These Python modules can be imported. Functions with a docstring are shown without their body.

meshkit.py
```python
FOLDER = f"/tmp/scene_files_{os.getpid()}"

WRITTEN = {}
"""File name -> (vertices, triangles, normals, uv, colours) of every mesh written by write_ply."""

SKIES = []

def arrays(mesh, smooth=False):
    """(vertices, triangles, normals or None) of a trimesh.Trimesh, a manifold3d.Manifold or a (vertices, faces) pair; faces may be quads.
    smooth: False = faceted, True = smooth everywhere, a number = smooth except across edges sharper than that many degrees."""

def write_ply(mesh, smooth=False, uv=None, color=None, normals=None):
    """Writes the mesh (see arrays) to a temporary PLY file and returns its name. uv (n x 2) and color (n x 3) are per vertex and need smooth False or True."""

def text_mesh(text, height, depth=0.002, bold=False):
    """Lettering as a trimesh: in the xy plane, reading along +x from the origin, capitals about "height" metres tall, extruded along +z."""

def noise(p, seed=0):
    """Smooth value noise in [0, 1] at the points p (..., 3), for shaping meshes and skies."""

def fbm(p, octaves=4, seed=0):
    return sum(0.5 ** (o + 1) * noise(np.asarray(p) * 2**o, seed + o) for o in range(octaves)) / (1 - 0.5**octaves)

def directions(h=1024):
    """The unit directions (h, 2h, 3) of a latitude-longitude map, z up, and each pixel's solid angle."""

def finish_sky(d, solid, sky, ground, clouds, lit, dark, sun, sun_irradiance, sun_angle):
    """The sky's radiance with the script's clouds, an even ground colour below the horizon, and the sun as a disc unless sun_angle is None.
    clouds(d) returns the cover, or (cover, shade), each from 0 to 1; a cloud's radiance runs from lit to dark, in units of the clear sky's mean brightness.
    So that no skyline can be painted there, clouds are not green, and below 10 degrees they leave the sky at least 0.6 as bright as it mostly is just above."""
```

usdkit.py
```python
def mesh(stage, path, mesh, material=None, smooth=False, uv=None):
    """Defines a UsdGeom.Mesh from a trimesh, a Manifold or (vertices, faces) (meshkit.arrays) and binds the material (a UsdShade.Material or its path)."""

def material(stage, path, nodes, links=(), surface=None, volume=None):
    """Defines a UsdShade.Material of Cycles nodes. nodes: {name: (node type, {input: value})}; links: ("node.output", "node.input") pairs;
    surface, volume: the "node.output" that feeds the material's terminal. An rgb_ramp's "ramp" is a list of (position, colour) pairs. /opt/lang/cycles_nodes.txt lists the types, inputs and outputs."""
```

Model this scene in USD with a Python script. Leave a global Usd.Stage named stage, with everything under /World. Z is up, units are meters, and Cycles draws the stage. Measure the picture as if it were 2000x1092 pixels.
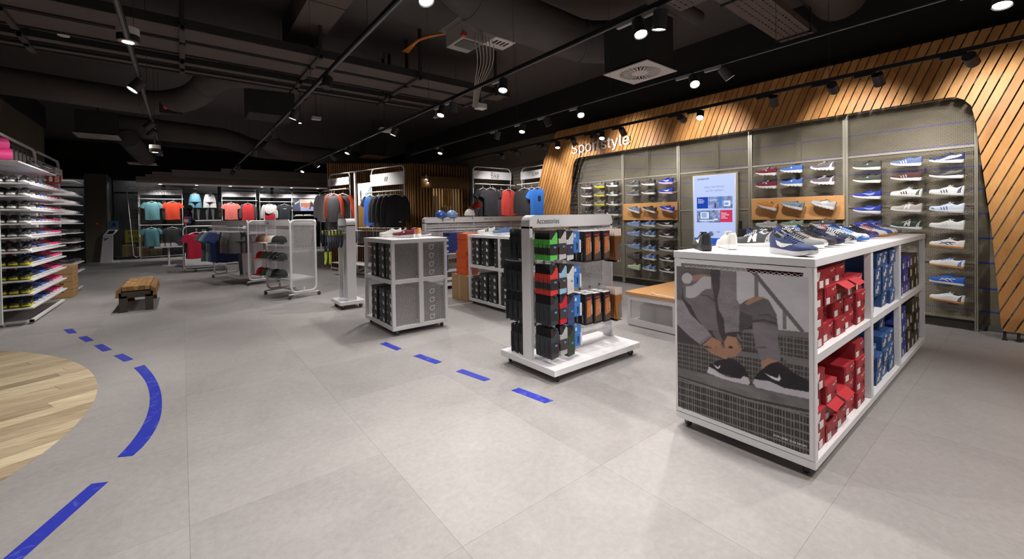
import math, random
import numpy as np, trimesh, usdkit, meshkit
from pxr import Usd, UsdGeom, UsdLux, UsdShade, Gf, Sdf, Vt
from shapely.geometry import Polygon, Point, box as sbox, LineString
from shapely import affinity, union_all

stage = Usd.Stage.CreateInMemory()
UsdGeom.SetStageUpAxis(stage, 'Z'); UsdGeom.SetStageMetersPerUnit(stage, 1.0)
UsdGeom.Xform.Define(stage, '/World'); UsdGeom.Scope.Define(stage, '/World/Looks')
PI = math.pi

# ---------------------------------------------------------------- camera, exposure
# store axes: +Y runs along the shoe wall into the shop, +X towards the shoe wall, z up, metres
EYE = np.array([0, 0, 1.42])
_p, _r, _w = math.radians(.72), math.radians(-.90), math.radians(51.6)
_f = np.array([0, math.cos(_p), -math.sin(_p)]); _x = np.array([1., 0, 0]); _u = np.cross(_x, _f)
_M = np.array([[math.sin(_w), math.cos(_w), 0], [-math.cos(_w), math.sin(_w), 0], [0, 0, 1]])
RR = _M @ (math.cos(_r)*_x + math.sin(_r)*_u); UU = _M @ (-math.sin(_r)*_x + math.cos(_r)*_u); FF = _M @ _f
cam = UsdGeom.Camera.Define(stage, '/World/camera')
m = Gf.Matrix4d(1)
for i, a in enumerate((RR, UU, -FF, EYE)):
    for j in range(3): m[i, j] = float(a[j])
cam.AddTransformOp().Set(m)
cam.CreateHorizontalApertureAttr(36.0); cam.CreateFocalLengthAttr(813.6/2000*36)
cam.CreateVerticalApertureOffsetAttr(-(546-433.3)/2000*36)
cam.CreateFStopAttr(0.0); cam.CreateClippingRangeAttr((0.05, 200))
EXPOSURE = 0.0
cam.CreateExposureAttr(EXPOSURE)
SPOT = 0.82          # overall strength of the shop's spotlights

# ---------------------------------------------------------------- helpers
USED = {}
def numbered(parent, name):
    k = (parent, name); n = USED.get(k, 0); USED[k] = n + 1
    return f'{parent}/{name}' if n == 0 else f'{parent}/{name}_{n:03d}'
def tag(prim, label=None, cat=None, group=None, kind=None):
    for k, v in (('label', label), ('category', cat), ('group', group), ('kind', kind)):
        if v: prim.SetCustomDataByKey(k, v)
    return prim
def place(x, loc, rz=0, ry=0, rx=0):
    x.AddTranslateOp().Set(Gf.Vec3d(*map(float, loc)))
    if rz: x.AddRotateZOp().Set(float(rz))
    if ry: x.AddRotateYOp().Set(float(ry))
    if rx: x.AddRotateXOp().Set(float(rx))
def thing(name, label=None, cat=None, loc=(0, 0, 0), rz=0, group=None, kind=None, ry=0, rx=0):
    x = UsdGeom.Xform.Define(stage, numbered('/World', name)); place(x, loc, rz, ry, rx)
    return tag(x.GetPrim(), label, cat, group, kind)
def dup(root, label, loc, rz=0, group=None, ry=0, rx=0, name=None):
    was = root.GetCustomData()
    base = name or root.GetName().rstrip('0123456789').rstrip('_')
    r = thing(base, label, was['category'], loc, rz, group or was.get('group'), None, ry, rx)
    r.GetReferences().AddInternalReference(root.GetPath()); r.SetInstanceable(True)
    return r
def obj(parent, name, mesh, mat, smooth=30, label=None, kind=None):
    path = parent.GetPath().pathString if parent is not None else '/World'
    me = mesh.mesh() if isinstance(mesh, MB) else mesh
    m = usdkit.mesh(stage, numbered(path, name), me, mat, smooth=smooth)
    return tag(m.GetPrim(), label, None, None, kind)
def struct(name, mesh, mat, smooth=30, label=None):
    o = obj(None, name, mesh, mat, smooth); tag(o, label, None, None, 'structure'); return o

class MB:
    """collects shapes into one mesh"""
    def __init__(s): s.v, s.f, s.n = [], [], 0
    def add(s, v, f):
        v = np.asarray(v, float); f = np.asarray(f, int)
        if f.ndim == 2 and f.shape[1] == 4: f = np.vstack([f[:, [0, 1, 2]], f[:, [0, 2, 3]]])
        s.v.append(v); s.f.append(f + s.n); s.n += len(v); return s
    def tm(s, t): return s.add(t.vertices, t.faces)
    def box(s, x0, x1, y0, y1, z0, z1, b=0):
        if b:
            t = trimesh.creation.box((1, 1, 1)); pts = []
            for sx in (0, 1):
                for sy in (0, 1):
                    for sz in (0, 1):
                        c = np.array([(x0, x1)[sx], (y0, y1)[sy], (z0, z1)[sz]], float)
                        d = np.array([1-2*sx, 1-2*sy, 1-2*sz])*b
                        for k in range(3):
                            e = c + d; e[k] -= d[k]; pts.append(e)
            return s.tm(trimesh.convex.convex_hull(np.array(pts)))
        v = [(x, y, z) for x in (x0, x1) for y in (y0, y1) for z in (z0, z1)]
        return s.add(v, [(0, 1, 3, 2), (4, 6, 7, 5), (0, 4, 5, 1), (2, 3, 7, 6), (0, 2, 6, 4), (1, 5, 7, 3)])
    def cyl(s, p0, p1, r0, r1=None, n=12, cap=True):
        r1 = r0 if r1 is None else r1
        p0, p1 = np.asarray(p0, float), np.asarray(p1, float); d = p1-p0; d /= np.linalg.norm(d)
        a = np.cross(d, (0, 0, 1) if abs(d[2]) < .9 else (1, 0, 0)); a /= np.linalg.norm(a); b = np.cross(d, a)
        t = np.arange(n)*2*PI/n; c = np.cos(t)[:, None]*a + np.sin(t)[:, None]*b
        v = np.vstack([p0 + r0*c, p1 + r1*c, [p0], [p1]])
        f = [(i, (i+1) % n, n+(i+1) % n) for i in range(n)] + [(i, n+(i+1) % n, n+i) for i in range(n)]
        if cap: f += [(2*n, (i+1) % n, i) for i in range(n)] + [(2*n+1, n+i, n+(i+1) % n) for i in range(n)]
        return s.add(v, f)
    def tube(s, path, r, n=8, closed=False):
        p = np.asarray(path, float); N = len(p)
        t = (np.roll(p, -1, 0)-np.roll(p, 1, 0)) if closed else np.gradient(p, axis=0)
        t /= np.linalg.norm(t, axis=1, keepdims=True)+1e-12
        ref = np.array([0, 0, 1.]) if abs(t[:, 2]).mean() < .8 else np.array([1., 0, 0])
        rings = []; a = None
        for i in range(N):
            if a is None: a = np.cross(t[i], ref); 
            a = a - t[i]*(a@t[i])
            if np.linalg.norm(a) < 1e-6: a = np.cross(t[i], [0, 1, 0])
            a /= np.linalg.norm(a); b = np.cross(t[i], a)
            th = np.arange(n)*2*PI/n; rr = r[i] if np.ndim(r) else r
            rings.append(p[i] + rr*(np.cos(th)[:, None]*a + np.sin(th)[:, None]*b))
        v = np.vstack(rings); f = []
        for i in range(N if closed else N-1):
            k = (i+1) % N
            for j in range(n): f.append((i*n+j, i*n+(j+1) % n, k*n+(j+1) % n, k*n+j))
        s.add(v, f)
        if not closed:
            for ring, sg in ((rings[0], -1), (rings[-1], 1)):
                s.add(np.vstack([ring, [ring.mean(0)]]), [(j, (j+1) % n, n)[::sg] for j in range(n)])
        return s
    def prism(s, poly, d, fn):
        """shapely polygon (or point list) extruded by d, mapped by fn(a, b, c) -> xyz arrays"""
        if not hasattr(poly, 'geom_type'): poly = Polygon(poly)
        for g in getattr(poly, 'geoms', [poly]):
            if g.is_empty or g.area < 1e-9: continue
            t = trimesh.creation.extrude_polygon(g, d, engine='earcut')
            a = np.array(t.vertices); s.add(np.stack(fn(a[:, 0], a[:, 1], a[:, 2]), 1), t.faces)
        return s
    def text(s, txt, h, fn, depth=.002, bold=False, width=None):
        t = meshkit.text_mesh(txt, h, depth, bold); a = np.array(t.vertices)
        if width: a[:, 0] *= width/a[:, 0].max()
        return s.add(np.stack(fn(a[:, 0], a[:, 1], a[:, 2]), 1), t.faces)
    def xf(s, fn):
        s.v = [fn(v) for v in s.v]; return s
    def mesh(s):
        t = trimesh.Trimesh(np.vstack(s.v), np.vstack(s.f), process=False)
        if t.volume < 0 and len(s.v) == 1: t.invert()
        return t
def rot(v, rz, o=(0, 0, 0)):
    c, s_ = math.cos(math.radians(rz)), math.sin(math.radians(rz)); v = np.asarray(v, float)-o
    return np.stack([c*v[..., 0]-s_*v[..., 1], s_*v[..., 0]+c*v[..., 1], v[..., 2]], -1)+o
# plane maps for prism/text: (a along, b up, c out)
def on_negx(x, y0, z0): return lambda a, b, c: (x - c, y0 - a, z0 + b)          # faces -X, reading towards -Y
def on_negy(y, x0, z0): return lambda a, b, c: (x0 + a, y - c, z0 + b)          # faces -Y, reading towards +X
def on_top(z, x0=0, y0=0): return lambda a, b, c: (x0 + a, y0 + b, z + c)
def arc(cx, cz, r, a0, a1, n=8):
    t = np.radians(np.linspace(a0, a1, n)); return [(cx+r*math.cos(q), cz+r*math.sin(q)) for q in t]
def rrect(x0, x1, z0, z1, r, n=6):
    r = r if np.ndim(r) else (r,)*4                                            # bl, br, tr, tl
    P = []
    for (cx, cz, a, q) in ((x0, z0, 180, r[0]), (x1, z0, 270, r[1]), (x1, z1, 0, r[2]), (x0, z1, 90, r[3])):
        if q <= 0: P.append((cx, cz)); continue
        ox = cx + q if cx == x0 else cx - q; oz = cz + q if cz == z0 else cz - q
        P += arc(ox, oz, q, a, a+90, n)
    return P
ORD = ['first', 'second', 'third', 'fourth', 'fifth', 'sixth', 'seventh', 'eighth', 'ninth', 'tenth', 'eleventh', 'twelfth', 'thirteenth', 'fourteenth', 'fifteenth', 'sixteenth', 'seventeenth', 'eighteenth', 'nineteenth', 'twentieth', 'twenty-first', 'twenty-second', 'twenty-third', 'twenty-fourth']

# ---------------------------------------------------------------- materials
def lin(c):
    c = np.asarray(c, float)/255.
    return tuple(np.where(c <= .04045, c/12.92, ((c+.055)/1.055)**2.4))
MATS = {}
def C(r, g, b, rough=.55, metal=0., spec=.5, coat=0.):
    """plain surface of one sRGB colour"""
    k = (r, g, b, rough, metal, spec, coat)
    if k not in MATS:
        MATS[k] = usdkit.material(stage, f'/World/Looks/plain_{len(MATS):03d}', {'p': ('principled_bsdf', {
            'base_color': lin((r, g, b)), 'roughness': rough, 'metallic': metal, 'specular_ior_level': spec, 'coat_weight': coat})}, surface='p.BSDF')
    return MATS[k]
def fabric(r, g, b, scale=220, amt=.12):
    k = ('fab', r, g, b, scale, amt)
    if k not in MATS:
        c = np.array(lin((r, g, b)))
        MATS[k] = usdkit.material(stage, f'/World/Looks/fabric_{len(MATS):03d}', {
            'tc': ('texture_coordinate', {}), 'n': ('noise_texture', {'scale': scale, 'detail': 2.0}),
            'r': ('rgb_ramp', {'ramp': [(.3, tuple(c*(1-amt))), (.7, tuple(np.minimum(c*(1+amt)+.004, 1)))]}),
            'bp': ('bump', {'strength': .25, 'distance': .002}),
            'p': ('principled_bsdf', {'roughness': .85, 'specular_ior_level': .25, 'sheen_weight': .1})},
            [('tc.object', 'n.vector'), ('n.fac', 'r.fac'), ('r.color', 'p.base_color'), ('n.fac', 'bp.height'), ('bp.normal', 'p.normal')], surface='p.BSDF')
    return MATS[k]
def emit(r, g, b, k=1.):
    key = ('em', r, g, b, k)
    if key not in MATS:
        MATS[key] = usdkit.material(stage, f'/World/Looks/glow_{len(MATS):03d}', {'e': ('emission', {'color': lin((r, g, b)), 'strength': float(k)})}, surface='e.emission')
    return MATS[key]
def wood(name, c0, c1, axis=(1, 12, 12), scale=3., rough=.5, band=0):
    """straight-grained timber; axis = stretch of object coordinates (small along the grain)"""
    return usdkit.material(stage, f'/World/Looks/{name}', {
        'tc': ('geometry', {}), 'oi': ('object_info', {}), 'vm': ('vector_math', {'math_type': 'multiply_add', 'vector2': (37., 11., 23.)}),
        'mp': ('mapping', {'scale': axis}), 'n': ('noise_texture', {'scale': scale, 'detail': 4., 'roughness': .6, 'distortion': .4}),
        'n2': ('noise_texture', {'scale': scale*6, 'detail': 2.}),
        'mx': ('mix_float', {'fac': .25}), 'oa': ('math', {'math_type': 'multiply_add', 'value2': .22}), 'cl': ('math', {'math_type': 'add', 'value2': -.11}),
        'r': ('rgb_ramp', {'ramp': [(.25, lin(c0)), (.75, lin(c1))]}),
        'p': ('principled_bsdf', {'roughness': rough, 'specular_ior_level': .35})},
        [('oi.random', 'vm.vector1'), ('tc.position', 'vm.vector3'), ('vm.vector', 'mp.vector'), ('mp.vector', 'n.vector'), ('mp.vector', 'n2.vector'),
         ('n.fac', 'mx.a'), ('n2.fac', 'mx.b'), ('oi.random', 'oa.value1'), ('mx.result', 'oa.value3'), ('oa.value', 'cl.value1'), ('cl.value', 'r.fac'), ('r.color', 'p.base_color')], surface='p.BSDF')
def speckle(name, stops, scale, rough=.6, spec=.4, detail=6, sc2=None, bump=0, dist=.3):
    """mottled mineral or painted surface from two noises"""
    return usdkit.material(stage, f'/World/Looks/{name}', {
        'g': ('geometry', {}), 'n': ('noise_texture', {'scale': scale, 'detail': float(detail), 'roughness': .65, 'distortion': dist}),
        'n2': ('noise_texture', {'scale': sc2 or scale*30, 'detail': 3.}), 'mx': ('mix_float', {'fac': .3}),
        'r': ('rgb_ramp', {'ramp': [(a, lin(c)) for a, c in stops]}), 'bp': ('bump', {'strength': float(bump), 'distance': .004}),
        'p': ('principled_bsdf', {'roughness': rough, 'specular_ior_level': spec})},
        [('g.position', 'n.vector'), ('g.position', 'n2.vector'), ('n.fac', 'mx.a'), ('n2.fac', 'mx.b'), ('mx.result', 'r.fac'), ('r.color', 'p.base_color'),
         ('n2.fac', 'bp.height'), ('bp.normal', 'p.normal')], surface='p.BSDF')
def clear(name, tint=(1, 1, 1), ior=1.45):
    return usdkit.material(stage, f'/World/Looks/{name}', {'t': ('transparent_bsdf', {'color': tint}), 'g': ('glossy_bsdf', {'color': (1, 1, 1), 'roughness': .03}),
        'f': ('fresnel', {'IOR': ior}), 'm': ('mix_closure', {})}, [('f.fac', 'm.fac'), ('t.BSDF', 'm.closure1'), ('g.BSDF', 'm.closure2')], surface='m.closure')
def painted(name):
    """surface whose print is stored per vertex"""
    return usdkit.material(stage, f'/World/Looks/{name}', {'a': ('attribute', {'attribute': 'displayColor'}), 'p': ('principled_bsdf', {'roughness': .5, 'specular_ior_level': .3})},
        [('a.color', 'p.base_color')], surface='p.BSDF')

WHITE = C(226, 224, 226, .45); WHITE2 = C(214, 213, 215, .5); SILVER = C(170, 170, 172, .35, .9); STEEL = C(120, 122, 124, .35, .8)
BLACK = C(26, 25, 25, .5); CHAR = C(52, 51, 52, .6); RUBBER = C(38, 38, 39, .7); GLASS = clear('glass', (.97, .99, .98)); ACRYL = clear('acrylic', (.98, .98, .98), 1.35)
TAUPE_METAL = C(150, 144, 130, .45, .2); CARD_W = C(228, 226, 222, .7)
# ---------------------------------------------------------------- lights of the shop: track spotlights
LIGHTS = [0]
def spot(pos, aim, power, cone=38, soft=.6, color=(1, .965, .93), r=.04):
    L = UsdLux.SphereLight.Define(stage, f'/World/spot_light_{LIGHTS[0]:03d}'); LIGHTS[0] += 1
    L.CreateRadiusAttr(r); L.CreateIntensityAttr(float(power*SPOT)); L.CreateNormalizeAttr(True); L.CreateColorAttr(Gf.Vec3f(*color))
    s = UsdLux.ShapingAPI.Apply(L.GetPrim()); s.CreateShapingConeAngleAttr(float(cone)); s.CreateShapingConeSoftnessAttr(float(soft))
    p, a = np.asarray(pos, float), np.asarray(aim, float); d = a-p; d /= np.linalg.norm(d)
    x = np.cross((0, 0, 1), -d); x = np.array([1., 0, 0]) if np.linalg.norm(x) < 1e-4 else x/np.linalg.norm(x); y = np.cross(-d, x)
    M = Gf.Matrix4d(1)
    for i, v in enumerate((x, y, -d, p + d*.02)):
        for j in range(3): M[i, j] = float(v[j])
    L.AddTransformOp().Set(M)

# ---------------------------------------------------------------- setting: floor, walls, ceiling
FLOOR_M = usdkit.material(stage, '/World/Looks/vinyl_floor', {
    'g': ('geometry', {}), 'oi': ('object_info', {}), 'n': ('noise_texture', {'scale': 1.3, 'detail': 5., 'roughness': .7, 'distortion': .6}), 'n2': ('noise_texture', {'scale': 28., 'detail': 4., 'roughness': .7}),
    'n3': ('noise_texture', {'scale': 220., 'detail': 2.}), 'm1': ('mix_float', {'fac': .45}), 'm2': ('mix_float', {'fac': .22}),
    'oa': ('math', {'math_type': 'multiply_add', 'value2': .10}),
    'r': ('rgb_ramp', {'ramp': [(.3, lin((132, 127, 125))), (.5, lin((152, 147, 145))), (.62, lin((161, 156, 154))), (.8, lin((174, 169, 167)))]}),
    'p': ('principled_bsdf', {'roughness': .5, 'specular_ior_level': .35})},
    [('g.position', 'n.vector'), ('g.position', 'n2.vector'), ('g.position', 'n3.vector'), ('n.fac', 'm1.a'), ('n2.fac', 'm1.b'), ('m1.result', 'm2.a'), ('n3.fac', 'm2.b'),
     ('oi.random', 'oa.value1'), ('m2.result', 'oa.value3'), ('oa.value', 'r.fac'), ('r.color', 'p.base_color')], surface='p.BSDF')
CEIL_M = C(92, 87, 85, .85, spec=.2); BULK_M = C(48, 45, 44, .85, spec=.2)
TAUPE = speckle('taupe_wall', [(.3, (112, 104, 88)), (.7, (124, 116, 100))], 1.2, .75, .25, bump=.08)
PILLAR = speckle('pillar_paint', [(.3, (104, 98, 86)), (.7, (114, 108, 96))], 1.5, .7, .25)
floor = UsdGeom.Xform.Define(stage, '/World/floor').GetPrim(); tag(floor, 'grey concrete-look vinyl tile floor', None, None, 'structure')
obj(floor, 'screed', MB().box(-5, 8.2, -1.2, 24.5, -.06, -.004), C(120, 116, 114, .8))
tileA = []
def tile_grid():
    w, l = .92, .92
    for i in range(-5, 9):
        for j in range(-1, 27):
            x0, y0 = i*w, j*l - .3
            cx, cy = x0+w/2, y0+l/2
            d = np.array([cx, cy])@FF[:2]; s_ = np.array([cx, cy])@RR[:2]
            if d < .4 or abs(s_) > d*1.35 + 1.0 or x0 < -5 or x0+w > 8.2 or y0+l > 24.4: continue
            yield x0, x0+w, y0, y0+l
farm = MB()
for k, (a, b, c, d) in enumerate(tile_grid()):
    if c > 16: farm.box(a, b, c, d, -.004, 0)
    else: obj(floor, 'floor_tile', MB().box(a+.0004, b-.0004, c+.0004, d-.0004, -.004, 0), FLOOR_M, smooth=False)
obj(floor, 'far_floor_tile', farm, FLOOR_M, smooth=False, kind='stuff')
struct('ceiling', MB().box(-5, 8.2, -1.2, 24.5, 4.45, 4.6), CEIL_M)
# shoe wall: taupe masonry behind the mesh, black bulkhead above
struct('wall_right', MB().box(7.36, 7.6, -1.2, 16, 0, 3.52), TAUPE)
struct('trim_1', MB().box(7.2, 7.6, -1.2, 16, 3.5, 4.46), BULK_M)
struct('wall_back', MB().box(-5, 8.2, 23.6, 23.8, 0, 4.5), BULK_M)
struct('wall_left', MB().box(-5.1, -5, -1.2, 24.5, 0, 4.5), BULK_M)
struct('wall_near', MB().box(-5, 8.2, -1.3, -1.2, 0, 4.5), C(150, 148, 145, .8))
struct('baseboard_right', MB().box(7.335, 7.36, -1.2, 9.5, 0, .07), C(96, 96, 92, .6))
# blue contour lines on the taupe wall: level at the right end, sweeping up to the left end
blines = UsdGeom.Xform.Define(stage, '/World/wall_contour_lines').GetPrim(); tag(blines, 'thin blue contour stripes painted on the taupe wall behind the mesh', 'wall stripes')
for k, z in enumerate((1.93, 1.66, 1.37, 1.08, .79, .49, .22, 2.2, 2.47)):
    P = [(y, z + (0 if y < 2.2 else .012*(y-2.2)**2*(1 if z > 1 else .4)*(1 + .5*(z-1)))) for y in np.linspace(-.6, 7.0, 24)]
    P = [(y, q) for y, q in P if q < 3.4]
    if len(P) > 2:
        obj(blines, 'blue_line', MB().prism(LineString(P).buffer(.008, cap_style=2), .002, lambda a, b, c: (7.3595-c, a, b)), C(52, 66, 168, .6))
for k in range(26):
    z = .25 + k*.105
    P = [(y, z + .035*(7.9-y) + .02*math.sin(y*2+k)) for y in np.linspace(5.9, 9.6, 8)]
    if max(q for _, q in P) < 3.4: obj(blines, 'blue_line', MB().prism(LineString(P).buffer(.006, cap_style=2), .002, lambda a, b, c: (7.3595-c, a, b)), C(44, 50, 92, .6))

# round inlay of oak-look planks in the floor at the left
inlay = UsdGeom.Xform.Define(stage, '/World/plank_inlay').GetPrim(); tag(inlay, 'rounded area of pale oak-look planks let into the grey floor at the left edge', 'wood floor')
from scipy.interpolate import splprep, splev
_c = np.array([(-2.6, 8.0), (-1.63, 7.26), (-1.34, 6.91), (-1.02, 6.37), (-.77, 5.79), (-.63, 5.25), (-.58, 4.75), (-.59, 4.4), (-.63, 4.05), (-.72, 3.77), (-.83, 3.52), (-1.05, 3.2), (-1.4, 2.9), (-1.9, 2.6)])
_t, _ = splprep(_c.T, s=.0008); _cc = np.array(splev(np.linspace(0, 1, 70), _t)).T
DISC = Polygon(list(_cc) + [(-4, 2.6), (-4, 8)]).buffer(0)
PLANK = [wood(f'plank_{k}', a, b, (1.2, 14, 1), 2.2, .5) for k, (a, b) in enumerate((((148, 126, 96), (214, 196, 164)), ((172, 150, 116), (226, 208, 176)), ((132, 112, 86), (196, 176, 146))))]
_rg = random.Random(5); _a = 24.
for r in range(-40, 60):
    off = _rg.uniform(0, 1.2)
    for q in range(-5, 7):
        pl = affinity.translate(affinity.rotate(sbox(0, 0, 1.2, .145), _a, origin=(0, 0)), -2 + (q*1.203+off)*math.cos(math.radians(_a)) - r*.1465*math.sin(math.radians(_a)), 5 + (q*1.203+off)*math.sin(math.radians(_a)) + r*.1465*math.cos(math.radians(_a)))
        g = pl.intersection(DISC)
        if g.is_empty or g.geom_type != 'Polygon' or g.area < .004 or g.bounds[2] < -2.1: continue
        obj(inlay, 'plank', MB().prism(g, .0025, on_top(.0004)), PLANK[_rg.randrange(3)], smooth=False)
# blue tape marks on the floor
TAPE = usdkit.material(stage, '/World/Looks/blue_tape', {'g': ('geometry', {}), 'n': ('noise_texture', {'scale': 9., 'detail': 6., 'distortion': 2.}), 'r': ('rgb_ramp', {'ramp': [(.55, lin((40, 52, 168))), (.75, lin((92, 102, 188)))]}),
    'p': ('principled_bsdf', {'roughness': .45})}, [('g.position', 'n.vector'), ('n.fac', 'r.fac'), ('r.color', 'p.base_color')], surface='p.BSDF')
def stripe(poly, label, g):
    o = obj(None, 'floor_stripe', MB().prism(poly, .0012, on_top(.0005)), TAPE, smooth=False); tag(o, label, 'floor marking', g)
_o = np.array([(-.32, 5.52), (-.23, 5.06), (-.17, 4.6), (-.147, 4.2), (-.155, 3.92), (-.19, 3.63), (-.262, 3.42)]); _i = np.array([(-.335, 3.46), (-.275, 3.68), (-.235, 3.98), (-.227, 4.25), (-.245, 4.67), (-.31, 5.09), (-.395, 5.48)])
def smooth_pl(p, n=24):
    t, _ = splprep(np.asarray(p).T, s=1e-5); return np.array(splev(np.linspace(0, 1, n), t)).T
stripe(list(smooth_pl(_o)) + list(smooth_pl(_i)), 'long curved blue floor stripe beside the round wood inlay', 'blue floor stripes')
stripe([(-.415, 3.2), (-.345, 3.165), (-.56, 2.67), (-.9, 1.9), (-.97, 1.94), (-.63, 2.71)], 'straight blue floor stripe running out of the bottom left corner', 'blue floor stripes')
D4 = [((-1.27, 8.1), (-1.19, 8.1), (-1.09, 7.74), (-1.17, 7.75)), ((-1.04, 7.42), (-.97, 7.45), (-.86, 7.09), (-.93, 7.07)), ((-.83, 6.8), (-.76, 6.82), (-.64, 6.44), (-.71, 6.4)), ((-.6, 6.13), (-.53, 6.16), (-.42, 5.83), (-.49, 5.79))]
for k, q in enumerate(D4): stripe(q, f'short blue floor dash, {ORD[k]} from the shoe shelves in the curved row', 'blue floor stripes')
D5 = [((1.73, 4.63), (1.81, 4.65), (1.85, 4.3), (1.78, 4.28)), ((1.84, 3.99), (1.92, 4.), (1.98, 3.64), (1.9, 3.63)), ((1.95, 3.33), (2.03, 3.34), (2.09, 2.97), (2.02, 2.97)), ((2.08, 2.67), (2.16, 2.67), (2.21, 2.31), (2.13, 2.32))]
for k, q in enumerate(D5): stripe(q, f'blue floor dash in front of the accessories rack, {ORD[k]} in the row from the cube end', 'blue floor stripes')
_q = np.array([(-1.9, 19.6), (-1.2, 19.55), (-.7, 19.1)])
stripe(LineString([tuple(p) for p in smooth_pl(np.array([(-1.7, 20.2), (-1.0, 20.0), (-.55, 19.4), (-.35, 18.7)]), 12)]).buffer(.06, cap_style=2), 'far curved blue floor line near the white kiosk', 'blue floor stripes')
for k, q in enumerate(((-.28, 18.3), (-.2, 17.6), (-.14, 16.9))):
    stripe(sbox(q[0]-.06, q[1]-.2, q[0]+.06, q[1]+.2), f'small far blue floor dash, {ORD[k]} in the row ending at the red shirt rail', 'blue floor stripes')

# ---------------------------------------------------------------- shoe wall cladding: slanted oak battens around a recessed mesh wall
OAK = wood('oak_batten', (176, 122, 66), (208, 154, 94), (9, 3.2, 1.2), 2.4, .5)
OAK2 = wood('oak_batten_dark', (164, 110, 58), (198, 142, 84), (9, 3.2, 1.2), 2.4, .5)
OAKP = wood('oak_panel', (206, 150, 92), (224, 170, 112), (3, 1.2, 14), 2.2, .45)
clad = UsdGeom.Xform.Define(stage, '/World/batten_wall').GetPrim(); tag(clad, 'slanted oak battens cladding the wall around the recessed shoe display', 'wood cladding')
outer = Polygon([(-1.15, .1), (-1.15, 3.395), (7.01, 3.395), (7.16, 3.19), (7.44, 2.81), (7.69, 2.11), (8.05, 1.0), (8.35, .1)])
opening = Polygon([(.235, .0), (.31, 1.19), (.4, 2.1), (.424, 2.38), (.46, 2.58), (.52, 2.66), (.585, 2.703), (.69, 2.712)] + [(6.3, 2.705), (6.42, 2.68), (6.49, 2.57), (6.53, 2.36), (6.62, 1.6), (6.8, .0)])
face = outer.difference(opening)
SL = .41; _rg = random.Random(2)
for k in range(-40, 110):
    y0 = k*.0935
    bat = Polygon([(y0, -.2), (y0+.0795, -.2), (y0+.0795-SL*3.8, 3.6), (y0-SL*3.8, 3.6)])
    g = face.intersection(bat)
    for part_ in getattr(g, 'geoms', [g]):
        if part_.is_empty or part_.geom_type != 'Polygon' or part_.area < .003: continue
        obj(clad, 'batten', MB().prism(part_, .022, lambda a, b, c: (6.93+c, a, b)), OAK if _rg.random() < .7 else OAK2, smooth=False)
rails = MB()
for z in (.2, .6, 1.1, 1.6, 2.1, 2.85, 3.3):
    seg = LineString([(-1.1, z), (8.3, z)]).intersection(face.buffer(-.03))
    for q in getattr(seg, 'geoms', [seg]):
        if q.is_empty: continue
        a, b = q.bounds[0], q.bounds[2]; rails.box(6.953, 6.985, a, b, z-.03, z+.03)
obj(clad, 'backing_rail', rails, C(70, 66, 60, .7))
feet = MB()
for y in (-.9, -.6, -.3, -.05, .124, .22):
    obj(clad, 'foot', MB().cyl((6.955, y, 0), (6.955, y, .012), .022).cyl((6.955, y, .01), (6.955, y, .18), .012), CHAR)
sg = thing('shop_sign', 'raised white lettering reading Sportstyle on the oak battens', 'sign')
for t_, a0, wd in (('Sportstyle', 0, 1.56),):
    obj(sg, 'lettering', MB().text(t_, .225, on_negx(6.90, 6.51, 2.80), .02, False, wd), C(236, 234, 236, .4))
    b = MB()
    for q in (.1, .5, .9, 1.3): b.cyl((6.90, 6.5-q, 2.86), (6.935, 6.5-q, 2.86), .006)
    obj(sg, 'stand_off', b, SILVER)
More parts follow.
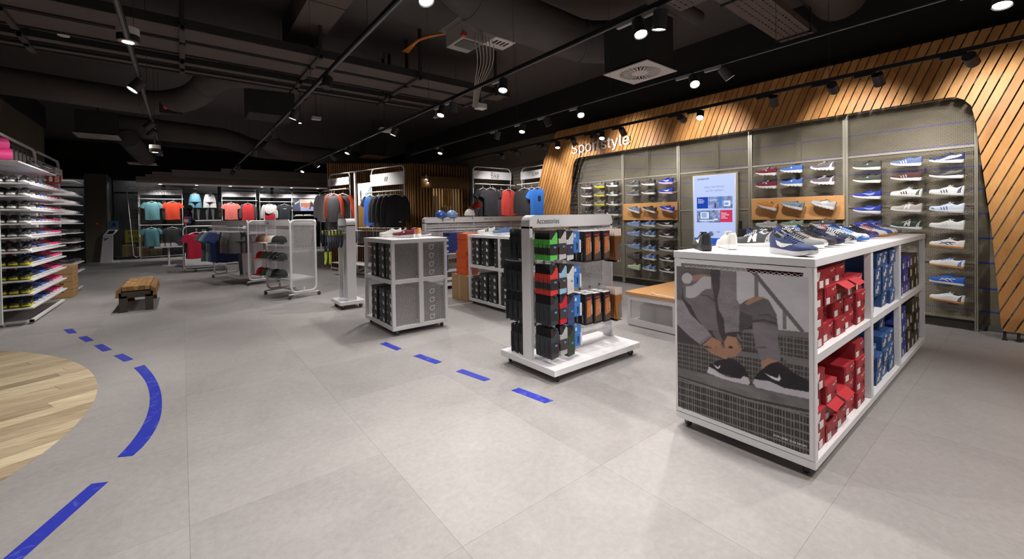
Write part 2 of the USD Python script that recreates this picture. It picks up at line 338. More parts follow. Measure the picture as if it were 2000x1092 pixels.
# ---------------------------------------------------------------- ceiling tracks and their spotlights
HEAD = C(58, 56, 57, .5, .3); ADAPT = C(150, 148, 148, .5); TRACK_M = C(30, 30, 31, .5, .2); TRACK_G = C(112, 110, 108, .45, .4)
LENS = emit(255, 246, 236, 14.)
TRACKS = [('nearest the shoe wall', 5.91, -1.0, 9.6), ('second from the shoe wall', 4.33, -1.0, 9.3), ('third from the shoe wall', 2.75, -1.0, 14.2), ('fourth from the shoe wall', 1.22, -1.0, 15.5), ('farthest from the shoe wall', -.32, -1.0, 12.5)]
for k, (nm, x, y0, y1) in enumerate(TRACKS):
    t = thing('ceiling_track', f'long dark lighting track hung under the ceiling, {nm}', 'lighting track')
    obj(t, 'track', MB().box(x-.018, x+.018, y0, y1, 2.93, 2.965), TRACK_M)
    obj(t, 'track_slot', MB().box(x-.008, x+.008, y0, y1, 2.926, 2.932), TRACK_G if k else TRACK_M)
    for j, y in enumerate(np.arange(y0+.6, y1, 1.9)):
        obj(t, 'hanger_wire', MB().cyl((x, y, 2.96), (x, y, 4.45), .0025, n=4), CHAR)
def head(x, y, aim, lit, label, power, cone=40, big=False, soft=.7):
    t = thing('track_spotlight', label, 'spotlight', group=None)
    d = np.asarray(aim, float) - (x, y, 2.84); d /= np.linalg.norm(d)
    r, L = (.05, .13)
    c0 = np.array([x, y, 2.865]); a = c0 - d*.03; b = a + d*L
    obj(t, 'adapter', MB().box(x-.017, x+.017, y+.02, y+.2, 2.895, 2.932, .003), ADAPT if x < 5 else TRACK_M)
    obj(t, 'stem', MB().cyl((x, y+.03, 2.90), c0, .009).cyl((x, y, 2.895), c0, .012), HEAD)
    obj(t, 'body', MB().cyl(a, b, r, r, 20, cap=False).cyl(a, a + d*.004, r, r, 20).cyl(a + d*(L-.012), a + d*(L-.008), r*.97, r*.97, 20), HEAD, smooth=40)
    if lit: obj(t, 'lens', MB().cyl(b - d*.012, b - d*.006, r*.9, r*.9, 20), LENS)
    if power: spot(b + d*.015, aim, power, cone, soft)
WALL_Y = [(7.25, 7.4), (6.36, 6.3), (5.52, 5.9), (5.04, 4.9), (4.4, 4.3), (3.33, 3.4), (2.08, 2.3), (1.47, 1.5), (1.07, .9), (.4, .15), (-.5, -.6)]
for k, (y, ay) in enumerate(WALL_Y):
    z = (1.9, 2.3, 1.2, 2.6, 1.3, 2.5, 1.2, 2.3, 1.3, 2.3, 1.6)[k]
    head(5.91, y, (7.2, ay, z), False, f'black track spotlight aimed at the shoe wall, {ORD[k]} from the left', 28, 44)
for k, (y, a) in enumerate(((5.95, (5.2, 5.3, .2)), (4.82, (4.6, 4.2, .2)), (3.03, (4.3, 2.4, .8)), (7.8, (6.9, 9, 1.5)))):
    head(5.91, y, a, True, f'lit spotlight on the shoe-wall track, {("left of the Sportstyle lettering", "above the Sportstyle lettering", "over the oak battens right of the lettering", "far left over the bike display")[k]}', 30, 46)
T2H = [(5.15, (3.4, 4.6, 0)), (4.58, (4.9, 3.9, .3)), (3.91, (3.2, 2.6, .4)), (2.29, (3.0, 1.2, .6)), (1.97, (5.2, 1.0, .9)), (.14, (3.6, .3, .4)), (7.85, (3.6, 7.4, .8)), (5.83, (4.3, 6.6, .6))]
for k, (y, a) in enumerate(T2H):
    head(4.33, y, a, k not in (1, 7), f'spotlight on the second track from the shoe wall, {ORD[sorted(range(8), key=lambda i: -T2H[i][0]).index(k)]} from its far end', 34, 48)
T3H = [(1.88, (2.2, 1.0, 0)), (1.70, (3.0, 2.2, .5)), (3.58, (2.0, 3.0, .2)), (4.93, (1.6, 4.4, 0)), (4.64, (3.0, 5.2, .4)), (6.49, (1.9, 6.9, .6)), (8.88, (1.7, 8.6, .8)), (10.06, (4.2, 10.2, 1.4)), (11.6, (3.9, 11.2, 1.4)), (12.99, (1.4, 12, .4))]
for k, (y, a) in enumerate(T3H):
    head(2.75, y, a, True, f'spotlight on the third track from the shoe wall, {ORD[sorted(range(10), key=lambda i: -T3H[i][0]).index(k)]} from its far end', 34, 48)
T4H = [(2.41, (1.4, 1.2, 0)), (4.59, (.4, 3.6, 0)), (6.18, (.3, 6.6, 0)), (7.79, (2.0, 8.2, .6)), (10.13, (.9, 11, .6)), (13.12, (.5, 14.6, .6)), (14.67, (-.4, 16.4, 0))]
for k, (y, a) in enumerate(T4H):
    head(1.22, y, a, k not in (1,), f'spotlight on the fourth track from the shoe wall, {ORD[sorted(range(7), key=lambda i: -T4H[i][0]).index(k)]} from its far end', 36, 50)
T5H = [(5.8, (-1.9, 5.4, .4)), (8.07, (-2.1, 8.8, .9)), (8.76, (-2.1, 9.8, .9)), (10.06, (-1.0, 9.2, 0)), (11.04, (-1.4, 12.4, .6))]
for k, (y, a) in enumerate(T5H):
    head(-.32, y, a, True, f'spotlight on the leftmost ceiling track, {ORD[k]} from the camera', 34, 50)
# tracks run on over the camera: the heads there light the foreground
for k, (x, y, a) in enumerate(((2.75, .2, (1.6, .9, 0)), (2.75, -.6, (2.6, .2, .3)), (1.22, .9, (.6, 1.8, 0)), (1.22, -.3, (.6, .9, 0)), (-.32, 3.4, (-.9, 4.2, 0)), (-.32, 1.6, (-.2, 2.8, 0)), (4.33, -.6, (4.6, -.2, 0)))):
    head(x, y, a, True, f'spotlight above the camera on the {("third", "third", "fourth", "fourth", "leftmost", "leftmost", "second")[k]} track, {("nearer", "rearmost", "nearer", "rearmost", "nearer", "rearmost", "single")[k]} one', 36, 52)
# two big pendant-style drum lamps on the leftmost track
for k, y in enumerate((4.71, 8.98)):
    z = (2.98, 2.62)[k]
    t = thing('drum_lamp', f'wide white and black drum lamp on the leftmost ceiling track, {("near the top edge", "farther back above the spotlights")[k]}', 'ceiling lamp')
    obj(t, 'white_band', MB().cyl((-.32, y, z), (-.32, y, z+.06), .075, n=28), C(200, 196, 194, .5), smooth=40)
    obj(t, 'black_band', MB().cyl((-.32, y, z-.05), (-.32, y, z), .074, n=28), C(34, 33, 33, .5), smooth=40)
    obj(t, 'rim', MB().cyl((-.32, y, z-.056), (-.32, y, z-.05), .068, n=28), C(120, 114, 110, .5))
    obj(t, 'lens', MB().cyl((-.32, y, z-.06), (-.32, y, z-.055), .04, n=20), emit(255, 236, 214, 3.))
    obj(t, 'stem', MB().cyl((-.32, y, z+.06), (-.32, y, max(z+.07, 2.94)), .01), HEAD)
# soft light handed on by the far shop zones beyond the frame's left
# ---------------------------------------------------------------- mesh wall behind the shoes
def diamond_mesh(w, h, fn, a=.03, b=.016, t=.0032, poly=None):
    """expanded metal: zigzag strands filling w x h (or a polygon); fn maps (u, v, c)"""
    nu, nv = int(w/(a/2)), int(h/(b/2)); m_ = MB(); V = []; F = []
    I, J = np.meshgrid(np.arange(nu), np.arange(nv), indexing='ij'); I, J = I.ravel(), J.ravel()
    up = (I+J) % 2 == 0
    x0, x1 = I*a/2, (I+1)*a/2; z0 = np.where(up, J, J+1)*b/2; z1 = np.where(up, J+1, J)*b/2
    if poly is not None:
        import shapely
        k = shapely.contains_xy(poly, (x0+x1)/2, (z0+z1)/2); x0, x1, z0, z1, up = x0[k], x1[k], z0[k], z1[k], up[k]
    n = len(x0); h_ = t/2
    P = np.stack([np.stack([x0, z0-h_], 1), np.stack([x1, z1-h_], 1), np.stack([x1, z1+h_], 1), np.stack([x0, z0+h_], 1)], 1).reshape(-1, 2)
    cc = np.tile([0, 0, -.002, -.002], n)
    V = np.stack(fn(P[:, 0], P[:, 1], cc), 1); q = np.arange(n)[:, None]*4
    return m_.add(V, np.hstack([q, q+1, q+2, q+3]))
W = 7.22
mw = UsdGeom.Xform.Define(stage, '/World/mesh_display_wall').GetPrim(); tag(mw, 'taupe expanded-metal display wall with posts and rails set into the oak battens', 'display wall')
MESH_T = C(158, 150, 132, .5, .15)
POSTS = [6.60, 5.36, 4.12, 2.88, 1.65, .44]
inner = Polygon([(.44, .13)] + [(.44, 2.3), (.47, 2.52), (.58, 2.68), (.78, 2.76)] + [(6.36, 2.76), (6.48, 2.7), (6.56, 2.55), (6.6, 2.3), (6.6, .13)])
for k in range(5):
    y1, y0 = POSTS[k]-.02, POSTS[k+1]+.02
    pl = affinity.translate(inner.intersection(sbox(y0, .14, y1, 2.75)), -y0, -.14)
    obj(mw, 'mesh_panel', diamond_mesh(y1-y0, 2.61, lambda a, b, c, y0=y0: (W-c, y0+a, .14+b), .036, .0172, .0036, pl), MESH_T, smooth=False)
    for z in (2.16, 1.48, .80, .135):
        obj(mw, 'rail', MB().box(W-.012, W+.02, y0-.005, y1+.005, z-.014, z+.014), TAUPE_METAL)
for k, y in enumerate(POSTS):
    zt = 2.75 if 0 < k < 5 else 2.4
    w_ = .014 if k in (0, 5) else .03
    m_ = MB().box(W-.02, W+.03, y-w_, y-.003, .02, zt).box(W-.02, W+.03, y+.003, y+w_, .02, zt).box(W-.01, W+.02, y-.004, y+.004, .02, zt)
    m_.cyl((W, y, 0), (W, y, .03), .02)
    obj(mw, 'post', m_, TAUPE_METAL)
top = [(W, .44, 2.2), (W, .45, 2.42)] + [(W, .63-.18*math.cos(q), 2.57+.18*math.sin(q)) for q in np.radians(np.linspace(0, 90, 7))] + [(W, 6.4, 2.75)] + [(W, 6.4+.2*math.sin(q), 2.55+.2*math.cos(q)) for q in np.radians(np.linspace(0, 90, 7))] + [(W, 6.6, 2.2)]
obj(mw, 'rounded_frame', MB().tube(top, .013, 8), TAUPE_METAL)
obj(mw, 'kick_plate', MB().box(W+.03, W+.05, .44, 6.6, .0, .135), C(60, 58, 52, .5))
obj(mw, 'backing_strip', MB().box(W+.05, W+.09, 4.8, 4.88, .13, 2.7).box(W+.05, W+.09, 3.42, 3.47, .13, 2.75).box(W+.05, W+.09, 2.2, 2.26, .13, 2.75), C(100, 94, 82, .6))
for y0, y1 in ((1.655, 2.855), (4.13, 5.345)):
    o = thing('display_board', f'oak display board on the mesh wall holding three tilted shoes, {"right" if y0 < 3 else "left"} of the lit screen', 'board')
    obj(o, 'panel', MB().box(W-.045, W-.022, y0, y1, 1.305, 1.645, .003), OAKP)
    obj(o, 'edge_shadow_gap', MB().box(W-.024, W-.014, y0+.01, y1-.01, 1.315, 1.635), CHAR)
# ---------------------------------------------------------------- shoes
LS = .29
def _prof(s, xs, ys): return np.interp(s, xs, ys)
def shoe_geo(style):
    pods = style == 'pods'; N = 30 if pods else 20
    s = np.concatenate([[0, .012, .035], np.linspace(.07, .93, N-6), [.965, .988, 1.0]])
    hw = _prof(s, [0, .012, .035, .1, .2, .4, .55, .7, .82, .92, .965, .988, 1], [.016, .023, .028, .0335, .0355, .034, .038, .0445, .044, .035, .027, .018, .008])
    yc = _prof(s, [0, .4, .7, 1], [0, -.002, .002, .006])
    if style == 'court':
        th = _prof(s, [0, .5, 1], [.026, .024, .02]); spring = _prof(s, [0, .8, 1], [0, 0, .006])
        ht = _prof(s, [0, .03, .1, .2, .3, .36, .45, .6, .72, .85, .95, 1], [.058, .066, .062, .054, .056, .066, .064, .05, .04, .032, .026, .012])
    elif style == 'retro':
        th = _prof(s, [0, .3, .6, 1], [.034, .028, .022, .018]); spring = _prof(s, [0, .08, .75, 1], [.004, 0, 0, .016])
        ht = _prof(s, [0, .03, .1, .2, .3, .36, .45, .6, .72, .85, .95, 1], [.05, .07, .064, .052, .055, .068, .062, .048, .038, .03, .024, .01])
    else:
        th = _prof(s, [0, .15, .4, .7, .9, 1], [.036, .038, .032, .026, .022, .016]); spring = _prof(s, [0, .06, .65, .85, 1], [.008, 0, 0, .008, .024])
        ht = _prof(s, [0, .03, .08, .18, .28, .36, .45, .6, .72, .85, .95, 1], [.052, .072, .066, .05, .052, .064, .058, .044, .034, .026, .02, .008])
    if pods: spring = spring + .011*np.maximum(0, np.sin(s*PI*2*6.5))*(s > .04)*(s < .97); th = th + .006
    ht = ht*1.22; x = s*LS; zs = spring + th; S = {}
    # sole
    r = []
    for i in range(len(s)):
        a, b, w_ = spring[i], zs[i], hw[i]+.003
        if pods: zt = th[i]; b = max(b, .03) if False else zs[i]
        r.append([(x[i], yc[i]-w_*.9, a), (x[i], yc[i]-w_*1.04, (a+b)/2), (x[i], yc[i]-w_, b), (x[i], yc[i]+w_, b), (x[i], yc[i]+w_*1.04, (a+b)/2), (x[i], yc[i]+w_*.9, a)])
    def skin(r, closed=True, cap=True):
        r = np.asarray(r, float); n, k, _ = r.shape; v = r.reshape(-1, 3); f = []
        for i in range(n-1):
            for j in range(k if closed else k-1):
                f.append((i*k+j, i*k+(j+1) % k, (i+1)*k+(j+1) % k, (i+1)*k+j))
        f = np.array(f)[:, ::-1]
        m_ = MB().add(v, f)
        if cap:
            for ring, sg in ((r[0], 1), (r[-1], -1)): m_.add(np.vstack([ring, [ring.mean(0)]]), [(j, (j+1) % k, k)[::sg] for j in range(k)])
        return m_
    if pods: zs = _prof(s, s, th) + _prof(s, [0, .06, .65, .85, 1], [.008, 0, 0, .008, .024])
    if pods:
        for i in range(len(s)):
            for q in (2, 3): r[i][q] = (r[i][q][0], r[i][q][1], zs[i])
            for q in (1, 4): r[i][q] = (r[i][q][0], r[i][q][1], (r[i][0][2]+zs[i])/2)
    S['sole'] = skin(r)
    # outer wall / rim / cavity rings
    op = (s > .03) & (s < .375); rim = np.where(op, .62, _prof(s, [.375, .5, .62, .75, 1], [.5, .4, .36, .36, .36]))*hw
    rim = np.where(s <= .03, .5*hw, rim)
    cav = np.where(op, .038*np.sin(np.clip((s-.03)/.345, 0, 1)*PI)**.5, 0)
    rings = []
    for i in range(len(s)):
        w_, h, b, R_ = hw[i], ht[i], zs[i]-.003, rim[i]
        half = [(w_, 0), (w_*1.03, .28*h), (w_*.97, .6*h), (max(R_, w_*.8), .86*h), (R_, h*.985)]
        cv = [(R_*.8, h*(1.0) - (.006 if op[i] else -.001)), (R_*.72, h-.6*cav[i] + (0 if op[i] else .003)), (0, h - cav[i] + (0 if op[i] else .005))]
        L = [(y, z) for y, z in half + cv]; Rr = [(-y, z) for y, z in (half+cv)[-2::-1]]
        rings.append([(x[i], yc[i]+y, b+z) for y, z in L+Rr])
    rings = np.array(rings); n, k, _ = rings.shape; v = rings.reshape(-1, 3); fo, fl_ = [], []
    for i in range(n-1):
        for j in range(k-1):
            q = (i*k+j, i*k+j+1, (i+1)*k+j+1, (i+1)*k+j)
            (fl_ if (4 <= j <= 9 and s[i] > .02 and s[i+1] < .39) else fo).append(q)
    up = MB().add(v, np.array(fo))
    for e in (0, n-1): up.add(np.vstack([rings[e], [rings[e].mean(0)]]), [(j, (j+1) % k, k)[::(-1 if e == 0 else 1)] for j in range(k)])
    S['upper'] = up; S['lining'] = MB().add(v, np.array(fl_))
    def surf(ss, t, side):
        """outer wall: ss along the shoe, t 0 base .. 1 rim"""
        out = []
        for a, b in zip(np.atleast_1d(ss), np.atleast_1d(t)):
            idx = list(range(5)) if side > 0 else [k-1-q for q in range(5)]
            col = np.array([[np.interp(a, s, rings[:, q, d]) for d in range(3)] for q in idx])
            tt = b*4; j = min(int(tt), 3); p = col[j]*(1-(tt-j)) + col[j+1]*(tt-j)
            e = col[j+1]-col[j]; nrm = np.array([0, e[2]*side, -e[1]*side]); nrm /= np.linalg.norm(nrm)+1e-9
            out.append(p + nrm*.0016)
        return np.array(out)
    def patch(polys, sides=(1, -1)):
        m_ = MB()
        for pg in polys:
            t = trimesh.creation.triangulate_polygon(Polygon(pg), engine='earcut'); vv, ff = np.array(t[0]), np.array(t[1])
            vv3 = np.c_[vv, np.zeros(len(vv))]
            vv3, ff = trimesh.remesh.subdivide(vv3, ff)
            for sd in sides:
                p = surf(vv3[:, 0], vv3[:, 1], sd); m_.add(p, ff if sd < 0 else ff[:, ::-1])
        return m_
    S['patch'] = patch
    lc = MB(); ms = np.linspace(.40, .64, 6)
    for q in ms:
        i = np.interp(q, s, np.arange(n)); P = []
        for j in (3, 4, 7, 10, 11):
            P.append([np.interp(q, s, rings[:, j, d]) + (.0035 if d == 2 else (.0 if d else 0)) for d in range(3)])
        lc.tube(P, .0032, 5)
    bow = [np.interp(.42, s, rings[:, 7, d]) for d in range(3)]
    for sg in (-1, 1): lc.tube([np.array(bow)+(0, 0, .006), np.array(bow)+(-.006, sg*.016, .014), np.array(bow)+(.012, sg*.022, .006)], .0028, 4)
    S['laces'] = lc
    zt = np.interp(.36, s, rings[:, 4, 2]); xt = .36*LS
    S['tongue'] = MB().add([(xt+.012, -.017, zt-.008), (xt+.012, .017, zt-.008), (xt-.014, .015, zt+.018), (xt-.014, -.015, zt+.018), (xt+.017, -.017, zt-.008), (xt+.017, .017, zt-.008), (xt-.009, .015, zt+.020), (xt-.009, -.015, zt+.020)],
                           [(0, 3, 2, 1), (4, 5, 6, 7), (0, 1, 5, 4), (1, 2, 6, 5), (2, 3, 7, 6), (3, 0, 4, 7)])
    return S
MARK = {
 'swoosh': [[(.20, .70), (.27, .30), (.36, .16), (.44, .22), (.72, .80), (.44, .46), (.36, .44), (.30, .55)]],
 'stripes': [[(.52+.075*i, .95), (.555+.075*i, .95), (.485+.075*i, .12), (.45+.075*i, .12)] for i in range(3)],
 'strip': [[(.06, .5), (.3, .28), (.55, .1), (.9, .02), (.9, .22), (.62, .32), (.42, .62), (.3, .68), (.1, .72)]],
 'cross': [[(.3, .2), (.34, .2), (.6, .8), (.56, .8)], [(.42, .15), (.46, .15), (.68, .7), (.64, .7)], [(.25, .55), (.7, .35), (.7, .43), (.25, .65)]],
 'letter': [[(.38, .15), (.44, .15), (.47, .5), (.52, .15), (.57, .15), (.53, .85), (.48, .85), (.46, .5), (.42, .85), (.36, .85)]],
 'dot': [[(.43, .45), (.46, .4), (.49, .45), (.5, .58), (.47, .68), (.44, .6)]],
 'saddle': [[(.3, .05), (.5, .05), (.62, .6), (.5, .95), (.4, .9), (.34, .5)]],
 'toe': [[(.8, .02), (.995, .02), (.995, .9), (.9, .7)]],
 'heel': [[(.005, .02), (.2, .02), (.16, .5), (.08, .85), (.005, .9)]],
 'none': []}
GEO = {}
SHOE_FIRST = {}
def shoe(palette, loc, rz, label, group=None, ry=0, flip=False, name='shoe'):
    """palette: (style, upper, sole, mark, markcolour, lace, lining, extra) with colours as RGB"""
    style, up, so, mk, mc, la, li = palette[:7]; extra = palette[7] if len(palette) > 7 else None
    key = palette
    if key in SHOE_FIRST: return dup(SHOE_FIRST[key], label, loc, rz, group, ry)
    if style not in GEO: GEO[style] = shoe_geo(style)
    G = GEO[style]
    t = thing(name, label, 'shoe', loc, rz, group, None, ry); SHOE_FIRST[key] = t
    obj(t, 'sole', G['sole'], C(*so, .6), smooth=45)
    obj(t, 'upper', G['upper'], fabric(*up, 300, .1), smooth=60)
    obj(t, 'lining', G['lining'], C(*li, .85), smooth=50)
    obj(t, 'laces', G['laces'], C(*la, .7), smooth=60)
    obj(t, 'tongue', G['tongue'], C(*up, .8))
    if MARK[mk]: obj(t, 'side_mark', G['patch'](MARK[mk]), C(*mc, .5), smooth=60)
    if extra:
        for nm, col in extra: obj(t, {'toe': 'toe_cap', 'heel': 'heel_counter', 'saddle': 'saddle'}[nm], G['patch'](MARK[nm]), C(*col, .6), smooth=60)
    return t
WHT = (232, 230, 228); BLK = (34, 34, 36); NVY = (44, 52, 92); GRY = (128, 126, 126); LGR = (188, 186, 184); BLU = (52, 78, 170); LBL = (104, 132, 186); GUM = (206, 146, 84); MAR = (108, 40, 54); RED = (196, 30, 46)
# (column, row) -> palette, colour words.  Rows hold the height of the sole
def P(style, up, so, mk='none', mc=WHT, la=None, li=(40, 40, 42), ex=None): return (style, up, so, mk, mc, la or up, li, ex)
PAL = {
 'A1': (P('run', (92, 78, 80), WHT, 'dot'), 'brown-grey running shoe with white sole'), 'A2': (P('run', (120, 118, 112), (214, 206, 40), 'stripes', (40, 40, 40), (220, 214, 120)), 'grey and yellow running shoe'),
 'A3': (P('run', (70, 70, 72), WHT, 'saddle', (180, 180, 178)), 'dark grey running shoe with white sole'), 'A3b': (P('run', (60, 60, 62), WHT, 'toe', WHT), 'white-toed dark running shoe'), 'A3c': (P('run', (62, 66, 64), (90, 92, 90), 'dot'), 'dark green-grey running shoe'),
 'B1': (P('run', (88, 90, 94), (150, 148, 146), 'saddle', (60, 60, 64), WHT), 'mottled grey running shoe'), 'B1b': (P('pods', (112, 130, 158), WHT, 'dot', WHT), 'pale blue shoe with podded sole'), 'B1c': (P('pods', (122, 142, 178), (150, 168, 200), 'dot', WHT), 'light blue shoe with podded sole'),
 'B1d': (P('pods', (84, 82, 80), (90, 88, 86), 'dot', (180, 180, 180)), 'dark grey shoe with podded sole'), 'B1e': (P('pods', (180, 196, 164), (196, 210, 180), 'dot', WHT), 'pale green shoe with podded sole'),
 'B2': (P('run', (74, 70, 66), WHT, 'stripes', (130, 128, 126)), 'dark three-striped running shoe with white sole'), 'B2b': (P('run', (78, 104, 158), (226, 228, 214), 'stripes', (200, 210, 224), WHT, (60, 60, 70), (('heel', (150, 176, 214)),)), 'blue three-striped running shoe with pale heel'),
 'B3': (P('run', (54, 70, 186), (228, 200, 212), 'swoosh', WHT), 'royal blue running shoe with white tick and pinkish sole'), 'B3b': (P('run', (44, 42, 42), WHT, 'swoosh', WHT), 'black running shoe with white tick'),
 'C1': (P('pods', (120, 42, 60), WHT, 'dot', WHT, (200, 190, 190)), 'maroon shoe with white podded sole'), 'C1b': (P('pods', (206, 128, 52), WHT, 'heel', (190, 180, 172), (190, 180, 172)), 'orange and grey shoe with white podded sole'), 'C1c': (P('pods', (190, 188, 184), WHT, 'dot', WHT), 'pale grey shoe with white podded sole'),
 'C2': (P('pods', (78, 112, 182), WHT, 'dot', WHT), 'mid blue shoe with white podded sole'), 'C2b': (P('pods', (132, 150, 166), WHT, 'heel', (86, 104, 112)), 'grey-blue shoe with white podded sole'), 'C2c': (P('pods', (134, 150, 130), WHT, 'dot', (210, 214, 200)), 'sage green shoe with white podded sole'),
 'C3': (P('pods', (104, 94, 102), WHT, 'toe', (214, 212, 212), WHT, BLK, (('heel', (206, 206, 210)),)), 'purple-grey and white shoe with podded sole'), 'C3b': (P('pods', (178, 182, 188), WHT, 'saddle', (206, 204, 206), (80, 80, 84)), 'light grey shoe with white podded sole'), 'C3c': (P('pods', (84, 82, 84), WHT, 'dot', WHT), 'charcoal shoe with white podded sole'),
 'D1': (P('run', (76, 78, 72), (228, 230, 214), 'dot', (150, 152, 150), BLK), 'olive black knit running shoe'), 'D1b': (P('run', (50, 62, 150), WHT, 'swoosh', (150, 164, 224), (40, 50, 120)), 'cobalt blue running shoe with tick'),
 'D2': (P('run', (104, 122, 162), WHT, 'stripes', WHT), 'slate blue running shoe with three white stripes'), 'D2b': (P('run', (92, 60, 60), WHT, 'stripes', (170, 150, 150)), 'wine brown running shoe with three stripes'), 'D2c': (P('court', (232, 230, 228), WHT, 'stripes', BLK, WHT, LGR, (('heel', (60, 60, 60)),)), 'white court shoe with three black stripes'),
 'D2d': (P('retro', (186, 178, 170), WHT, 'letter', WHT, LGR, LGR), 'beige grey retro trainer'), 'D2e': (P('retro', (52, 66, 60), WHT, 'letter', LGR, LGR, LGR, (('heel', (190, 190, 188)),)), 'dark green retro trainer with grey letter'),
 'D3': (P('run', (58, 62, 104), WHT, 'strip', WHT), 'navy running shoe with a white sweeping band'), 'D3b': (P('run', (62, 60, 60), WHT, 'strip', (96, 94, 94)), 'charcoal running shoe with a tonal sweeping band'), 'D3c': (P('retro', (228, 228, 228), WHT, 'stripes', (70, 72, 84), WHT, NVY, (('heel', NVY),)), 'white tennis shoe with dark slanted stripes and navy heel'),
 'D3d': (P('retro', (206, 216, 230), WHT, 'stripes', (70, 110, 190), WHT, LGR, (('toe', (70, 120, 200)),)), 'pale blue tennis shoe with blue toe'), 'D3e': (P('retro', (218, 218, 216), WHT, 'stripes', (190, 190, 190), WHT, LGR), 'silver white tennis shoe'),
 'D3f': (P('court', (234, 230, 228), GUM, 'cross', (52, 56, 100), WHT, RED, (('heel', (234, 230, 228)),)), 'white indoor shoe with red collar and gum sole'), 'D3g': (P('court', (232, 232, 230), GUM, 'heel', (70, 110, 210), (70, 110, 210), BLU), 'white indoor shoe with blue heel and gum sole'),
 'D3h': (P('court', (54, 100, 190), WHT, 'cross', WHT, (70, 120, 210), BLU), 'bright blue indoor shoe with white cross bands'), 'D3i': (P('court', (222, 222, 222), GUM, 'heel', NVY, WHT, NVY), 'white and silver indoor shoe with navy heel')}
Z9 = {0: 1.97, 1: 1.79, 2: 1.585, 3: 1.39, 4: 1.18, 5: .97, 6: .72, 7: .525, 8: .32}
COLS = {'A1': (6.25, [(2.0, 'A1'), (1.815, 'A1'), (1.625, 'A1'), (1.42, 'A3c'), (1.22, 'A3b')]), 'A2': (5.88, [(2.0, 'A2'), (1.815, 'A2'), (1.62, 'A2'), (1.42, 'B1')]), 'A3': (5.54, [(2.0, 'A3'), (1.81, 'A3'), (1.61, 'A3'), (1.4, 'A3b'), (1.2, 'A3c')]),
 'B1': (5.03, [(1.97, 'B1'), (1.79, 'B1'), ('t', 'B1b'), (1.175, 'B1c'), (.98, 'B1c'), (.73, 'B1c'), (.53, 'B1d'), (.315, 'B1e')]), 'B2': (4.68, [(1.97, 'B2'), (1.8, 'B2'), ('t', 'B2'), (1.175, 'B2b'), (.98, 'B2b'), (.705, 'B2b'), (.53, 'B2b'), (.32, 'B2b')]),
 'B3': (4.31, [(1.97, 'B3'), (1.79, 'B3'), ('t', 'B3'), (1.18, 'B3b'), (.975, 'B3b'), (.72, 'B3b'), (.53, 'B3b'), (.32, 'B3b')]),
 'C1': (2.61, [(1.98, 'C1'), (1.78, 'C1'), ('t', 'C1b'), (1.17, 'C1c')]), 'C2': (2.27, [(1.99, 'C2'), (1.79, 'C2'), ('t', 'C2b'), (1.18, 'C2c')]), 'C3': (1.89, [(1.99, 'C3'), (1.79, 'C3'), ('t', 'C3b'), (1.19, 'C3c')]),
 'D1': (1.40, [(1.95, 'D1'), (1.78, 'D1'), (1.57, 'D1b'), (1.38, 'D1b'), (1.18, 'D1b')]), 'D2': (1.02, [(1.96, 'D2'), (1.78, 'D2b'), (1.58, 'D2c'), (1.39, 'D2d'), (1.18, 'D2e')]),
 'D3': (.67, [(1.96, 'D3'), (1.78, 'D3b'), (1.58, 'D3c'), (1.38, 'D3d'), (1.18, 'D3e'), (.96, 'D3f'), (.73, 'D3g'), (.53, 'D3h'), (.32, 'D3i')])}
WORD = {'A': 'far left bay', 'B': 'left of screen', 'C': 'right of screen', 'D': 'rightmost bay'}
SHELF_B = MB().box(-.07, .07, -.003, .11, -.0045, -.0005).box(-.012, .012, .10, .13, -.03, .002)
for cn, (yc, rows) in COLS.items():
    for r, (z, pk) in enumerate(rows):
        pal, wd = PAL[pk]; col = ('left', 'middle', 'right')[int(cn[1])-1]
        lab = f'{wd}, {col} column, row {ORD[r]} from top, {WORD[cn[0]]}'
        if z == 't':
            a = 17; zz = 1.437
            shoe(pal, (W-.118, yc-.135, zz), 90, f'{wd} tilted on the oak board, {col} of three', ry=-a)
            obj(mw, 'shoe_holder', MB().box(W-.15, W-.045, yc-.1, yc-.04, zz+.002, zz+.006), ACRYL)
        else:
            shoe(pal, (W-.125, yc-.142, z), 90, lab, ry=-5)
            obj(mw, 'shoe_holder', MB().box(W-.165, W-.015, yc-.1, yc-.02, z-.008, z-.003), ACRYL)
# ---------------------------------------------------------------- furniture on castors
CAST = C(132, 134, 138, .4, .5); TYRE = C(58, 60, 64, .6)
MESH_W = C(214, 212, 214, .45)
def caster(parent, x, y, z0=.065, yaw=30):
    c, s_ = math.cos(math.radians(yaw)), math.sin(math.radians(yaw))
    ax = np.array([-s_, c, 0])*.013; ctr = np.array([x+c*.012, y+s_*.012, .029])
    f = MB().cyl((x, y, z0-.012), (x, y, z0), .016, n=10)
    for sg in (-1, 1):
        o = ax*sg*1.25
        q = [(x-c*.016, y-s_*.016, z0-.01), (x+c*.018, y+s_*.018, z0-.01), (x+c*.022, y+s_*.022, .026), (x+c*.004, y+s_*.004, .02)]
        V = [np.array(p)+o+ax*k*.12 for k in (-1, 1) for p in q]
        f.add(V, [(0, 1, 2, 3), (7, 6, 5, 4), (0, 4, 5, 1), (1, 5, 6, 2), (2, 6, 7, 3), (3, 7, 4, 0)])
    fk = obj(parent, 'caster', f, CAST)
    obj(fk, 'wheel', MB().cyl(ctr-ax, ctr+ax, .028, n=16), TYRE)
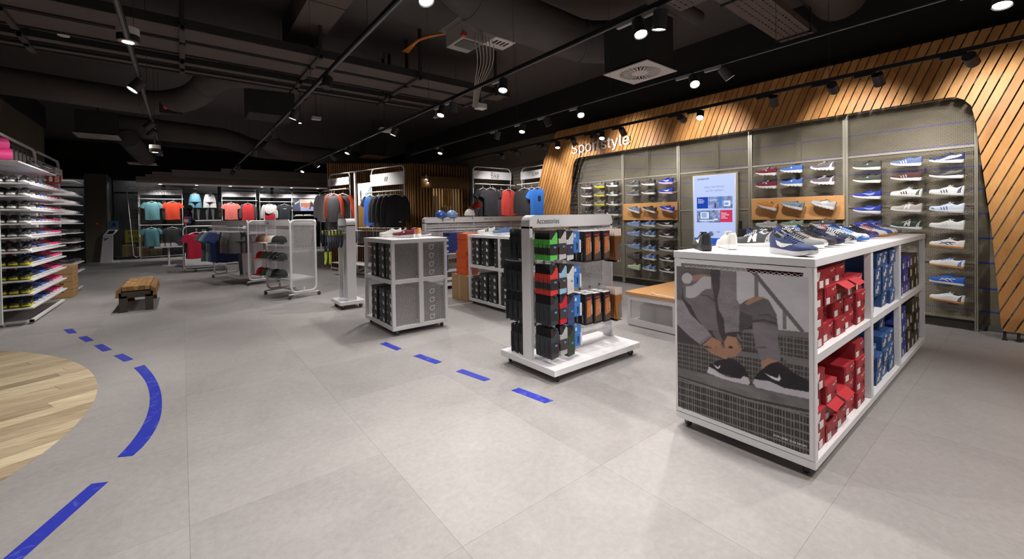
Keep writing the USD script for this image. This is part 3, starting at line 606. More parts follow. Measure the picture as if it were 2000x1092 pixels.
def table(name, label, x0, x1, y0, y1, zt, posts_x=(), posts_y=(), zmid=.615, mesh=(), cat='display table', zb=.062, top=.045):
    t = thing(name, label, cat)
    obj(t, 'tabletop', MB().box(x0-.004, x1+.004, y0-.004, y1+.004, zt-top, zt, .003), WHITE)
    obj(t, 'base', MB().box(x0, x1, y0, y1, zb, zb+.045, .003), WHITE)
    w = .04
    for x in (x0, x1-w):
        for y in (y0, y1-w): obj(t, 'post', MB().box(x, x+w, y, y+w, zb+.045, zt-top, .002), WHITE)
    for x in posts_x:
        for y in (y0, y1-w): obj(t, 'post', MB().box(x, x+w+.02, y, y+w, zb+.045, zt-top, .002), WHITE)
    for y in posts_y:
        for x in (x0, x1-w): obj(t, 'post', MB().box(x, x+w, y, y+w, zb+.045, zt-top, .002), WHITE)
    if zmid: obj(t, 'middle_shelf', MB().box(x0+.003, x1-.003, y0+.003, y1-.003, zmid, zmid+.05, .002), WHITE)
    for kind, c, a0, a1 in mesh:
        for za, zb_ in (((zb+.045, zmid), (zmid+.05, zt-top)) if zmid else ((zb+.045, zt-top),)):
            fn = (lambda a, b, q: (c - q, a0 + a, za + b)) if kind == 'x' else (lambda a, b, q: (a0 + a, c - q, za + b))
            obj(t, 'mesh_panel', diamond_mesh(a1-a0, zb_-za, fn, .03, .0165, .0042), MESH_W, smooth=False)
    for x in (x0+.06, x1-.06):
        for y in (y0+.06, y1-.06): caster(t, x, y, zb, 20 + 60*(x > (x0+x1)/2) + 35*(y > (y0+y1)/2))
    if x1-x0 > 2:
        for y in (y0+.06, y1-.06): caster(t, (x0+x1)/2+.5, y, zb, 60)
    return t
IX0, IX1, IY0, IY1 = 2.574, 5.985, .72, 1.508
isl = table('shoe_island', 'long white shelving island on castors stacked with red, blue and olive shoe boxes', IX0, IX1, IY0, IY1, 1.175, (3.755, 4.72), (), .615,
            [('y', 1.49, IX0+.04, IX1-.04), ('x', 3.74, .86, 1.46), ('x', 4.71, .86, 1.46), ('x', IX1-.01, IY0+.04, IY1-.04)])
# end frame with mesh behind the poster
e = MB()
for a in ((IX0-.004, IX0+.02, IY0+.01, IY0+.05, .11, 1.125), (IX0-.004, IX0+.02, IY1-.05, IY1-.01, .11, 1.125), (IX0-.004, IX0+.02, IY0+.05, IY1-.05, 1.098, 1.125), (IX0-.004, IX0+.02, IY0+.05, IY1-.05, .11, .132)): e.box(*a)
obj(isl, 'end_frame', e, WHITE)
obj(isl, 'end_mesh', diamond_mesh(.76, .96, lambda a, b, q: (IX0+.008-q, IY0+.02+a, .135+b), .0292, .0172, .004), MESH_W, smooth=False)
# ---------------------------------------------------------------- the poster, printed per vertex
POSTER=[
([(.516,1.009),(1.007,1.004),(1.004,.689),(.808,.677),(.797,.765),(.743,.849),(.656,.858),(.578,.818),(.534,.791),(.514,.822)],(206,202,208),''),
([(.543,.634),(.654,.658),(.808,.677),(1.004,.694),(1.004,.659),(.808,.645),(.549,.618)],(122,118,118),''),
([(.536,.616),(.808,.645),(1.004,.659),(1.003,.553),(.807,.529),(.535,.514)],(84,80,80),'grid'),
([(.619,1.006),(.658,1.007),(.978,.694),(.948,.689)],(112,108,108),''),
([(.648,.986),(.673,.966),(.676,.86),(.647,.857)],(126,122,122),''),
([(.839,.792),(.861,.779),(.86,.688),(.838,.686)],(128,124,126),''),
([(-.008,.997),(.516,1.009),(.514,.822),(.534,.791),(.543,.634),(.535,.514),(.409,.479),(-.015,.461)],(74,70,71),''),
([(-.008,1.0),(.313,1.003),(.305,.964),(.166,.953),(.058,.876),(.048,.762),(-.011,.761)],(108,103,106),'knit'),
([(.058,.882),(.166,.953),(.305,.964),(.34,.802),(.353,.68),(.371,.595),(.262,.589),(.185,.656),(.13,.734),(.065,.776)],(122,115,118),''),
([(.219,.824),(.281,.825),(.34,.796),(.34,.781),(.28,.813),(.219,.815)],(96,90,93),''),
([(.141,.942),(.197,.957),(.267,.961),(.297,.952),(.213,.927),(.157,.9)],(172,134,118),''),
([(-.011,.764),(.057,.763),(.13,.673),(.262,.595),(.315,.556),(.215,.478),(.103,.526),(-.013,.595)],(148,142,147),'knit'),
([(.215,.478),(.203,.491),(.296,.562),(.315,.555)],(128,121,126),''),
([(.315,.586),(.371,.595),(.403,.536),(.381,.523),(.337,.554)],(110,104,110),''),
([(.386,1.0),(.516,1.009),(.514,.822),(.534,.785),(.529,.621),(.421,.591),(.411,.683),(.369,.741),(.359,.804),(.378,.882)],(138,131,135),'knit'),
([(.313,1.0),(.386,1.0),(.381,.883),(.359,.804),(.372,.741),(.354,.727),(.336,.802),(.309,.958)],(84,79,82),''),
([(.534,.791),(.585,.825),(.656,.858),(.743,.849),(.797,.76),(.805,.69),(.632,.687),(.529,.609)],(110,104,109),''),
([(.537,.752),(.629,.731),(.629,.687),(.529,.609)],(84,79,83),''),
([(.629,.703),(.802,.695),(.81,.577),(.824,.506),(.684,.477),(.653,.548),(.632,.632)],(130,123,129),''),
([(.629,.709),(.711,.726),(.799,.718),(.802,.705),(.711,.714),(.629,.692)],(80,75,79),''),
([(.671,.748),(.743,.763),(.794,.738),(.793,.73),(.742,.751),(.671,.74)],(90,85,89),''),
([(.656,.546),(.716,.56),(.81,.535),(.812,.525),(.716,.546),(.656,.535)],(96,90,95),''),
([(.576,.803),(.604,.832),(.675,.861),(.719,.857),(.643,.82),(.599,.795)],(178,142,116),''),
([(.428,.598),(.509,.617),(.514,.584),(.439,.571)],(70,66,64),''),
([(.512,.612),(.542,.589),(.539,.563),(.515,.579)],(120,113,118),''),
([(.23,.478),(.311,.549),(.381,.532),(.427,.491),(.441,.427),(.38,.429),(.321,.426),(.261,.45)],(168,128,106),''),
([(.41,.531),(.439,.58),(.508,.578),(.551,.515),(.524,.461),(.472,.448),(.437,.455),(.417,.504)],(172,132,108),''),
([(.448,.51),(.463,.521),(.481,.513),(.483,.49),(.466,.473),(.448,.481)],(62,56,56),''),
([(.381,.514),(.392,.522),(.444,.463),(.437,.453)],(132,98,80),''),
([(.336,.489),(.345,.495),(.409,.432),(.4,.428)],(136,102,84),''),
([(.508,.555),(.516,.556),(.541,.513),(.535,.509)],(140,106,86),''),
([(-.007,.458),(.274,.481),(.443,.459),(.646,.499),(1.006,.57),(1.004,.337),(.629,.303),(.267,.291),(-.01,.276)],(80,76,76),'grid'),
([(.476,.492),(.676,.511),(.69,.476),(.508,.465)],(118,114,114),''),
([(.817,.533),(1.005,.541),(1.005,.495),(.864,.494)],(120,116,116),''),
([(.247,.462),(.548,.518),(.508,.458),(.443,.439),(.427,.422),(.368,.43),(.309,.439)],(166,126,104),''),
([(.654,.539),(.817,.57),(.824,.504),(.803,.487),(.74,.499),(.69,.463),(.676,.505)],(126,119,125),''),
([(.69,.463),(.74,.499),(.807,.488),(.775,.46),(.697,.418)],(168,130,104),''),
([(-.01,.28),(.267,.29),(.599,.301),(.629,.302),(1.004,.331),(1.003,.249),(.598,.217),(-.011,.216)],(116,112,113),'plank'),
([(-.011,.222),(.598,.222),(1.003,.256),(1.003,.24),(.598,.209),(-.011,.212)],(64,60,61),''),
([(-.011,.212),(.598,.209),(1.003,.24),(1.001,-.003),(-.014,-.014)],(66,62,62),'bars'),
([(-.011,.212),(.598,.207),(1.003,.24),(1.003,.227),(.598,.195),(-.011,.201)],(124,120,120),''),
([(.303,.369),(.377,.41),(.443,.432),(.508,.432),(.57,.399),(.603,.345),(.546,.322),(.442,.321),(.367,.324),(.283,.342)],(46,43,48),''),
([(.283,.346),(.333,.337),(.376,.319),(.442,.311),(.538,.323),(.561,.347),(.594,.343),(.611,.315),(.595,.297),(.506,.292),(.392,.291),(.267,.3)],(198,192,203),''),
([(.31,.377),(.334,.365),(.362,.358),(.38,.38),(.376,.36),(.362,.346),(.349,.347)],(225,222,228),''),
([(.636,.346),(.667,.389),(.697,.418),(.747,.463),(.8,.486),(.864,.467),(.91,.444),(1.004,.416),(1.004,.354),(.843,.341),(.725,.355)],(42,39,44),''),
([(.64,.347),(.682,.349),(.739,.358),(.774,.354),(.843,.342),(1.004,.357),(1.004,.318),(.842,.306),(.652,.297),(.628,.319)],(194,188,199),''),
([(.708,.401),(.747,.393),(.802,.388),(.812,.413),(.823,.39),(.814,.375),(.802,.372),(.764,.376)],(225,222,228),''),
([(.148,.925),(.144,.91),(.134,.897),(.117,.887),(.098,.883),(.079,.884),(.063,.891),(.052,.902),(.048,.917),(.052,.932),(.063,.946),(.08,.955),(.099,.96),(.118,.958),(.134,.951),(.145,.94)],(208,206,210),'logo'),
([(.087,.863),(.14,.873),(.189,.903),(.22,.933),(.252,.947),(.309,.95),(.308,.869),(.266,.864),(.227,.84),(.195,.813),(.163,.794),(.123,.785),(.086,.788)],(202,199,204),'logo'),
]

def inpoly(px, py, P):
    P = np.asarray(P, float); r = np.zeros(px.shape, bool); j = len(P)-1
    for i in range(len(P)):
        (xi, yi), (xj, yj) = P[i], P[j]
        r ^= ((yi > py) != (yj > py)) & (px < (xj-xi)*(py-yi)/(yj-yi+1e-12)+xi); j = i
    return r
def print_grid(nx, nz, w, h, fn, draw, blur=0.):
    """grid mesh with a print of nx x nz cells; draw(s, t) -> rgb (0..255)"""
    from scipy.ndimage import gaussian_filter
    s, t = np.meshgrid(np.linspace(0, 1, nx+1), np.linspace(0, 1, nz+1), indexing='ij')
    rgb = draw(s, t)
    if blur: rgb = np.stack([gaussian_filter(rgb[..., k], blur, mode='nearest') for k in range(3)], -1)
    c = rgb/255.; c = np.where(c <= .04045, c/12.92, ((c+.055)/1.055)**2.4)
    i, j = np.meshgrid(np.arange(nx), np.arange(nz), indexing='ij'); a = (i*(nz+1)+j).ravel()
    F = np.stack([a, a+nz+1, a+nz+2, a+1], 1)
    return np.stack(fn(s.ravel()*w, t.ravel()*h, np.zeros(s.size)), 1), F, c.reshape(-1, 3)
def print_obj(parent, name, V, F, c, mat):
    mm = UsdGeom.Mesh.Define(stage, numbered(parent.GetPath().pathString, name))
    mm.CreatePointsAttr(Vt.Vec3fArray.FromNumpy(V.astype(np.float32))); mm.CreateFaceVertexCountsAttr(Vt.IntArray.FromNumpy(np.full(len(F), 4, np.int32)))
    mm.CreateFaceVertexIndicesAttr(Vt.IntArray.FromNumpy(F.astype(np.int32).ravel())); mm.CreateSubdivisionSchemeAttr('none')
    pv = UsdGeom.PrimvarsAPI(mm).CreatePrimvar('displayColor', Sdf.ValueTypeNames.Color3fArray, 'vertex'); pv.Set(Vt.Vec3fArray.FromNumpy(c.astype(np.float32)))
    UsdShade.MaterialBindingAPI.Apply(mm.GetPrim()).Bind(mat); return mm.GetPrim()
PRINT = painted('print')
def draw_poster(s, t):
    rg = np.random.default_rng(4)
    im = np.zeros(s.shape+(3,)) + np.array([70, 66, 67])
    fine = rg.uniform(-1, 1, s.shape); big = meshkit.fbm(np.stack([s*9, t*26, s*0], -1), 3, 2)-.5
    for poly, col, kind in POSTER:
        k = inpoly(s, t, poly)
        if not k.any(): continue
        c = np.broadcast_to(np.array(col, float), s.shape+(3,)).copy()
        if kind == 'knit': c += (fine*13 + big*26)[..., None]
        elif kind == 'grid':
            g = (np.mod(s, .0215) < .006) | (np.mod(t-.045*s, .03) < .007); c = np.where(g[..., None], c+34, c-14) + (big*14)[..., None]
        elif kind == 'bars':
            g = np.mod(s, .0188) < .0062; hl = np.mod(t-.028*s+.006, .0475) < .0095; c = np.where((g | hl)[..., None], c+58, c-16) + (big*18)[..., None]
        elif kind == 'plank': c += (big*40)[..., None]
        elif kind == 'logo': c = .86*c + .14*im
        else: c += (big*16 + fine*2)[..., None]
        im[k] = c[k]
    return np.clip(im, 0, 255)
po = thing('poster', 'large greyish photo poster of a person tying black sports shoes, on the end of the shoe island', 'poster')
PX = IX0-.0045; fnp = lambda a, b, c: (PX - c, 1.49 - a, .137 + b)
obj(po, 'board', MB().box(PX+.0005, PX+.003, 1.49-.743, 1.49, .137, .137+.937), CARD_W)
print_obj(po, 'print', *print_grid(250, 315, .743, .937, fnp, draw_poster, .55), PRINT)
obj(po, 'lettering', MB().text('AUS LIEBE ZUM SPORT', .0105, lambda a, b, c: (PX - .0006 - c, 1.49 - .768*.743 - a, .137 + .037*.937 + b), .0006, True, .164), C(222, 220, 218, .6))

# ---------------------------------------------------------------- shoe boxes; front faces local -y
BOX_FIRST = {}
def shoe_box(style, loc, rz, label, group, size=(.205, .33, .108)):
    key = (style, size)
    if key in BOX_FIRST: return dup(BOX_FIRST[key], label, loc, rz, group)
    w, d, h = size; t = thing('shoe_box', label, 'shoe box', loc, rz, group); BOX_FIRST[key] = t
    f = on_negy(-.0005, 0, 0); f2 = on_negy(-.0022, 0, 0)
    if style.startswith('red'):
        obj(t, 'body', MB().box(0, w, 0, d, 0, h-.002), C(150, 34, 44, .55))
        obj(t, 'lid', MB().box(-.002, w+.002, -.001, d+.002, h-.012, h), C(168, 34, 46, .55))
        if style != 'red_side':
            flap = [(.012, h)] + [(.03, .055), (.05, .045)] + [(.10, .05), (.17, .052), (w-.002, .056), (w-.002, h)]
            if style == 'red_open': obj(t, 'flap', MB().prism(flap, .003, lambda a, b, c: (a, -.001-c-(h-b)*.8, h-(h-b)*.55)), C(184, 32, 48, .5))
            else: obj(t, 'flap', MB().prism(flap, .0015, f), C(172, 34, 48, .5))
            obj(t, 'label', MB().box(.022, .085, -.0025, -.0002, .008, .042), C(222, 218, 214, .6))
            obj(t, 'hole', MB().prism(Point(w-.03, .03).buffer(.009), .001, f2), C(46, 18, 22, .8))
            obj(t, 'lettering', MB().text('PUMA', .011, on_negy(-.0022 if style != 'red_open' else -.0008, w-.085, h-.03), .0008, True).prism(Polygon([(w-.03, h-.02), (w-.018, h-.012), (w-.012, h-.014), (w-.02, h-.024)]), .0008, f2), C(226, 190, 186, .6))
        else:
            obj(t, 'label', MB().box(.1, .16, -.0025, -.0002, .008, .045), C(222, 218, 214, .6)); obj(t, 'print', MB().prism(Polygon(arc(.06, h-.01, .05, 180, 360, 12)), .001, f2), C(226, 218, 214, .6))
    elif style == 'blue' or style == 'navy':
        c0 = (48, 82, 132) if style == 'blue' else (46, 58, 132)
        obj(t, 'body', MB().box(0, w, 0, d, 0, h-.002), C(*c0, .5)); obj(t, 'lid', MB().box(-.002, w+.002, -.002, d+.002, h-.035, h), C(*[int(q*1.08) for q in c0], .5))
        if style == 'blue':
            obj(t, 'label', MB().box(.035, .10, -.0015, 0, .02, .052), C(190, 182, 166, .6)); obj(t, 'barcode_label', MB().box(.085, .115, -.003, 0, .042, .075), C(220, 222, 226, .6))
            m_ = MB()
            for q in range(3): m_.prism(Polygon([(.1+q*.022, h-.022), (.115+q*.022, h-.022), (.115+q*.022, h-.006), (.1+q*.022, h-.006)]), .001, f2)
            obj(t, 'print', m_, C(196, 206, 222, .6), kind='stuff')
        else:
            obj(t, 'label', MB().box(.03, .075, -.0015, 0, .012, .06), C(206, 208, 218, .6)); obj(t, 'print', MB().prism(sbox(.11, .02, .165, .07).difference(sbox(.117, .027, .158, .063)), .001, f2), C(150, 160, 206, .6))
    elif style == 'olive':
        obj(t, 'body', MB().box(0, w, 0, d, 0, h-.002), C(58, 54, 42, .6)); obj(t, 'lid', MB().box(-.002, w+.002, -.002, d+.002, h-.03, h), C(66, 58, 44, .6)); obj(t, 'label', MB().prism(Polygon([(.05, .01), (.11, .01), (.11, .05)] + arc(.08, .05, .03, 0, 180, 8)[1:]), .001, f), C(206, 204, 190, .6))
    elif style in ('black', 'blackr'):
        obj(t, 'body', MB().box(0, w, 0, d, 0, h-.002), C(46, 46, 47, .55)); obj(t, 'lid', MB().box(-.0015, w+.0015, -.0015, d+.0015, h-.03, h), C(50, 50, 51, .55))
        obj(t, 'label', MB().prism(Polygon([(w*.6, .012), (w*.86, .012), (w*.86, .05)] + [(p[0], p[1]) for p in arc(w*.86-.045, .02, .045, 42, 95, 6)] + [(w*.6, .045)]).buffer(0), .0012, f), C(206, 206, 204, .6))
        obj(t, 'small_label', MB().box(.01, .028, -.0015, 0, .03, .056), C(190, 190, 190, .6))
        if style == 'blackr': obj(t, 'ring_logo', MB().prism(Point(.18, .05).buffer(.036, 10).difference(Point(.18, .05).buffer(.021, 10)).union(sbox(.137, .068, .160, .084)), .0012, lambda a, b, c: (-.0016-c, a, b)), C(206, 206, 206, .5))
        obj(t, 'slash', MB().prism(Polygon([(.02, .028), (.028, .022), (w-.03, h-.012), (w-.04, h-.006)]), .0008, f2), C(84, 84, 84, .6))
    else:
        c0 = {'orange': (226, 92, 34), 'purple': (62, 50, 120), 'dkblue': (40, 56, 122)}[style]
        obj(t, 'body', MB().box(0, w, 0, d, 0, h-.002), C(*c0, .5)); obj(t, 'lid', MB().box(-.002, w+.002, -.002, d+.002, h-.03, h), C(*[min(255, int(q*1.06)) for q in c0], .5))
        if style != 'orange': obj(t, 'label', MB().box(w*.58, w*.9, -.002, 0, .02, .06), C(212, 210, 216, .6))
    return t
_rg = random.Random(11); Y0 = IY0 + .022
def box_grid(style_fn, xs, counts, zb, comp, group, w=.205):
    for c_, (x, n) in enumerate(zip(xs, counts)):
        for r in range(n):
            st = style_fn(c_, r); jy = _rg.uniform(0, .02) + (.05 if _rg.random() < .12 else 0); jx = _rg.uniform(-.004, .004)
            nm = {'r': 'red', 'b': 'blue', 'n': 'navy', 'o': 'olive'}[st[0]]
            shoe_box(st, (x+jx, Y0+jy, zb + r*.1085), _rg.uniform(-1.2, 1.2), f'{nm} shoe box, {ORD[r]} up in the {ORD[c_]} stack of the {comp}', group, (w, .33, .108))
box_grid(lambda c, r: 'red_side' if c == 0 else ('red_open' if (c, r) in ((3, 2), (2, 2)) else 'red'), (2.622, 2.838, 3.052, 3.268, 3.484), (4, 4, 4, 3, 3), .666, 'near upper compartment', 'red shoe boxes in the island')
box_grid(lambda c, r: 'red_side' if c == 0 else ('red_open' if (c, r) in ((1, 1), (2, 1)) else 'red'), (2.622, 2.838, 3.052, 3.268, 3.484), (4, 3, 2, 3, 4), .1075, 'near lower compartment', 'red shoe boxes in the island')
shoe_box('red', (3.06, Y0+.16, .1075+2*.1085), 0, 'red shoe box set back in the lower island compartment, with a white jumping-cat print', 'red shoe boxes in the island')
box_grid(lambda c, r: 'blue', (3.83, 4.05, 4.265, 4.485), (4, 4, 4, 4), .666, 'middle upper compartment', 'blue shoe boxes in the island', .2)
box_grid(lambda c, r: 'blue', (3.83, 4.05, 4.265, 4.485), (3, 2, 3, 4), .1075, 'middle lower compartment', 'blue shoe boxes in the island', .2)
box_grid(lambda c, r: 'navy' if c < 3 else 'olive', (4.80, 5.01, 5.22, 5.43, 5.64), (4, 3, 3, 3, 3), .666, 'far upper compartment', None, .2)
box_grid(lambda c, r: 'navy' if c < 2 else 'olive', (4.80, 5.01, 5.22, 5.43, 5.64), (3, 4, 4, 4, 4), .1075, 'far lower compartment', None, .2)
# ---------------------------------------------------------------- shoes standing on the island
IT = 1.1755
TOPS = [(P('run', (40, 42, 44), (46, 46, 46), 'swoosh', WHT, BLK, BLK, (('heel', (36, 38, 40)),)), 2.775, 1.415, 36, 'black running shoe seen from the heel at the left end of the island top'),
 (P('retro', (206, 202, 196), WHT, 'none', WHT, WHT, LGR), 2.99, 1.35, 38, 'pale grey shoe seen from the heel, second from the left on the island top'),
 (P('retro', (70, 72, 74), WHT, 'letter', WHT, LGR, LGR, (('heel', LGR),)), 3.27, 1.30, 98, 'dark grey retro trainer with white heel, third from the left on the island top'),
 (P('court', WHT, WHT, 'heel', (66, 68, 76), WHT, BLK), 3.5, 1.32, 48, 'white shoe with dark heel tab, fourth from the left on the island top'),
 (P('run', (62, 72, 112), (206, 204, 204), 'swoosh', WHT, (50, 58, 96), BLK), 2.715, .865, -120, 'navy running shoe with white tick at the near corner of the island top'),
 (P('run', (118, 120, 122), WHT, 'dot', WHT, BLK, BLK), 3.17, .975, -104, 'grey laced running shoe with white sole right of the navy one'),
 (P('run', (168, 160, 154), WHT, 'none', WHT, (150, 144, 140), BLK), 3.34, 1.0, -104, 'beige grey running shoe with white sole in the front row on the island'),
 (P('run', (66, 62, 66), (70, 66, 70), 'none', WHT, BLK, BLK), 3.53, 1.0, -103, 'charcoal running shoe in the front row on the island'),
 (P('run', (46, 52, 86), (52, 56, 84), 'swoosh', WHT, (40, 46, 80), BLK), 3.72, 1.0, -102, 'dark navy running shoe in the front row on the island'),
 (P('court', (60, 62, 78), WHT, 'stripes', WHT, WHT, NVY, (('toe', WHT), ('saddle', WHT))), 4.03, 1.0, -102, 'white and navy striped sneaker in the front row on the island'),
 (P('retro', (214, 222, 232), (60, 120, 200), 'stripes', (60, 120, 200), (60, 130, 210), (60, 130, 210), (('toe', (52, 112, 196)),)), 4.32, .98, -102, 'white tennis shoe with bright blue toe on the island'),
 (P('run', (52, 50, 58), (96, 84, 168), 'none', WHT, BLK, BLK, (('toe', (96, 84, 168)),)), 4.8, 1.01, -100, 'black shoe with violet toe on the island'),
 (P('court', (232, 228, 226), GUM, 'cross', (190, 30, 50), RED, RED), 5.14, 1.01, -100, 'white shoe with red laces and gum sole on the island'),
 (P('court', (70, 106, 190), GUM, 'cross', WHT, (60, 90, 180), BLU), 5.42, 1.02, -100, 'blue indoor shoe with gum sole on the island'),
 (P('court', (226, 226, 226), GUM, 'heel', BLU, BLU, BLU), 5.66, 1.02, -100, 'white indoor shoe with blue laces and gum sole on the island'),
 (P('run', (150, 148, 146), (132, 130, 126), 'none', WHT, GRY, BLK), 5.85, 1.02, -98, 'grey shoe at the far end of the island top')]
def at_toe(x, y, a): return (x - math.cos(math.radians(a))*LS*.5, y - math.sin(math.radians(a))*LS*.5)
for pal, x, y, a, lab in TOPS:
    q = at_toe(x, y, a); shoe(pal, (q[0], q[1], IT), a, lab)
for x, y, a, ref, lab in ((3.62, 1.34, -100, 4, 'navy running shoe in the back row on the island'), (3.80, 1.35, -100, 7, 'charcoal running shoe in the back row on the island, left of a blue one'), (3.98, 1.35, -100, 13, 'blue shoe heel in the back row on the island'),
                          (4.17, 1.35, -100, 9, 'white and navy sneaker in the back row on the island'), (4.42, 1.35, -100, 10, 'white and blue tennis shoe in the back row on the island'), (4.86, 1.36, -80, 11, 'black and violet shoe in the back row on the island'), (5.2, 1.36, -80, 12, 'white shoe with red laces in the back row on the island'), (5.55, 1.36, -80, 13, 'blue indoor shoe in the back row at the island far end')):
    q = at_toe(x, y, a); shoe(TOPS[ref][0], (q[0], q[1], IT), a, lab)
q = at_toe(2.93, .95, 180-62); shoe(P('court', (40, 40, 42), WHT, 'none', WHT, BLK, BLK), (2.95, .86, .1075+3*.1085+.001), 20, 'black shoe with white sole lying on red boxes in the lower island compartment')

# ---------------------------------------------------------------- lit information screen on the mesh wall
SX = W - .06
sc = thing('info_screen', 'tall lit information screen with blue and red panels on the mesh display wall', 'screen')
obj(sc, 'housing', MB().box(SX, W-.025, 3.055, 3.83, .86, 2.10, .004), C(166, 160, 146, .4, .2))
def draw_screen(s, t):
    im = np.zeros(s.shape+(3,)) + np.array([190, 206, 250]); im += ((t-.5)*20)[..., None]
    y = 3.80 - s*.70; z = .885 + t*1.185
    rg = np.random.default_rng(7); tex = meshkit.fbm(np.stack([s*14, t*20, s*0], -1), 3, 5)
    def R(y1, y0, z0, z1): return (y < y1) & (y > y0) & (z > z0) & (z < z1)
    im[R(3.748, 3.545, 1.506, 1.707)] = (34, 70, 176)
    k = R(3.545, 3.138, 1.502, 1.704); ph = 120 + 130*(tex-.2); pic = np.stack([ph*.82, ph*.92, np.minimum(ph*1.15+10, 255)], -1); im[k] = pic[k]
    for a, b, zz, z1, c in ((3.36, 3.31, 1.53, 1.70, (70, 130, 210)), (3.44, 3.41, 1.515, 1.60, (60, 70, 110)), (3.28, 3.17, 1.54, 1.63, (226, 236, 250)), (3.52, 3.38, 1.64, 1.66, (190, 214, 246)), (3.27, 3.2, 1.56, 1.60, (120, 150, 220))): im[R(a, b, zz, z1)] = c
    k = R(3.748, 3.344, 1.267, 1.473); ph = 90 + 200*(tex-.2); pic = np.stack([ph*.84, ph*.92, np.minimum(ph*1.12+14, 255)], -1); im[k] = pic[k]
    for a, b, zz, z1, c in ((3.70, 3.52, 1.32, 1.455, (70, 84, 120)), (3.69, 3.53, 1.33, 1.448, (214, 228, 250)), (3.66, 3.57, 1.35, 1.43, (150, 176, 220)), (3.70, 3.44, 1.285, 1.315, (206, 216, 236)), (3.45, 3.38, 1.30, 1.33, (222, 230, 246))): im[R(a, b, zz, z1)] = c
    im[R(3.344, 3.14, 1.269, 1.473)] = (206, 60, 96)
    k = R(3.53, 3.35, 1.03, 1.11) & (tex > .45); im[k] = (96, 108, 150)
    im[z < .997] = (44, 92, 196)
    return np.clip(im, 0, 255)
SCR = usdkit.material(stage, '/World/Looks/screen_print', {'a': ('attribute', {'attribute': 'displayColor'}), 'e': ('emission', {'strength': 1.0})}, [('a.color', 'e.color')], surface='e.emission')
obj(sc, 'bezel', MB().box(SX-.004, SX+.001, 3.085, 3.815, .875, 2.078), C(232, 232, 236, .4))
print_obj(sc, 'display', *print_grid(140, 220, .70, 1.185, lambda a, b, c: (SX-.0055-c, 3.80-a, .885+b), draw_screen, .4), SCR)
tx = lambda y, z: (lambda a, b, c: (SX-.006-c, y-a, z+b))
obj(sc, 'lettering', MB().text('INTERSPORT', .024, tx(3.736, 2.008), .0006, True, .215), emit(30, 40, 120, .8))
obj(sc, 'lettering', MB().text('Hallo, wie können', .034, tx(3.613, 1.86), .0006, False, .34).text('wir Dir helfen?', .034, tx(3.588, 1.797), .0006, False, .30), emit(140, 146, 190, .9))
m_ = MB()
for q, (t_, wd) in enumerate((('PRODUKTE', .09), ('UND AKTION', .115), ('ENTDECKEN', .1))): m_.text(t_, .016, tx(3.728, 1.655-q*.027), .0006, True, wd)
for q, (t_, wd) in enumerate((('PRODUKTE', .09), ('AUS WEITEREN', .13), ('STORES', .07), ('BESTELLEN', .1))): m_.text(t_, .016, tx(3.325, 1.412-q*.027), .0006, True, wd)
obj(sc, 'caption', m_, emit(240, 240, 250, 1.)); obj(sc, 'divider', MB().box(SX-.0065, SX-.006, 3.70, 3.728, 1.684, 1.687).box(SX-.0065, SX-.006, 3.30, 3.325, 1.44, 1.443), emit(240, 240, 250, 1.))
bag = thing('hook_holder', 'small dark holder hanging on the mesh wall right of the lit screen', 'holder')
obj(bag, 'pouch', MB().box(W-.12, W-.02, 2.90, 3.04, 1.02, 1.16, .01), CHAR); obj(bag, 'handset', MB().box(W-.1, W-.06, 2.99, 3.03, 1.12, 1.29, .006), BLACK)
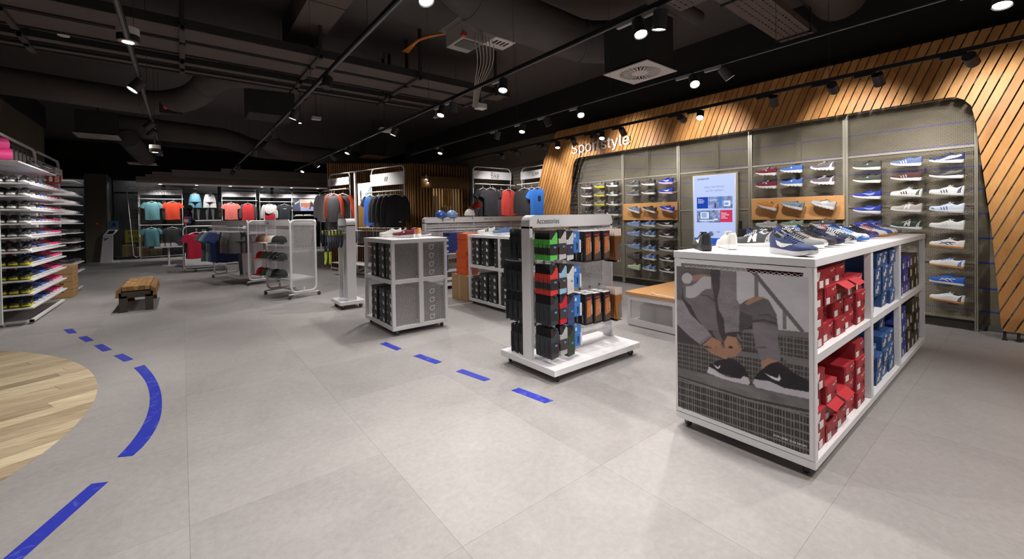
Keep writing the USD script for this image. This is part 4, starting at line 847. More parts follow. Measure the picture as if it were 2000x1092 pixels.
# ---------------------------------------------------------------- garments
def lerp(a, xs, ys): return np.interp(a, xs, ys)
def garment_geo(kind, seed=0, thick=1.):
    """kind: tee, long, vest, jacket, tank; origin at the hanger's shoulder point, hanging down -z, front -y, width along x"""
    rg = np.random.default_rng(seed); S = {}
    L = {'tee': .70, 'long': .72, 'vest': .68, 'jacket': .74, 'tank': .70}[kind]
    N, K = 22, 28; zz = -np.linspace(0, L, N)
    hw = lerp(-zz, [0, .02, .06, .12, .2, .35, .55, L], [.085, .12, .20, .222, .232, .228, .228, .236])
    if kind == 'tank': hw = lerp(-zz, [0, .05, .12, .2, .25, .5, L], [.09, .13, .15, .19, .22, .235, .26])
    if kind == 'vest': hw = lerp(-zz, [0, .02, .06, .15, .22, .5, L], [.09, .14, .205, .20, .225, .24, .245])
    dp = lerp(-zz, [0, .05, .12, .3, L], [.03, .045, .06, .065, .06])*thick
    ph = rg.uniform(0, 6, 4); R = []
    for i in range(N):
        f = min(1, -zz[i]/.5); row = []
        for k in range(K):
            a = 2*PI*k/K; ca, sa = math.cos(a), math.sin(a)
            w = .012*f*(math.sin(5*a+ph[0]+zz[i]*3)+.6*math.sin(9*a+ph[1]-zz[i]*5))
            x = hw[i]*np.sign(ca)*abs(ca)**.8*(1+w*.6); y = (dp[i]+w)*np.sign(sa)*abs(sa)**.8
            z = zz[i] - (.012*math.sin(3*a+ph[2]) if i == N-1 else 0)
            if i < 3: z += -.028*(1-i/3.)*(sa < 0)*(abs(ca) < .75)
            row.append((x, y, z))
        R.append(row)
    R = np.array(R); v = R.reshape(-1, 3); f = [(i*K+k, i*K+(k+1) % K, (i+1)*K+(k+1) % K, (i+1)*K+k) for i in range(N-1) for k in range(K)]
    b = MB().add(v, np.array(f)); c = len(v)
    b.add(np.vstack([R[-1], [R[-1].mean(0)+(0, 0, .03)]]), [(k, (k+1) % K, K) for k in range(K)])
    S['body'] = b
    S['collar'] = MB().tube([(.078*math.cos(q), -.002+.030*math.sin(q), .002-.026*(math.sin(q) < 0)*abs(math.sin(q))) for q in np.linspace(0, 2*PI, 17)[:-1]], .0075, 6, True)
    S['lining'] = MB().add(np.vstack([R[1], [R[1].mean(0)-(0, 0, .01)]]), [(k, K, (k+1) % K) for k in range(K)])
    if kind in ('tee', 'long', 'jacket'):
        for sg in (-1, 1):
            if kind == 'tee': ax = [(.165, -.055), (.21, -.09), (.262, -.16), (.30, -.235)]; rr = [.07, .075, .078, .08]
            else: ax = [(.165, -.055), (.215, -.1), (.262, -.22), (.285, -.40), (.29, -.56), (.285, -.63)]; rr = [.07, .072, .066, .058, .05, .046]
            ax = np.array(ax); T = np.gradient(ax, axis=0); T /= np.linalg.norm(T, axis=1, keepdims=True); rows = []
            for (px_, pz), t_, r_ in zip(ax, T, rr):
                rows.append([(sg*(px_ + r_*math.cos(q)*-t_[1]), r_*.55*math.sin(q)*thick, pz + r_*math.cos(q)*t_[0]) for q in np.linspace(0, 2*PI, 15)[:-1]])
            rows = np.array(rows); n, k, _ = rows.shape
            fa = np.array([(i*k+j, i*k+(j+1) % k, (i+1)*k+(j+1) % k, (i+1)*k+j) for i in range(n-1) for j in range(k)])
            m_ = MB().add(rows.reshape(-1, 3), fa[:, ::-1] if sg > 0 else fa); inn = rows[-1].mean(0)*.5 + rows[-2].mean(0)*.5
            m_.add(np.vstack([rows[-1], [inn]]), [(j, (j+1) % k, k) for j in range(k)])
            S['sleeve_l' if sg < 0 else 'sleeve_r'] = m_
    h = MB().tube([(-.19, 0, -.055), (-.10, 0, -.005), (0, 0, .022), (.10, 0, -.005), (.19, 0, -.055)], .011, 6)
    h.tube([(0, 0, .02), (0, 0, .06), (0, .012, .085), (0, .03, .09), (0, .04, .075)], .003, 5); S['hanger'] = h
    if kind in ('jacket', 'vest'): S['zip'] = MB().box(-.005, .005, -dp[8]-.006, -dp[8]+.03, -L+.04, -.03)
    return S
GG = {}; G_FIRST = {}
def garment(kind, col, loc, rz, label, group=None, sleeve=None, collar=None, hem=None, seed=0, thick=1., cat=None, front=None, length=1.):
    key = (kind, col, sleeve, collar, hem, seed, thick, front, cat)
    cat = cat or {'tee': 'shirt', 'long': 'shirt', 'vest': 'vest', 'jacket': 'jacket', 'tank': 'shirt'}[kind]
    nm = {'tee': 't_shirt', 'long': 'long_sleeved_shirt', 'vest': 'vest', 'jacket': 'jacket', 'tank': 'tank_top'}[kind]
    if key in G_FIRST: return dup(G_FIRST[key], label, loc, rz, group)
    if (kind, seed, thick) not in GG: GG[(kind, seed, thick)] = garment_geo(kind, seed, thick)
    S = GG[(kind, seed, thick)]; t = thing(nm, label, cat, loc, rz, group); G_FIRST[key] = t
    fm = fabric(*col, 160, .1)
    obj(t, 'body', S['body'], fm, smooth=60)
    for q in ('sleeve_l', 'sleeve_r'):
        if q in S: obj(t, 'sleeve', S[q], fabric(*(sleeve or col), 160, .1), smooth=60)
    obj(t, 'collar', S['collar'], fabric(*(collar or [int(q*.8) for q in col]), 160, .1), smooth=60)
    obj(t, 'lining', S['lining'], C(60, 58, 58, .9)); obj(t, 'hanger', S['hanger'], C(226, 224, 222, .4), smooth=60)
    if 'zip' in S: obj(t, 'zip', S['zip'], C(40, 40, 42, .5))
    if front:
        for q in front:
            if q == 'swoosh': obj(t, 'print', MB().prism(Polygon([(-.19, -.30), (-.13, -.38), (-.05, -.42), (.05, -.40), (.23, -.32), (.05, -.45), (-.06, -.50), (-.15, -.48), (-.2, -.40)]), .003, lambda a, b, c: (a, -.074-c-.0*b, b)), C(58, 58, 62, .8))
            if q == 'text': obj(t, 'print', MB().box(-.07, .07, -.078, -.070, -.21, -.19), C(220, 220, 222, .7))
            if q == 'pocket': obj(t, 'pocket', MB().prism(Polygon(rrect(.03, .11, -.32, -.19, .02)), .004, lambda a, b, c: (a, -.068-c, b)), C(30, 36, 60, .8))
            if q == 'panel': obj(t, 'panel', MB().prism(Polygon([(-.2, -.42), (0, -.46), (.2, -.42), (.2, -.68), (-.2, -.68)]), .003, lambda a, b, c: (a, -.074-c, b)), C(206, 34, 58, .8))
    return t
def shorts(col, loc, rz, label, group=None, length=.46, clip=True, cat='shorts'):
    key = ('shorts', col, length)
    if key in G_FIRST: return dup(G_FIRST[key], label, loc, rz, group)
    t = thing('shorts' if length < .6 else 'trousers', label, cat if length < .6 else 'trousers', loc, rz, group); G_FIRST[key] = t
    fm = fabric(*col, 160, .1); rows = []; K = 22; rg = np.random.default_rng(int(length*100)+col[0])
    for z, w, d in ((0, .19, .035), (-.03, .19, .04), (-.12, .21, .055), (-.2, .225, .06)):
        rows.append([(w*np.sign(math.cos(a))*abs(math.cos(a))**.8, d*math.sin(a), z) for a in np.linspace(0, 2*PI, K+1)[:-1]])
    def sk(rows):
        rows = np.array(rows); n, k, _ = rows.shape
        m_ = MB().add(rows.reshape(-1, 3), np.array([(i*k+j, i*k+(j+1) % k, (i+1)*k+(j+1) % k, (i+1)*k+j) for i in range(n-1) for j in range(k)]))
        m_.add(np.vstack([rows[-1], [rows[-1].mean(0)+(0, 0, .02)]]), [(j, (j+1) % k, k) for j in range(k)]); m_.add(np.vstack([rows[0], [rows[0].mean(0)-(0, 0, .01)]]), [(j, k, (j+1) % k) for j in range(k)]); return m_
    obj(t, 'waist', sk(rows), fm, smooth=60)
    for sg in (-1, 1):
        rr = []
        for q in np.linspace(0, 1, 7):
            z = -.17 - q*(length-.17); cx = sg*(.108+.012*q); w = .115-.01*q - (.035*q if length > .6 else 0)
            rr.append([(cx + w*math.cos(a)*(1+.05*math.sin(4*a+q*2)), (.055+.008*math.sin(5*a+sg))*math.sin(a), z) for a in np.linspace(0, 2*PI, 19)[:-1]])
        obj(t, 'leg', sk(rr), fm, smooth=60)
    obj(t, 'hanger', MB().box(-.17, .17, -.006, .006, .0, .02).tube([(0, 0, .02), (0, 0, .06), (0, .012, .085), (0, .03, .09), (0, .04, .075)], .003, 5), C(206, 206, 206, .3))
    return t

# ---------------------------------------------------------------- slim rack: header, end posts, mesh, base on castors (local frame: length along x, front -y)
def gondola(name, label, L, loc, rz=0, depth=.75, text=None, zb=.07, base=True, mesh_z=(.25, 1.3), thick=.12, texts=()):
    t = thing(name, label, 'display rack', loc, rz)
    hd = rrect(0, L, 1.31, 1.43, (0, 0, .07, .07), 7)
    if base: obj(t, 'header', MB().prism(Polygon(hd), thick, lambda a, b, c: (a, thick/2 - c, b)), WHITE, smooth=40)
    else:
        for yy in (-thick/2, thick/2-.02): obj(t, 'header', MB().prism(Polygon(hd), .02, lambda a, b, c: (a, yy + c, b)), WHITE, smooth=40)
    obj(t, 'header_line', MB().box(.03, L-.03, -thick/2-.002, -thick/2+.002, 1.312, 1.318), C(150, 150, 152, .5))
    for x in (0, L-.035):
        if base: obj(t, 'end_post', MB().box(x, x+.035, -thick/2, thick/2, zb, 1.33, .003), WHITE)
        else:
            h_ = thick/2 - .018; rr = .09
            loop = [(x+.018, -h_, .2)] + [(x+.018, -h_+rr-rr*math.cos(q), 1.41-rr+rr*math.sin(q)) for q in np.radians(np.linspace(0, 90, 6))] + [(x+.018, h_-rr+rr*math.sin(q), 1.41-rr+rr*math.cos(q)) for q in np.radians(np.linspace(0, 90, 6))] + [(x+.018, h_, .2)]
            loop += [(x+.018, h_-rr+rr*math.cos(q), .2-rr*math.sin(q)) for q in np.radians(np.linspace(20, 90, 5))] + [(x+.018, -h_+rr-rr*math.sin(q), .2-rr*math.cos(q)) for q in np.radians(np.linspace(0, 70, 5))]
            obj(t, 'end_frame', MB().tube(loop, .019, 8, True), WHITE, smooth=50)
            obj(t, 'end_mesh', diamond_mesh(thick-.07, 1.22, lambda a, b, c: (x+.018-c, -h_+.017+a, .14+b), .03, .0165, .0042), MESH_W, smooth=False)
    fn = lambda yy: (lambda a, b, c: (.036 + a, yy - c, mesh_z[0] + b))
    for yy in (-thick/2+.012, thick/2-.01): obj(t, 'mesh_panel', diamond_mesh(L-.072, mesh_z[1]-mesh_z[0], fn(yy), .03, .0165, .0042), MESH_W, smooth=False)
    obj(t, 'lower_bar', MB().box(.03, L-.03, -thick/2+.01, thick/2-.01, mesh_z[0]-.03, mesh_z[0]), WHITE)
    if base:
        obj(t, 'base', MB().box(-.02, L+.02, -depth/2, depth/2, zb, zb+.058, .004), WHITE)
        for x in (.06, L-.06):
            for y in (-depth/2+.05, depth/2-.05): caster(t, x, y, zb+.002, 40 + 70*(x > .1))
    else:
        for x in (.02, L-.02):
            obj(t, 'foot', MB().tube([(x, -depth/2, .075), (x, 0, .085), (x, depth/2, .075)], .016, 8).tube([(x, 0, .085), (x, 0, .2)], .018, 8), WHITE, smooth=50)
            for y in (-depth/2, depth/2): caster(t, x, y, .075, 30)
        obj(t, 'bottom_rail', MB().box(.02, L-.02, -.012, .012, .09, .115), WHITE)
    for (s_, h, x, z, w) in texts: obj(t, 'lettering', MB().text(s_, h, lambda a, b, c: (x+a, -thick/2-.0005-c, z+b), .0015, False, w), C(78, 78, 80, .6))
    return t
acc = gondola('accessories_rack', 'white mesh rack on castors headed Accessories, hung with sock packs', 1.165, (2.43, 2.875, 0), 0, .75, texts=(('Accessories', .042, .087, 1.352, .285),))
def hook(parent, x, z, y0, y1):
    obj(parent, 'hook', MB().tube([(x, y0, z), (x, y1, z), (x, y1 + (.012 if y1 > y0 else -.012), z+.008)], .003, 5).box(x-.012, x+.012, min(y0, y0+.008), max(y0, y0+.008), z-.02, z+.012), SILVER, smooth=50)
PK_FIRST = {}
def sock_pack(style, loc, rz, label, group):
    if style in PK_FIRST: return dup(PK_FIRST[style], label, loc, rz, group)
    t = thing('sock_pack', label, 'socks', loc, rz, group); PK_FIRST[style] = t
    top, sockc, band, edge, h = style
    w = .084
    obj(t, 'card', MB().prism(Polygon(rrect(-w/2, w/2, -.085, 0, .01)).difference(Point(0, -.014).buffer(.007)), .0025, lambda a, b, c: (a, c-.00125, b)), C(*top, .6))
    sk = Polygon([(-w/2, -.08), (-.02, -.085), (.01, -.05), (.035, -.02), (w/2, -.03), (w/2, -.12), (w/2-.005, -h+.01), (-w/2+.005, -h)])
    obj(t, 'sock', MB().prism(sk.buffer(.004), .011, lambda a, b, c: (a, c-.0055, b)), fabric(*sockc, 200, .15))
    obj(t, 'band', MB().box(-w/2-.002, w/2+.002, -.0075, .0075, -h*.82, -h*.46), C(*band, .5))
    if edge: obj(t, 'edge_strip', MB().box(w/2, w/2+.003, -.0078, .0078, -h*.82, -h*.46), C(*edge, .5))
    obj(t, 'logo', MB().box(.0, .026, -.0085, -.007, -h*.6, -h*.54), C(86, 150, 196, .5))
    return t
KB = (38, 38, 40)
def fan(x, z, n, style, words, grp, y0=2.60, dy=.019, x2=None):
    hook(acc, x-2.43, z+.0, -.06, y0-2.875-.02)
    for k in range(n): sock_pack(style, (x + .0015*math.sin(k*2.1), y0 + k*dy, z), 0, f'{words}', grp)
for r, (z, sc_, wd) in enumerate(((1.295, (94, 196, 84), 'green'), (.995, (206, 56, 48), 'red'), (.735, (52, 54, 60), 'charcoal'), (.45, (58, 60, 66), 'dark grey'))):
    fan(2.487, z, 11, ((42, 38, 40), sc_, KB, (150, 40, 50), .255), f'{wd} sock pack on black card, {ORD[r]} fan down, first hooks', f'{wd} sock packs on the first hook column', 2.575)
for r, (z, sc_, wd) in enumerate(((1.30, (196, 190, 188), 'white'), (1.0, (150, 186, 214), 'blue and white'), (.735, (196, 30, 52), 'crimson'), (.46, (176, 174, 172), 'pale grey'))):
    fan(2.60, z, 4, ((40, 36, 38), sc_, (62, 58, 58), (196, 70, 86), .26), f'{wd} sock pack with red edge, {ORD[r]} bunch down, second hooks', f'{wd} sock packs on the second hook column', 2.58)
for r, (z, sc_, wd) in enumerate(((1.285, (206, 206, 212), 'white and navy'), (.985, (214, 214, 212), 'white'), (.715, (58, 76, 116), 'navy'), (.43, (56, 72, 54), 'olive green'))):
    fan(2.705, z, 3, ((44, 42, 44), sc_, (sc_ if r else (54, 58, 84)), None, .26), f'{wd} folded sock pair on a dark card, {ORD[r]} bunch from the top on the third hooks', f'{wd} sock pairs on the third hook column', 2.59)
def retail_box(loc, kind, label, group):
    if kind in PK_FIRST: return dup(PK_FIRST[kind], label, loc, 0, group)
    t = thing('retail_box', label, 'box', loc, 0, group); PK_FIRST[kind] = t
    if kind == 'energy':
        obj(t, 'carton', MB().box(-.05, .05, 0, .062, -.285, 0, .002), C(36, 34, 34, .4))
        obj(t, 'top_label', MB().box(-.046, .046, .004, .058, -.001, .001), C(222, 220, 218, .6)); f = lambda a, b, c: (a, -.0006-c, b)
        obj(t, 'photo', MB().prism(Polygon([(-.03, -.06), (.036, -.05), (.04, -.2), (-.034, -.22)]), .0008, f), C(176, 116, 76, .5))
        obj(t, 'figure', MB().prism(Polygon([(-.005, -.08), (.012, -.075), (.02, -.11), (.026, -.15), (.01, -.16), (.012, -.2), (-.004, -.21), (-.006, -.16), (-.02, -.15), (-.008, -.11)]), .0014, f), C(226, 122, 62, .5))
        obj(t, 'ground_print', MB().prism(Polygon([(-.034, -.2), (.04, -.19), (.04, -.265), (-.034, -.27)]), .0007, f), C(92, 74, 62, .5))
        obj(t, 'red_logo', MB().box(-.03, .03, -.0016, 0, -.045, -.028), C(170, 40, 60, .5))
        obj(t, 'lettering', MB().text('ENERGY', .016, lambda a, b, c: (.044-b, -.0018-c, -.19+a), .0008, True, .095), C(214, 210, 206, .5))
        obj(t, 'side_lettering', MB().text('ENERGY', .014, lambda a, b, c: (-.0505-c, .022-b+.02, -.27+a), .0008, True, .075), C(190, 186, 184, .5))
        m_ = MB()
        for q in range(3): m_.prism(Point(.03, -.1-q*.022).buffer(.005, 4), .0008, lambda a, b, c: (-.0502-c, a, b))
        obj(t, 'dots', m_, C(200, 120, 90, .5), kind='stuff')
    elif kind == 'blue':
        obj(t, 'header_card', MB().box(-.045, .04, 0, .003, -.085, 0), C(66, 128, 204, .5))
        obj(t, 'carton', MB().box(-.045, .03, -.004, .05, -.19, -.075, .002), C(60, 122, 200, .5)); obj(t, 'white_side', MB().box(.03, .052, -.004, .05, -.19, -.075), C(224, 226, 230, .5))
        f = lambda a, b, c: (a, -.0045-c, b)
        obj(t, 'figure', MB().prism(Polygon([(-.012, -.10), (.006, -.105), (.01, -.13), (.0, -.165), (-.012, -.16), (-.004, -.13)]), .0008, f), C(36, 40, 52, .5))
        obj(t, 'label', MB().box(-.035, -.012, -.0012, 0, -.05, -.02), C(206, 222, 242, .5))
    elif kind == 'bag':
        obj(t, 'header_card', MB().box(-.055, .055, 0, .003, -.07, 0), C(224, 206, 196, .6))
        obj(t, 'insole', MB().prism(Polygon([(-.05, -.07), (.05, -.07), (.055, -.11), (.03, -.17), (.034, -.25), (.01, -.31), (-.03, -.31), (-.045, -.22), (-.05, -.15)]), .008, lambda a, b, c: (a, c-.002, b)), C(216, 146, 72, .5))
        obj(t, 'grey_sheet', MB().prism(Polygon([(0, -.16), (.04, -.15), (.046, -.3), (.0, -.31)]), .001, lambda a, b, c: (a, -.0035-c, b)), C(176, 168, 172, .5))
        obj(t, 'bag', MB().box(-.06, .06, -.005, .009, -.325, -.06), ACRYL)
    return t
for r, z in enumerate((1.275, .965, .70, .43)):
    hook(acc, 2.795-2.43, z+.004, -.06, -.30)
    for k in range(2): retail_box((2.79, 2.585+k*.075, z), 'blue', f'blue boxed support bandage, {ORD[r]} pair from the top on the fourth hooks', f'blue boxes in the {ORD[r]} pair on the fourth hooks')
for r, (z, zz) in enumerate(((1.272, 'upper'), (.69, 'lower'))):
    for c_, x in enumerate((2.945, 3.075, 3.225)):
        hook(acc, x-2.43, z+.01, -.06, -.28)
        for k in range(3): retail_box((x-.008*c_, 2.585+k*.068, z-.006*c_*(r)), 'energy', f'black and orange ENERGY support box, {ORD[c_]} hook of the {zz} row', f'ENERGY boxes on the {ORD[c_]} {zz} hook')
    hook(acc, 3.375-2.43, z+.02, -.06, -.29)
    for k in range(5): retail_box((3.37+.004*k, 2.575+k*.03, z+.012), 'bag', f'orange insole in a clear bag at the right end, {zz} row', f'orange insole bags in the {zz} row')
# socks hanging on the far side, seen past the left end post
for r, (z, n) in enumerate(((1.30, 5), (.985, 8), (.70, 7), (.40, 5))):
    hook(acc, 2.53-2.43, z+.004, .06, .42)
    for k in range(n): sock_pack(((48, 47, 49), (58, 57, 59), (52, 51, 53), None, .27), (2.50 + .012*(k % 2), 2.985 + k*.038, z), 0, f'dark grey sock pair behind the accessories end post, {ORD[r]} bunch down', f'dark grey socks behind the accessories rack, {ORD[r]} bunch')
sock_pack(((60, 50, 40), (220, 120, 40), (214, 116, 40), None, .27), (2.61, 2.975, 1.30), 0, 'orange sock pair hanging behind the top of the left end post', None)

# ---------------------------------------------------------------- cube of black shoe boxes
cube = table('cube_display', 'white cube display on castors with black shoe boxes and a mesh side marked with rings', 1.95, 2.70, 4.78, 5.735, 1.165, (2.30,), (), .625, [('y', 4.80, 1.98, 2.67), ('y', 5.71, 1.98, 2.67)], 'display cube', .065, .05)
for lv, zb in ((0, .1105), (1, .6755)):
    for c_, y in enumerate((4.815, 5.06, 5.31)):
        for r in range(4): shoe_box('blackr', (2.67, y, zb + r*.1075), 90, f'black shoe box with a pale ring logo, {ORD[r]} up, stack {c_+1}, cube {"upper" if lv else "lower"} right half', 'ring-marked black shoe boxes in the cube', (.185, .31, .106))
for c_, y in enumerate((5.53, 5.255, 5.02)):
    for lv, zb in ((0, .1105), (1, .6755)):
        for r in range(4):
            shoe_box('black', (1.972, y, zb + r*.1075), -90, f'black shoe box, {ORD[r]} up in the {ORD[c_]} stack of the cube {"upper" if lv else "lower"} shelf', 'black shoe boxes in the cube', (.185, .31, .106))
CUBE_TOP = [(P('pods', (214, 212, 208), WHT, 'none', WHT, WHT, LGR), 2.20, 5.42, 150, 'white shoe on the cube of black boxes, leftmost'), (P('pods', (124, 52, 66), WHT, 'dot', WHT, (200, 180, 180)), 2.26, 5.12, 140, 'maroon shoe on the cube of black boxes'),
            (P('pods', (218, 150, 88), WHT, 'heel', (232, 180, 130), (220, 190, 170)), 2.44, 5.22, 100, 'orange shoe on the cube of black boxes'), (P('run', (92, 88, 94), WHT, 'none', (120, 116, 120), BLK), 2.58, 5.28, -52, 'grey shoe on the cube of black boxes, rightmost')]
for pal, x, y, a, lab in CUBE_TOP:
    q = at_toe(x, y, a); shoe(pal, (q[0], q[1], 1.1655), a, lab)
# ---------------------------------------------------------------- second unit of black boxes behind
sh2 = table('shelf_display', 'white open shelf unit on castors full of black shoe boxes, behind the accessories rack', 3.70, 4.30, 4.30, 5.85, 1.135, (), (4.98,), .60, [('x', 4.27, 4.34, 5.81), ('y', 5.83, 3.74, 4.26)], 'display shelf', .05, .045)
for c_, y in enumerate((5.75, 5.48, 5.14)):
    for r in range(4): shoe_box('black', (3.72, y, .6505 + r*.1075), -90, f'black shoe box, {ORD[r]} up in the {ORD[c_]} upper stack, shelf behind accessories', 'black shoe boxes in the shelf unit', (.2, .31, .106))
for c_, (y, n) in enumerate(((5.79, 3), (5.55, 4), (5.29, 4), (5.02, 4), (4.74, 4), (4.5, 4))):
    for r in range(n): shoe_box('black', (3.72, y, .0955 + r*.1075), -90, f'black shoe box, {ORD[r]} up in the {ORD[c_]} lower stack, shelf behind accessories', 'black shoe boxes in the shelf unit', (.2, .31, .106))
for k, (pal, x, y, a, lab) in enumerate(((P('pods', (206, 204, 202), WHT, 'letter', (80, 80, 84), (90, 90, 92)), 3.86, 5.55, 150, 'white and grey shoe on the shelf unit behind the accessories rack'), (P('pods', (96, 122, 172), WHT, 'none', WHT, (80, 100, 150)), 3.86, 5.12, 130, 'blue shoe on the shelf unit behind the accessories rack'),
        (P('pods', (70, 72, 76), WHT, 'none', WHT), 4.05, 5.42, 140, 'charcoal shoe at the back of the shelf unit top'), (P('pods', (70, 72, 76), WHT, 'none', WHT), 3.98, 4.75, 135, 'charcoal shoe at the near end of the shelf unit top'), (P('pods', (150, 148, 150), WHT, 'none', WHT), 4.1, 4.98, 150, 'light grey shoe on the shelf unit top behind the blue one'))):
    q = at_toe(x, y, a); shoe(pal, (q[0], q[1], 1.1355), a, lab)
cb = thing('cardboard_carton', 'brown cardboard carton on the floor under the orange shoe boxes', 'carton', (3.70, 5.90, 0))
obj(cb, 'body', MB().box(0, .42, .0, .50, 0, .44, .004), C(176, 140, 100, .75)); obj(cb, 'tape', MB().box(-.001, .001, .22, .27, .04, .43).box(-.001, .42, .22, .27, .439, .4408), C(188, 156, 118, .4))
for k in range(7):
    yy = 6.28 if k < 4 else 6.24
    shoe_box('orange', (3.73 + (k % 3)*.006, yy + (k % 2)*.01, .4415 + k*.1005), -90, f'orange shoe box, {ORD[k]} from the bottom of the stack on the cardboard carton', 'orange shoe boxes', (.31, .24, .1))
# ---------------------------------------------------------------- bench with wooden seat by the island
bn = thing('mesh_bench', 'low white mesh bench with an oak seat left of the shoe island', 'bench')
obj(bn, 'seat', MB().box(4.47, 5.9, 2.60, 3.31, .395, .437, .006), OAKP)
f_ = MB()
for a in ((4.49, 4.52, 2.62, 3.29, .33, .395), (4.49, 4.52, 2.62, 3.29, .01, .09), (4.49, 4.52, 3.25, 3.29, .09, .33), (4.49, 4.52, 2.62, 2.66, .09, .33), (5.84, 5.87, 2.62, 3.29, .01, .395)): f_.box(*a)
obj(bn, 'frame', f_, WHITE)
obj(bn, 'side_rail', MB().box(4.52, 5.84, 3.26, 3.29, .33, .395).box(4.52, 5.84, 3.26, 3.29, .01, .06).box(4.52, 5.84, 2.62, 2.65, .01, .395), WHITE)
obj(bn, 'mesh_panel', diamond_mesh(.59, .24, lambda a, b, c: (4.505-c, 2.66+a, .09+b), .026, .0145, .004), MESH_W, smooth=False)
obj(bn, 'inner_boxes', MB().box(4.62, 5.6, 3.02, 3.2, .02, .25, .004).box(4.62, 5.6, 2.72, 2.96, .02, .25, .004), C(206, 204, 202, .6))
sl_ = thing('shoehorn', 'long white shoehorn lying across the oak bench seat', 'shoehorn', (4.52, 2.78, .4375), 86)
obj(sl_, 'blade', MB().box(-.14, .14, -.012, .012, 0, .005, .002), C(236, 226, 222, .4)); obj(sl_, 'grip', MB().tube([(.13, 0, .006), (.19, 0, .008)], .007, 8), C(236, 226, 222, .4))

# ---------------------------------------------------------------- glove stand
gs = gondola('glove_stand', 'narrow white stand on a white base hung with gloves and belts', .46, (2.09, 7.19, 0), -90, .38, zb=.07, mesh_z=(1.22, 1.3), thick=.14)
obj(gs, 'back_panel', MB().box(.04, .42, .0, .02, .13, 1.3), C(212, 212, 214, .5)); obj(gs, 'channel', MB().box(.10, .13, -.03, .0, .13, 1.25).box(.30, .34, -.03, .0, .13, 1.25), WHITE)
def glove(loc, rz, col, cuff, label, group=None):
    key = ('glove', col)
    if key in PK_FIRST: return dup(PK_FIRST[key], label, loc, rz, group)
    t = thing('glove', label, 'glove', loc, rz, group); PK_FIRST[key] = t; fm = fabric(*col, 160, .15)
    obj(t, 'palm', MB().box(-.045, .045, -.012, .012, -.18, -.06, .006), fm)
    for q in range(4):
        x = -.034+q*.0225; ln = (.075, .09, .085, .065)[q]; obj(t, 'finger', MB().tube([(x, 0, -.17), (x*1.05, -.004, -.18-ln*.6), (x*1.08, -.012, -.18-ln)], [.0105, .0105, .008], 7), fm, smooth=60)
    obj(t, 'thumb', MB().tube([(.04, 0, -.10), (.062, -.006, -.14), (.066, -.012, -.18)], [.012, .011, .008], 7), fm, smooth=60)
    obj(t, 'cuff', MB().box(-.038, .038, -.013, .013, -.07, -.005, .004), fabric(*cuff, 160, .15)); obj(t, 'card', MB().box(-.03, .03, -.016, -.013, -.06, .01), C(60, 60, 62, .6))
    return t
for j, (zh, nn) in enumerate(((1.235, 5), (.965, 2))):
    for q in range(2 if j == 0 else 1):
        hook(gs, .10 + q*.18, zh+.01, -.07, -.30)
YG = lambda q: 7.19-(.10+q*.18)
for k in range(5): glove((1.80 + k*.05, YG(0)+.004*k, 1.235), -90, (46, 48, 54), (96, 98, 104), 'dark glove on the upper hook of the narrow stand, far column', 'dark gloves on the upper far hook')
for k in range(5): glove((1.80 + k*.05, YG(1), 1.235), -90, (74, 78, 92), (200, 204, 90), 'blue-grey glove on the upper hook of the narrow stand, near column', 'grey gloves on the upper near hook')
for k in range(2): glove((1.80 + k*.07, YG(0), .965), -90, (206, 222, 48), (60, 62, 60), 'neon yellow glove on the lower hook of the narrow stand', 'neon gloves on the lower hook')
bp = thing('belt_pouch', 'black bottle belt pouch with yellow trim hanging at the left of the narrow stand', 'pouch', (1.76, 7.11, 1.24), -90)
obj(bp, 'bottle', MB().cyl((0, 0, -.20), (0, 0, -.06), .03, .038, 14), C(44, 46, 50, .4)); obj(bp, 'cap', MB().cyl((0, 0, -.06), (0, 0, -.03), .03, .022, 12), C(60, 62, 66, .5)); obj(bp, 'strap', MB().tube([(-.03, 0, -.06), (-.02, 0, .0), (.02, 0, .0), (.03, 0, -.06)], .006, 6), C(196, 206, 60, .6))

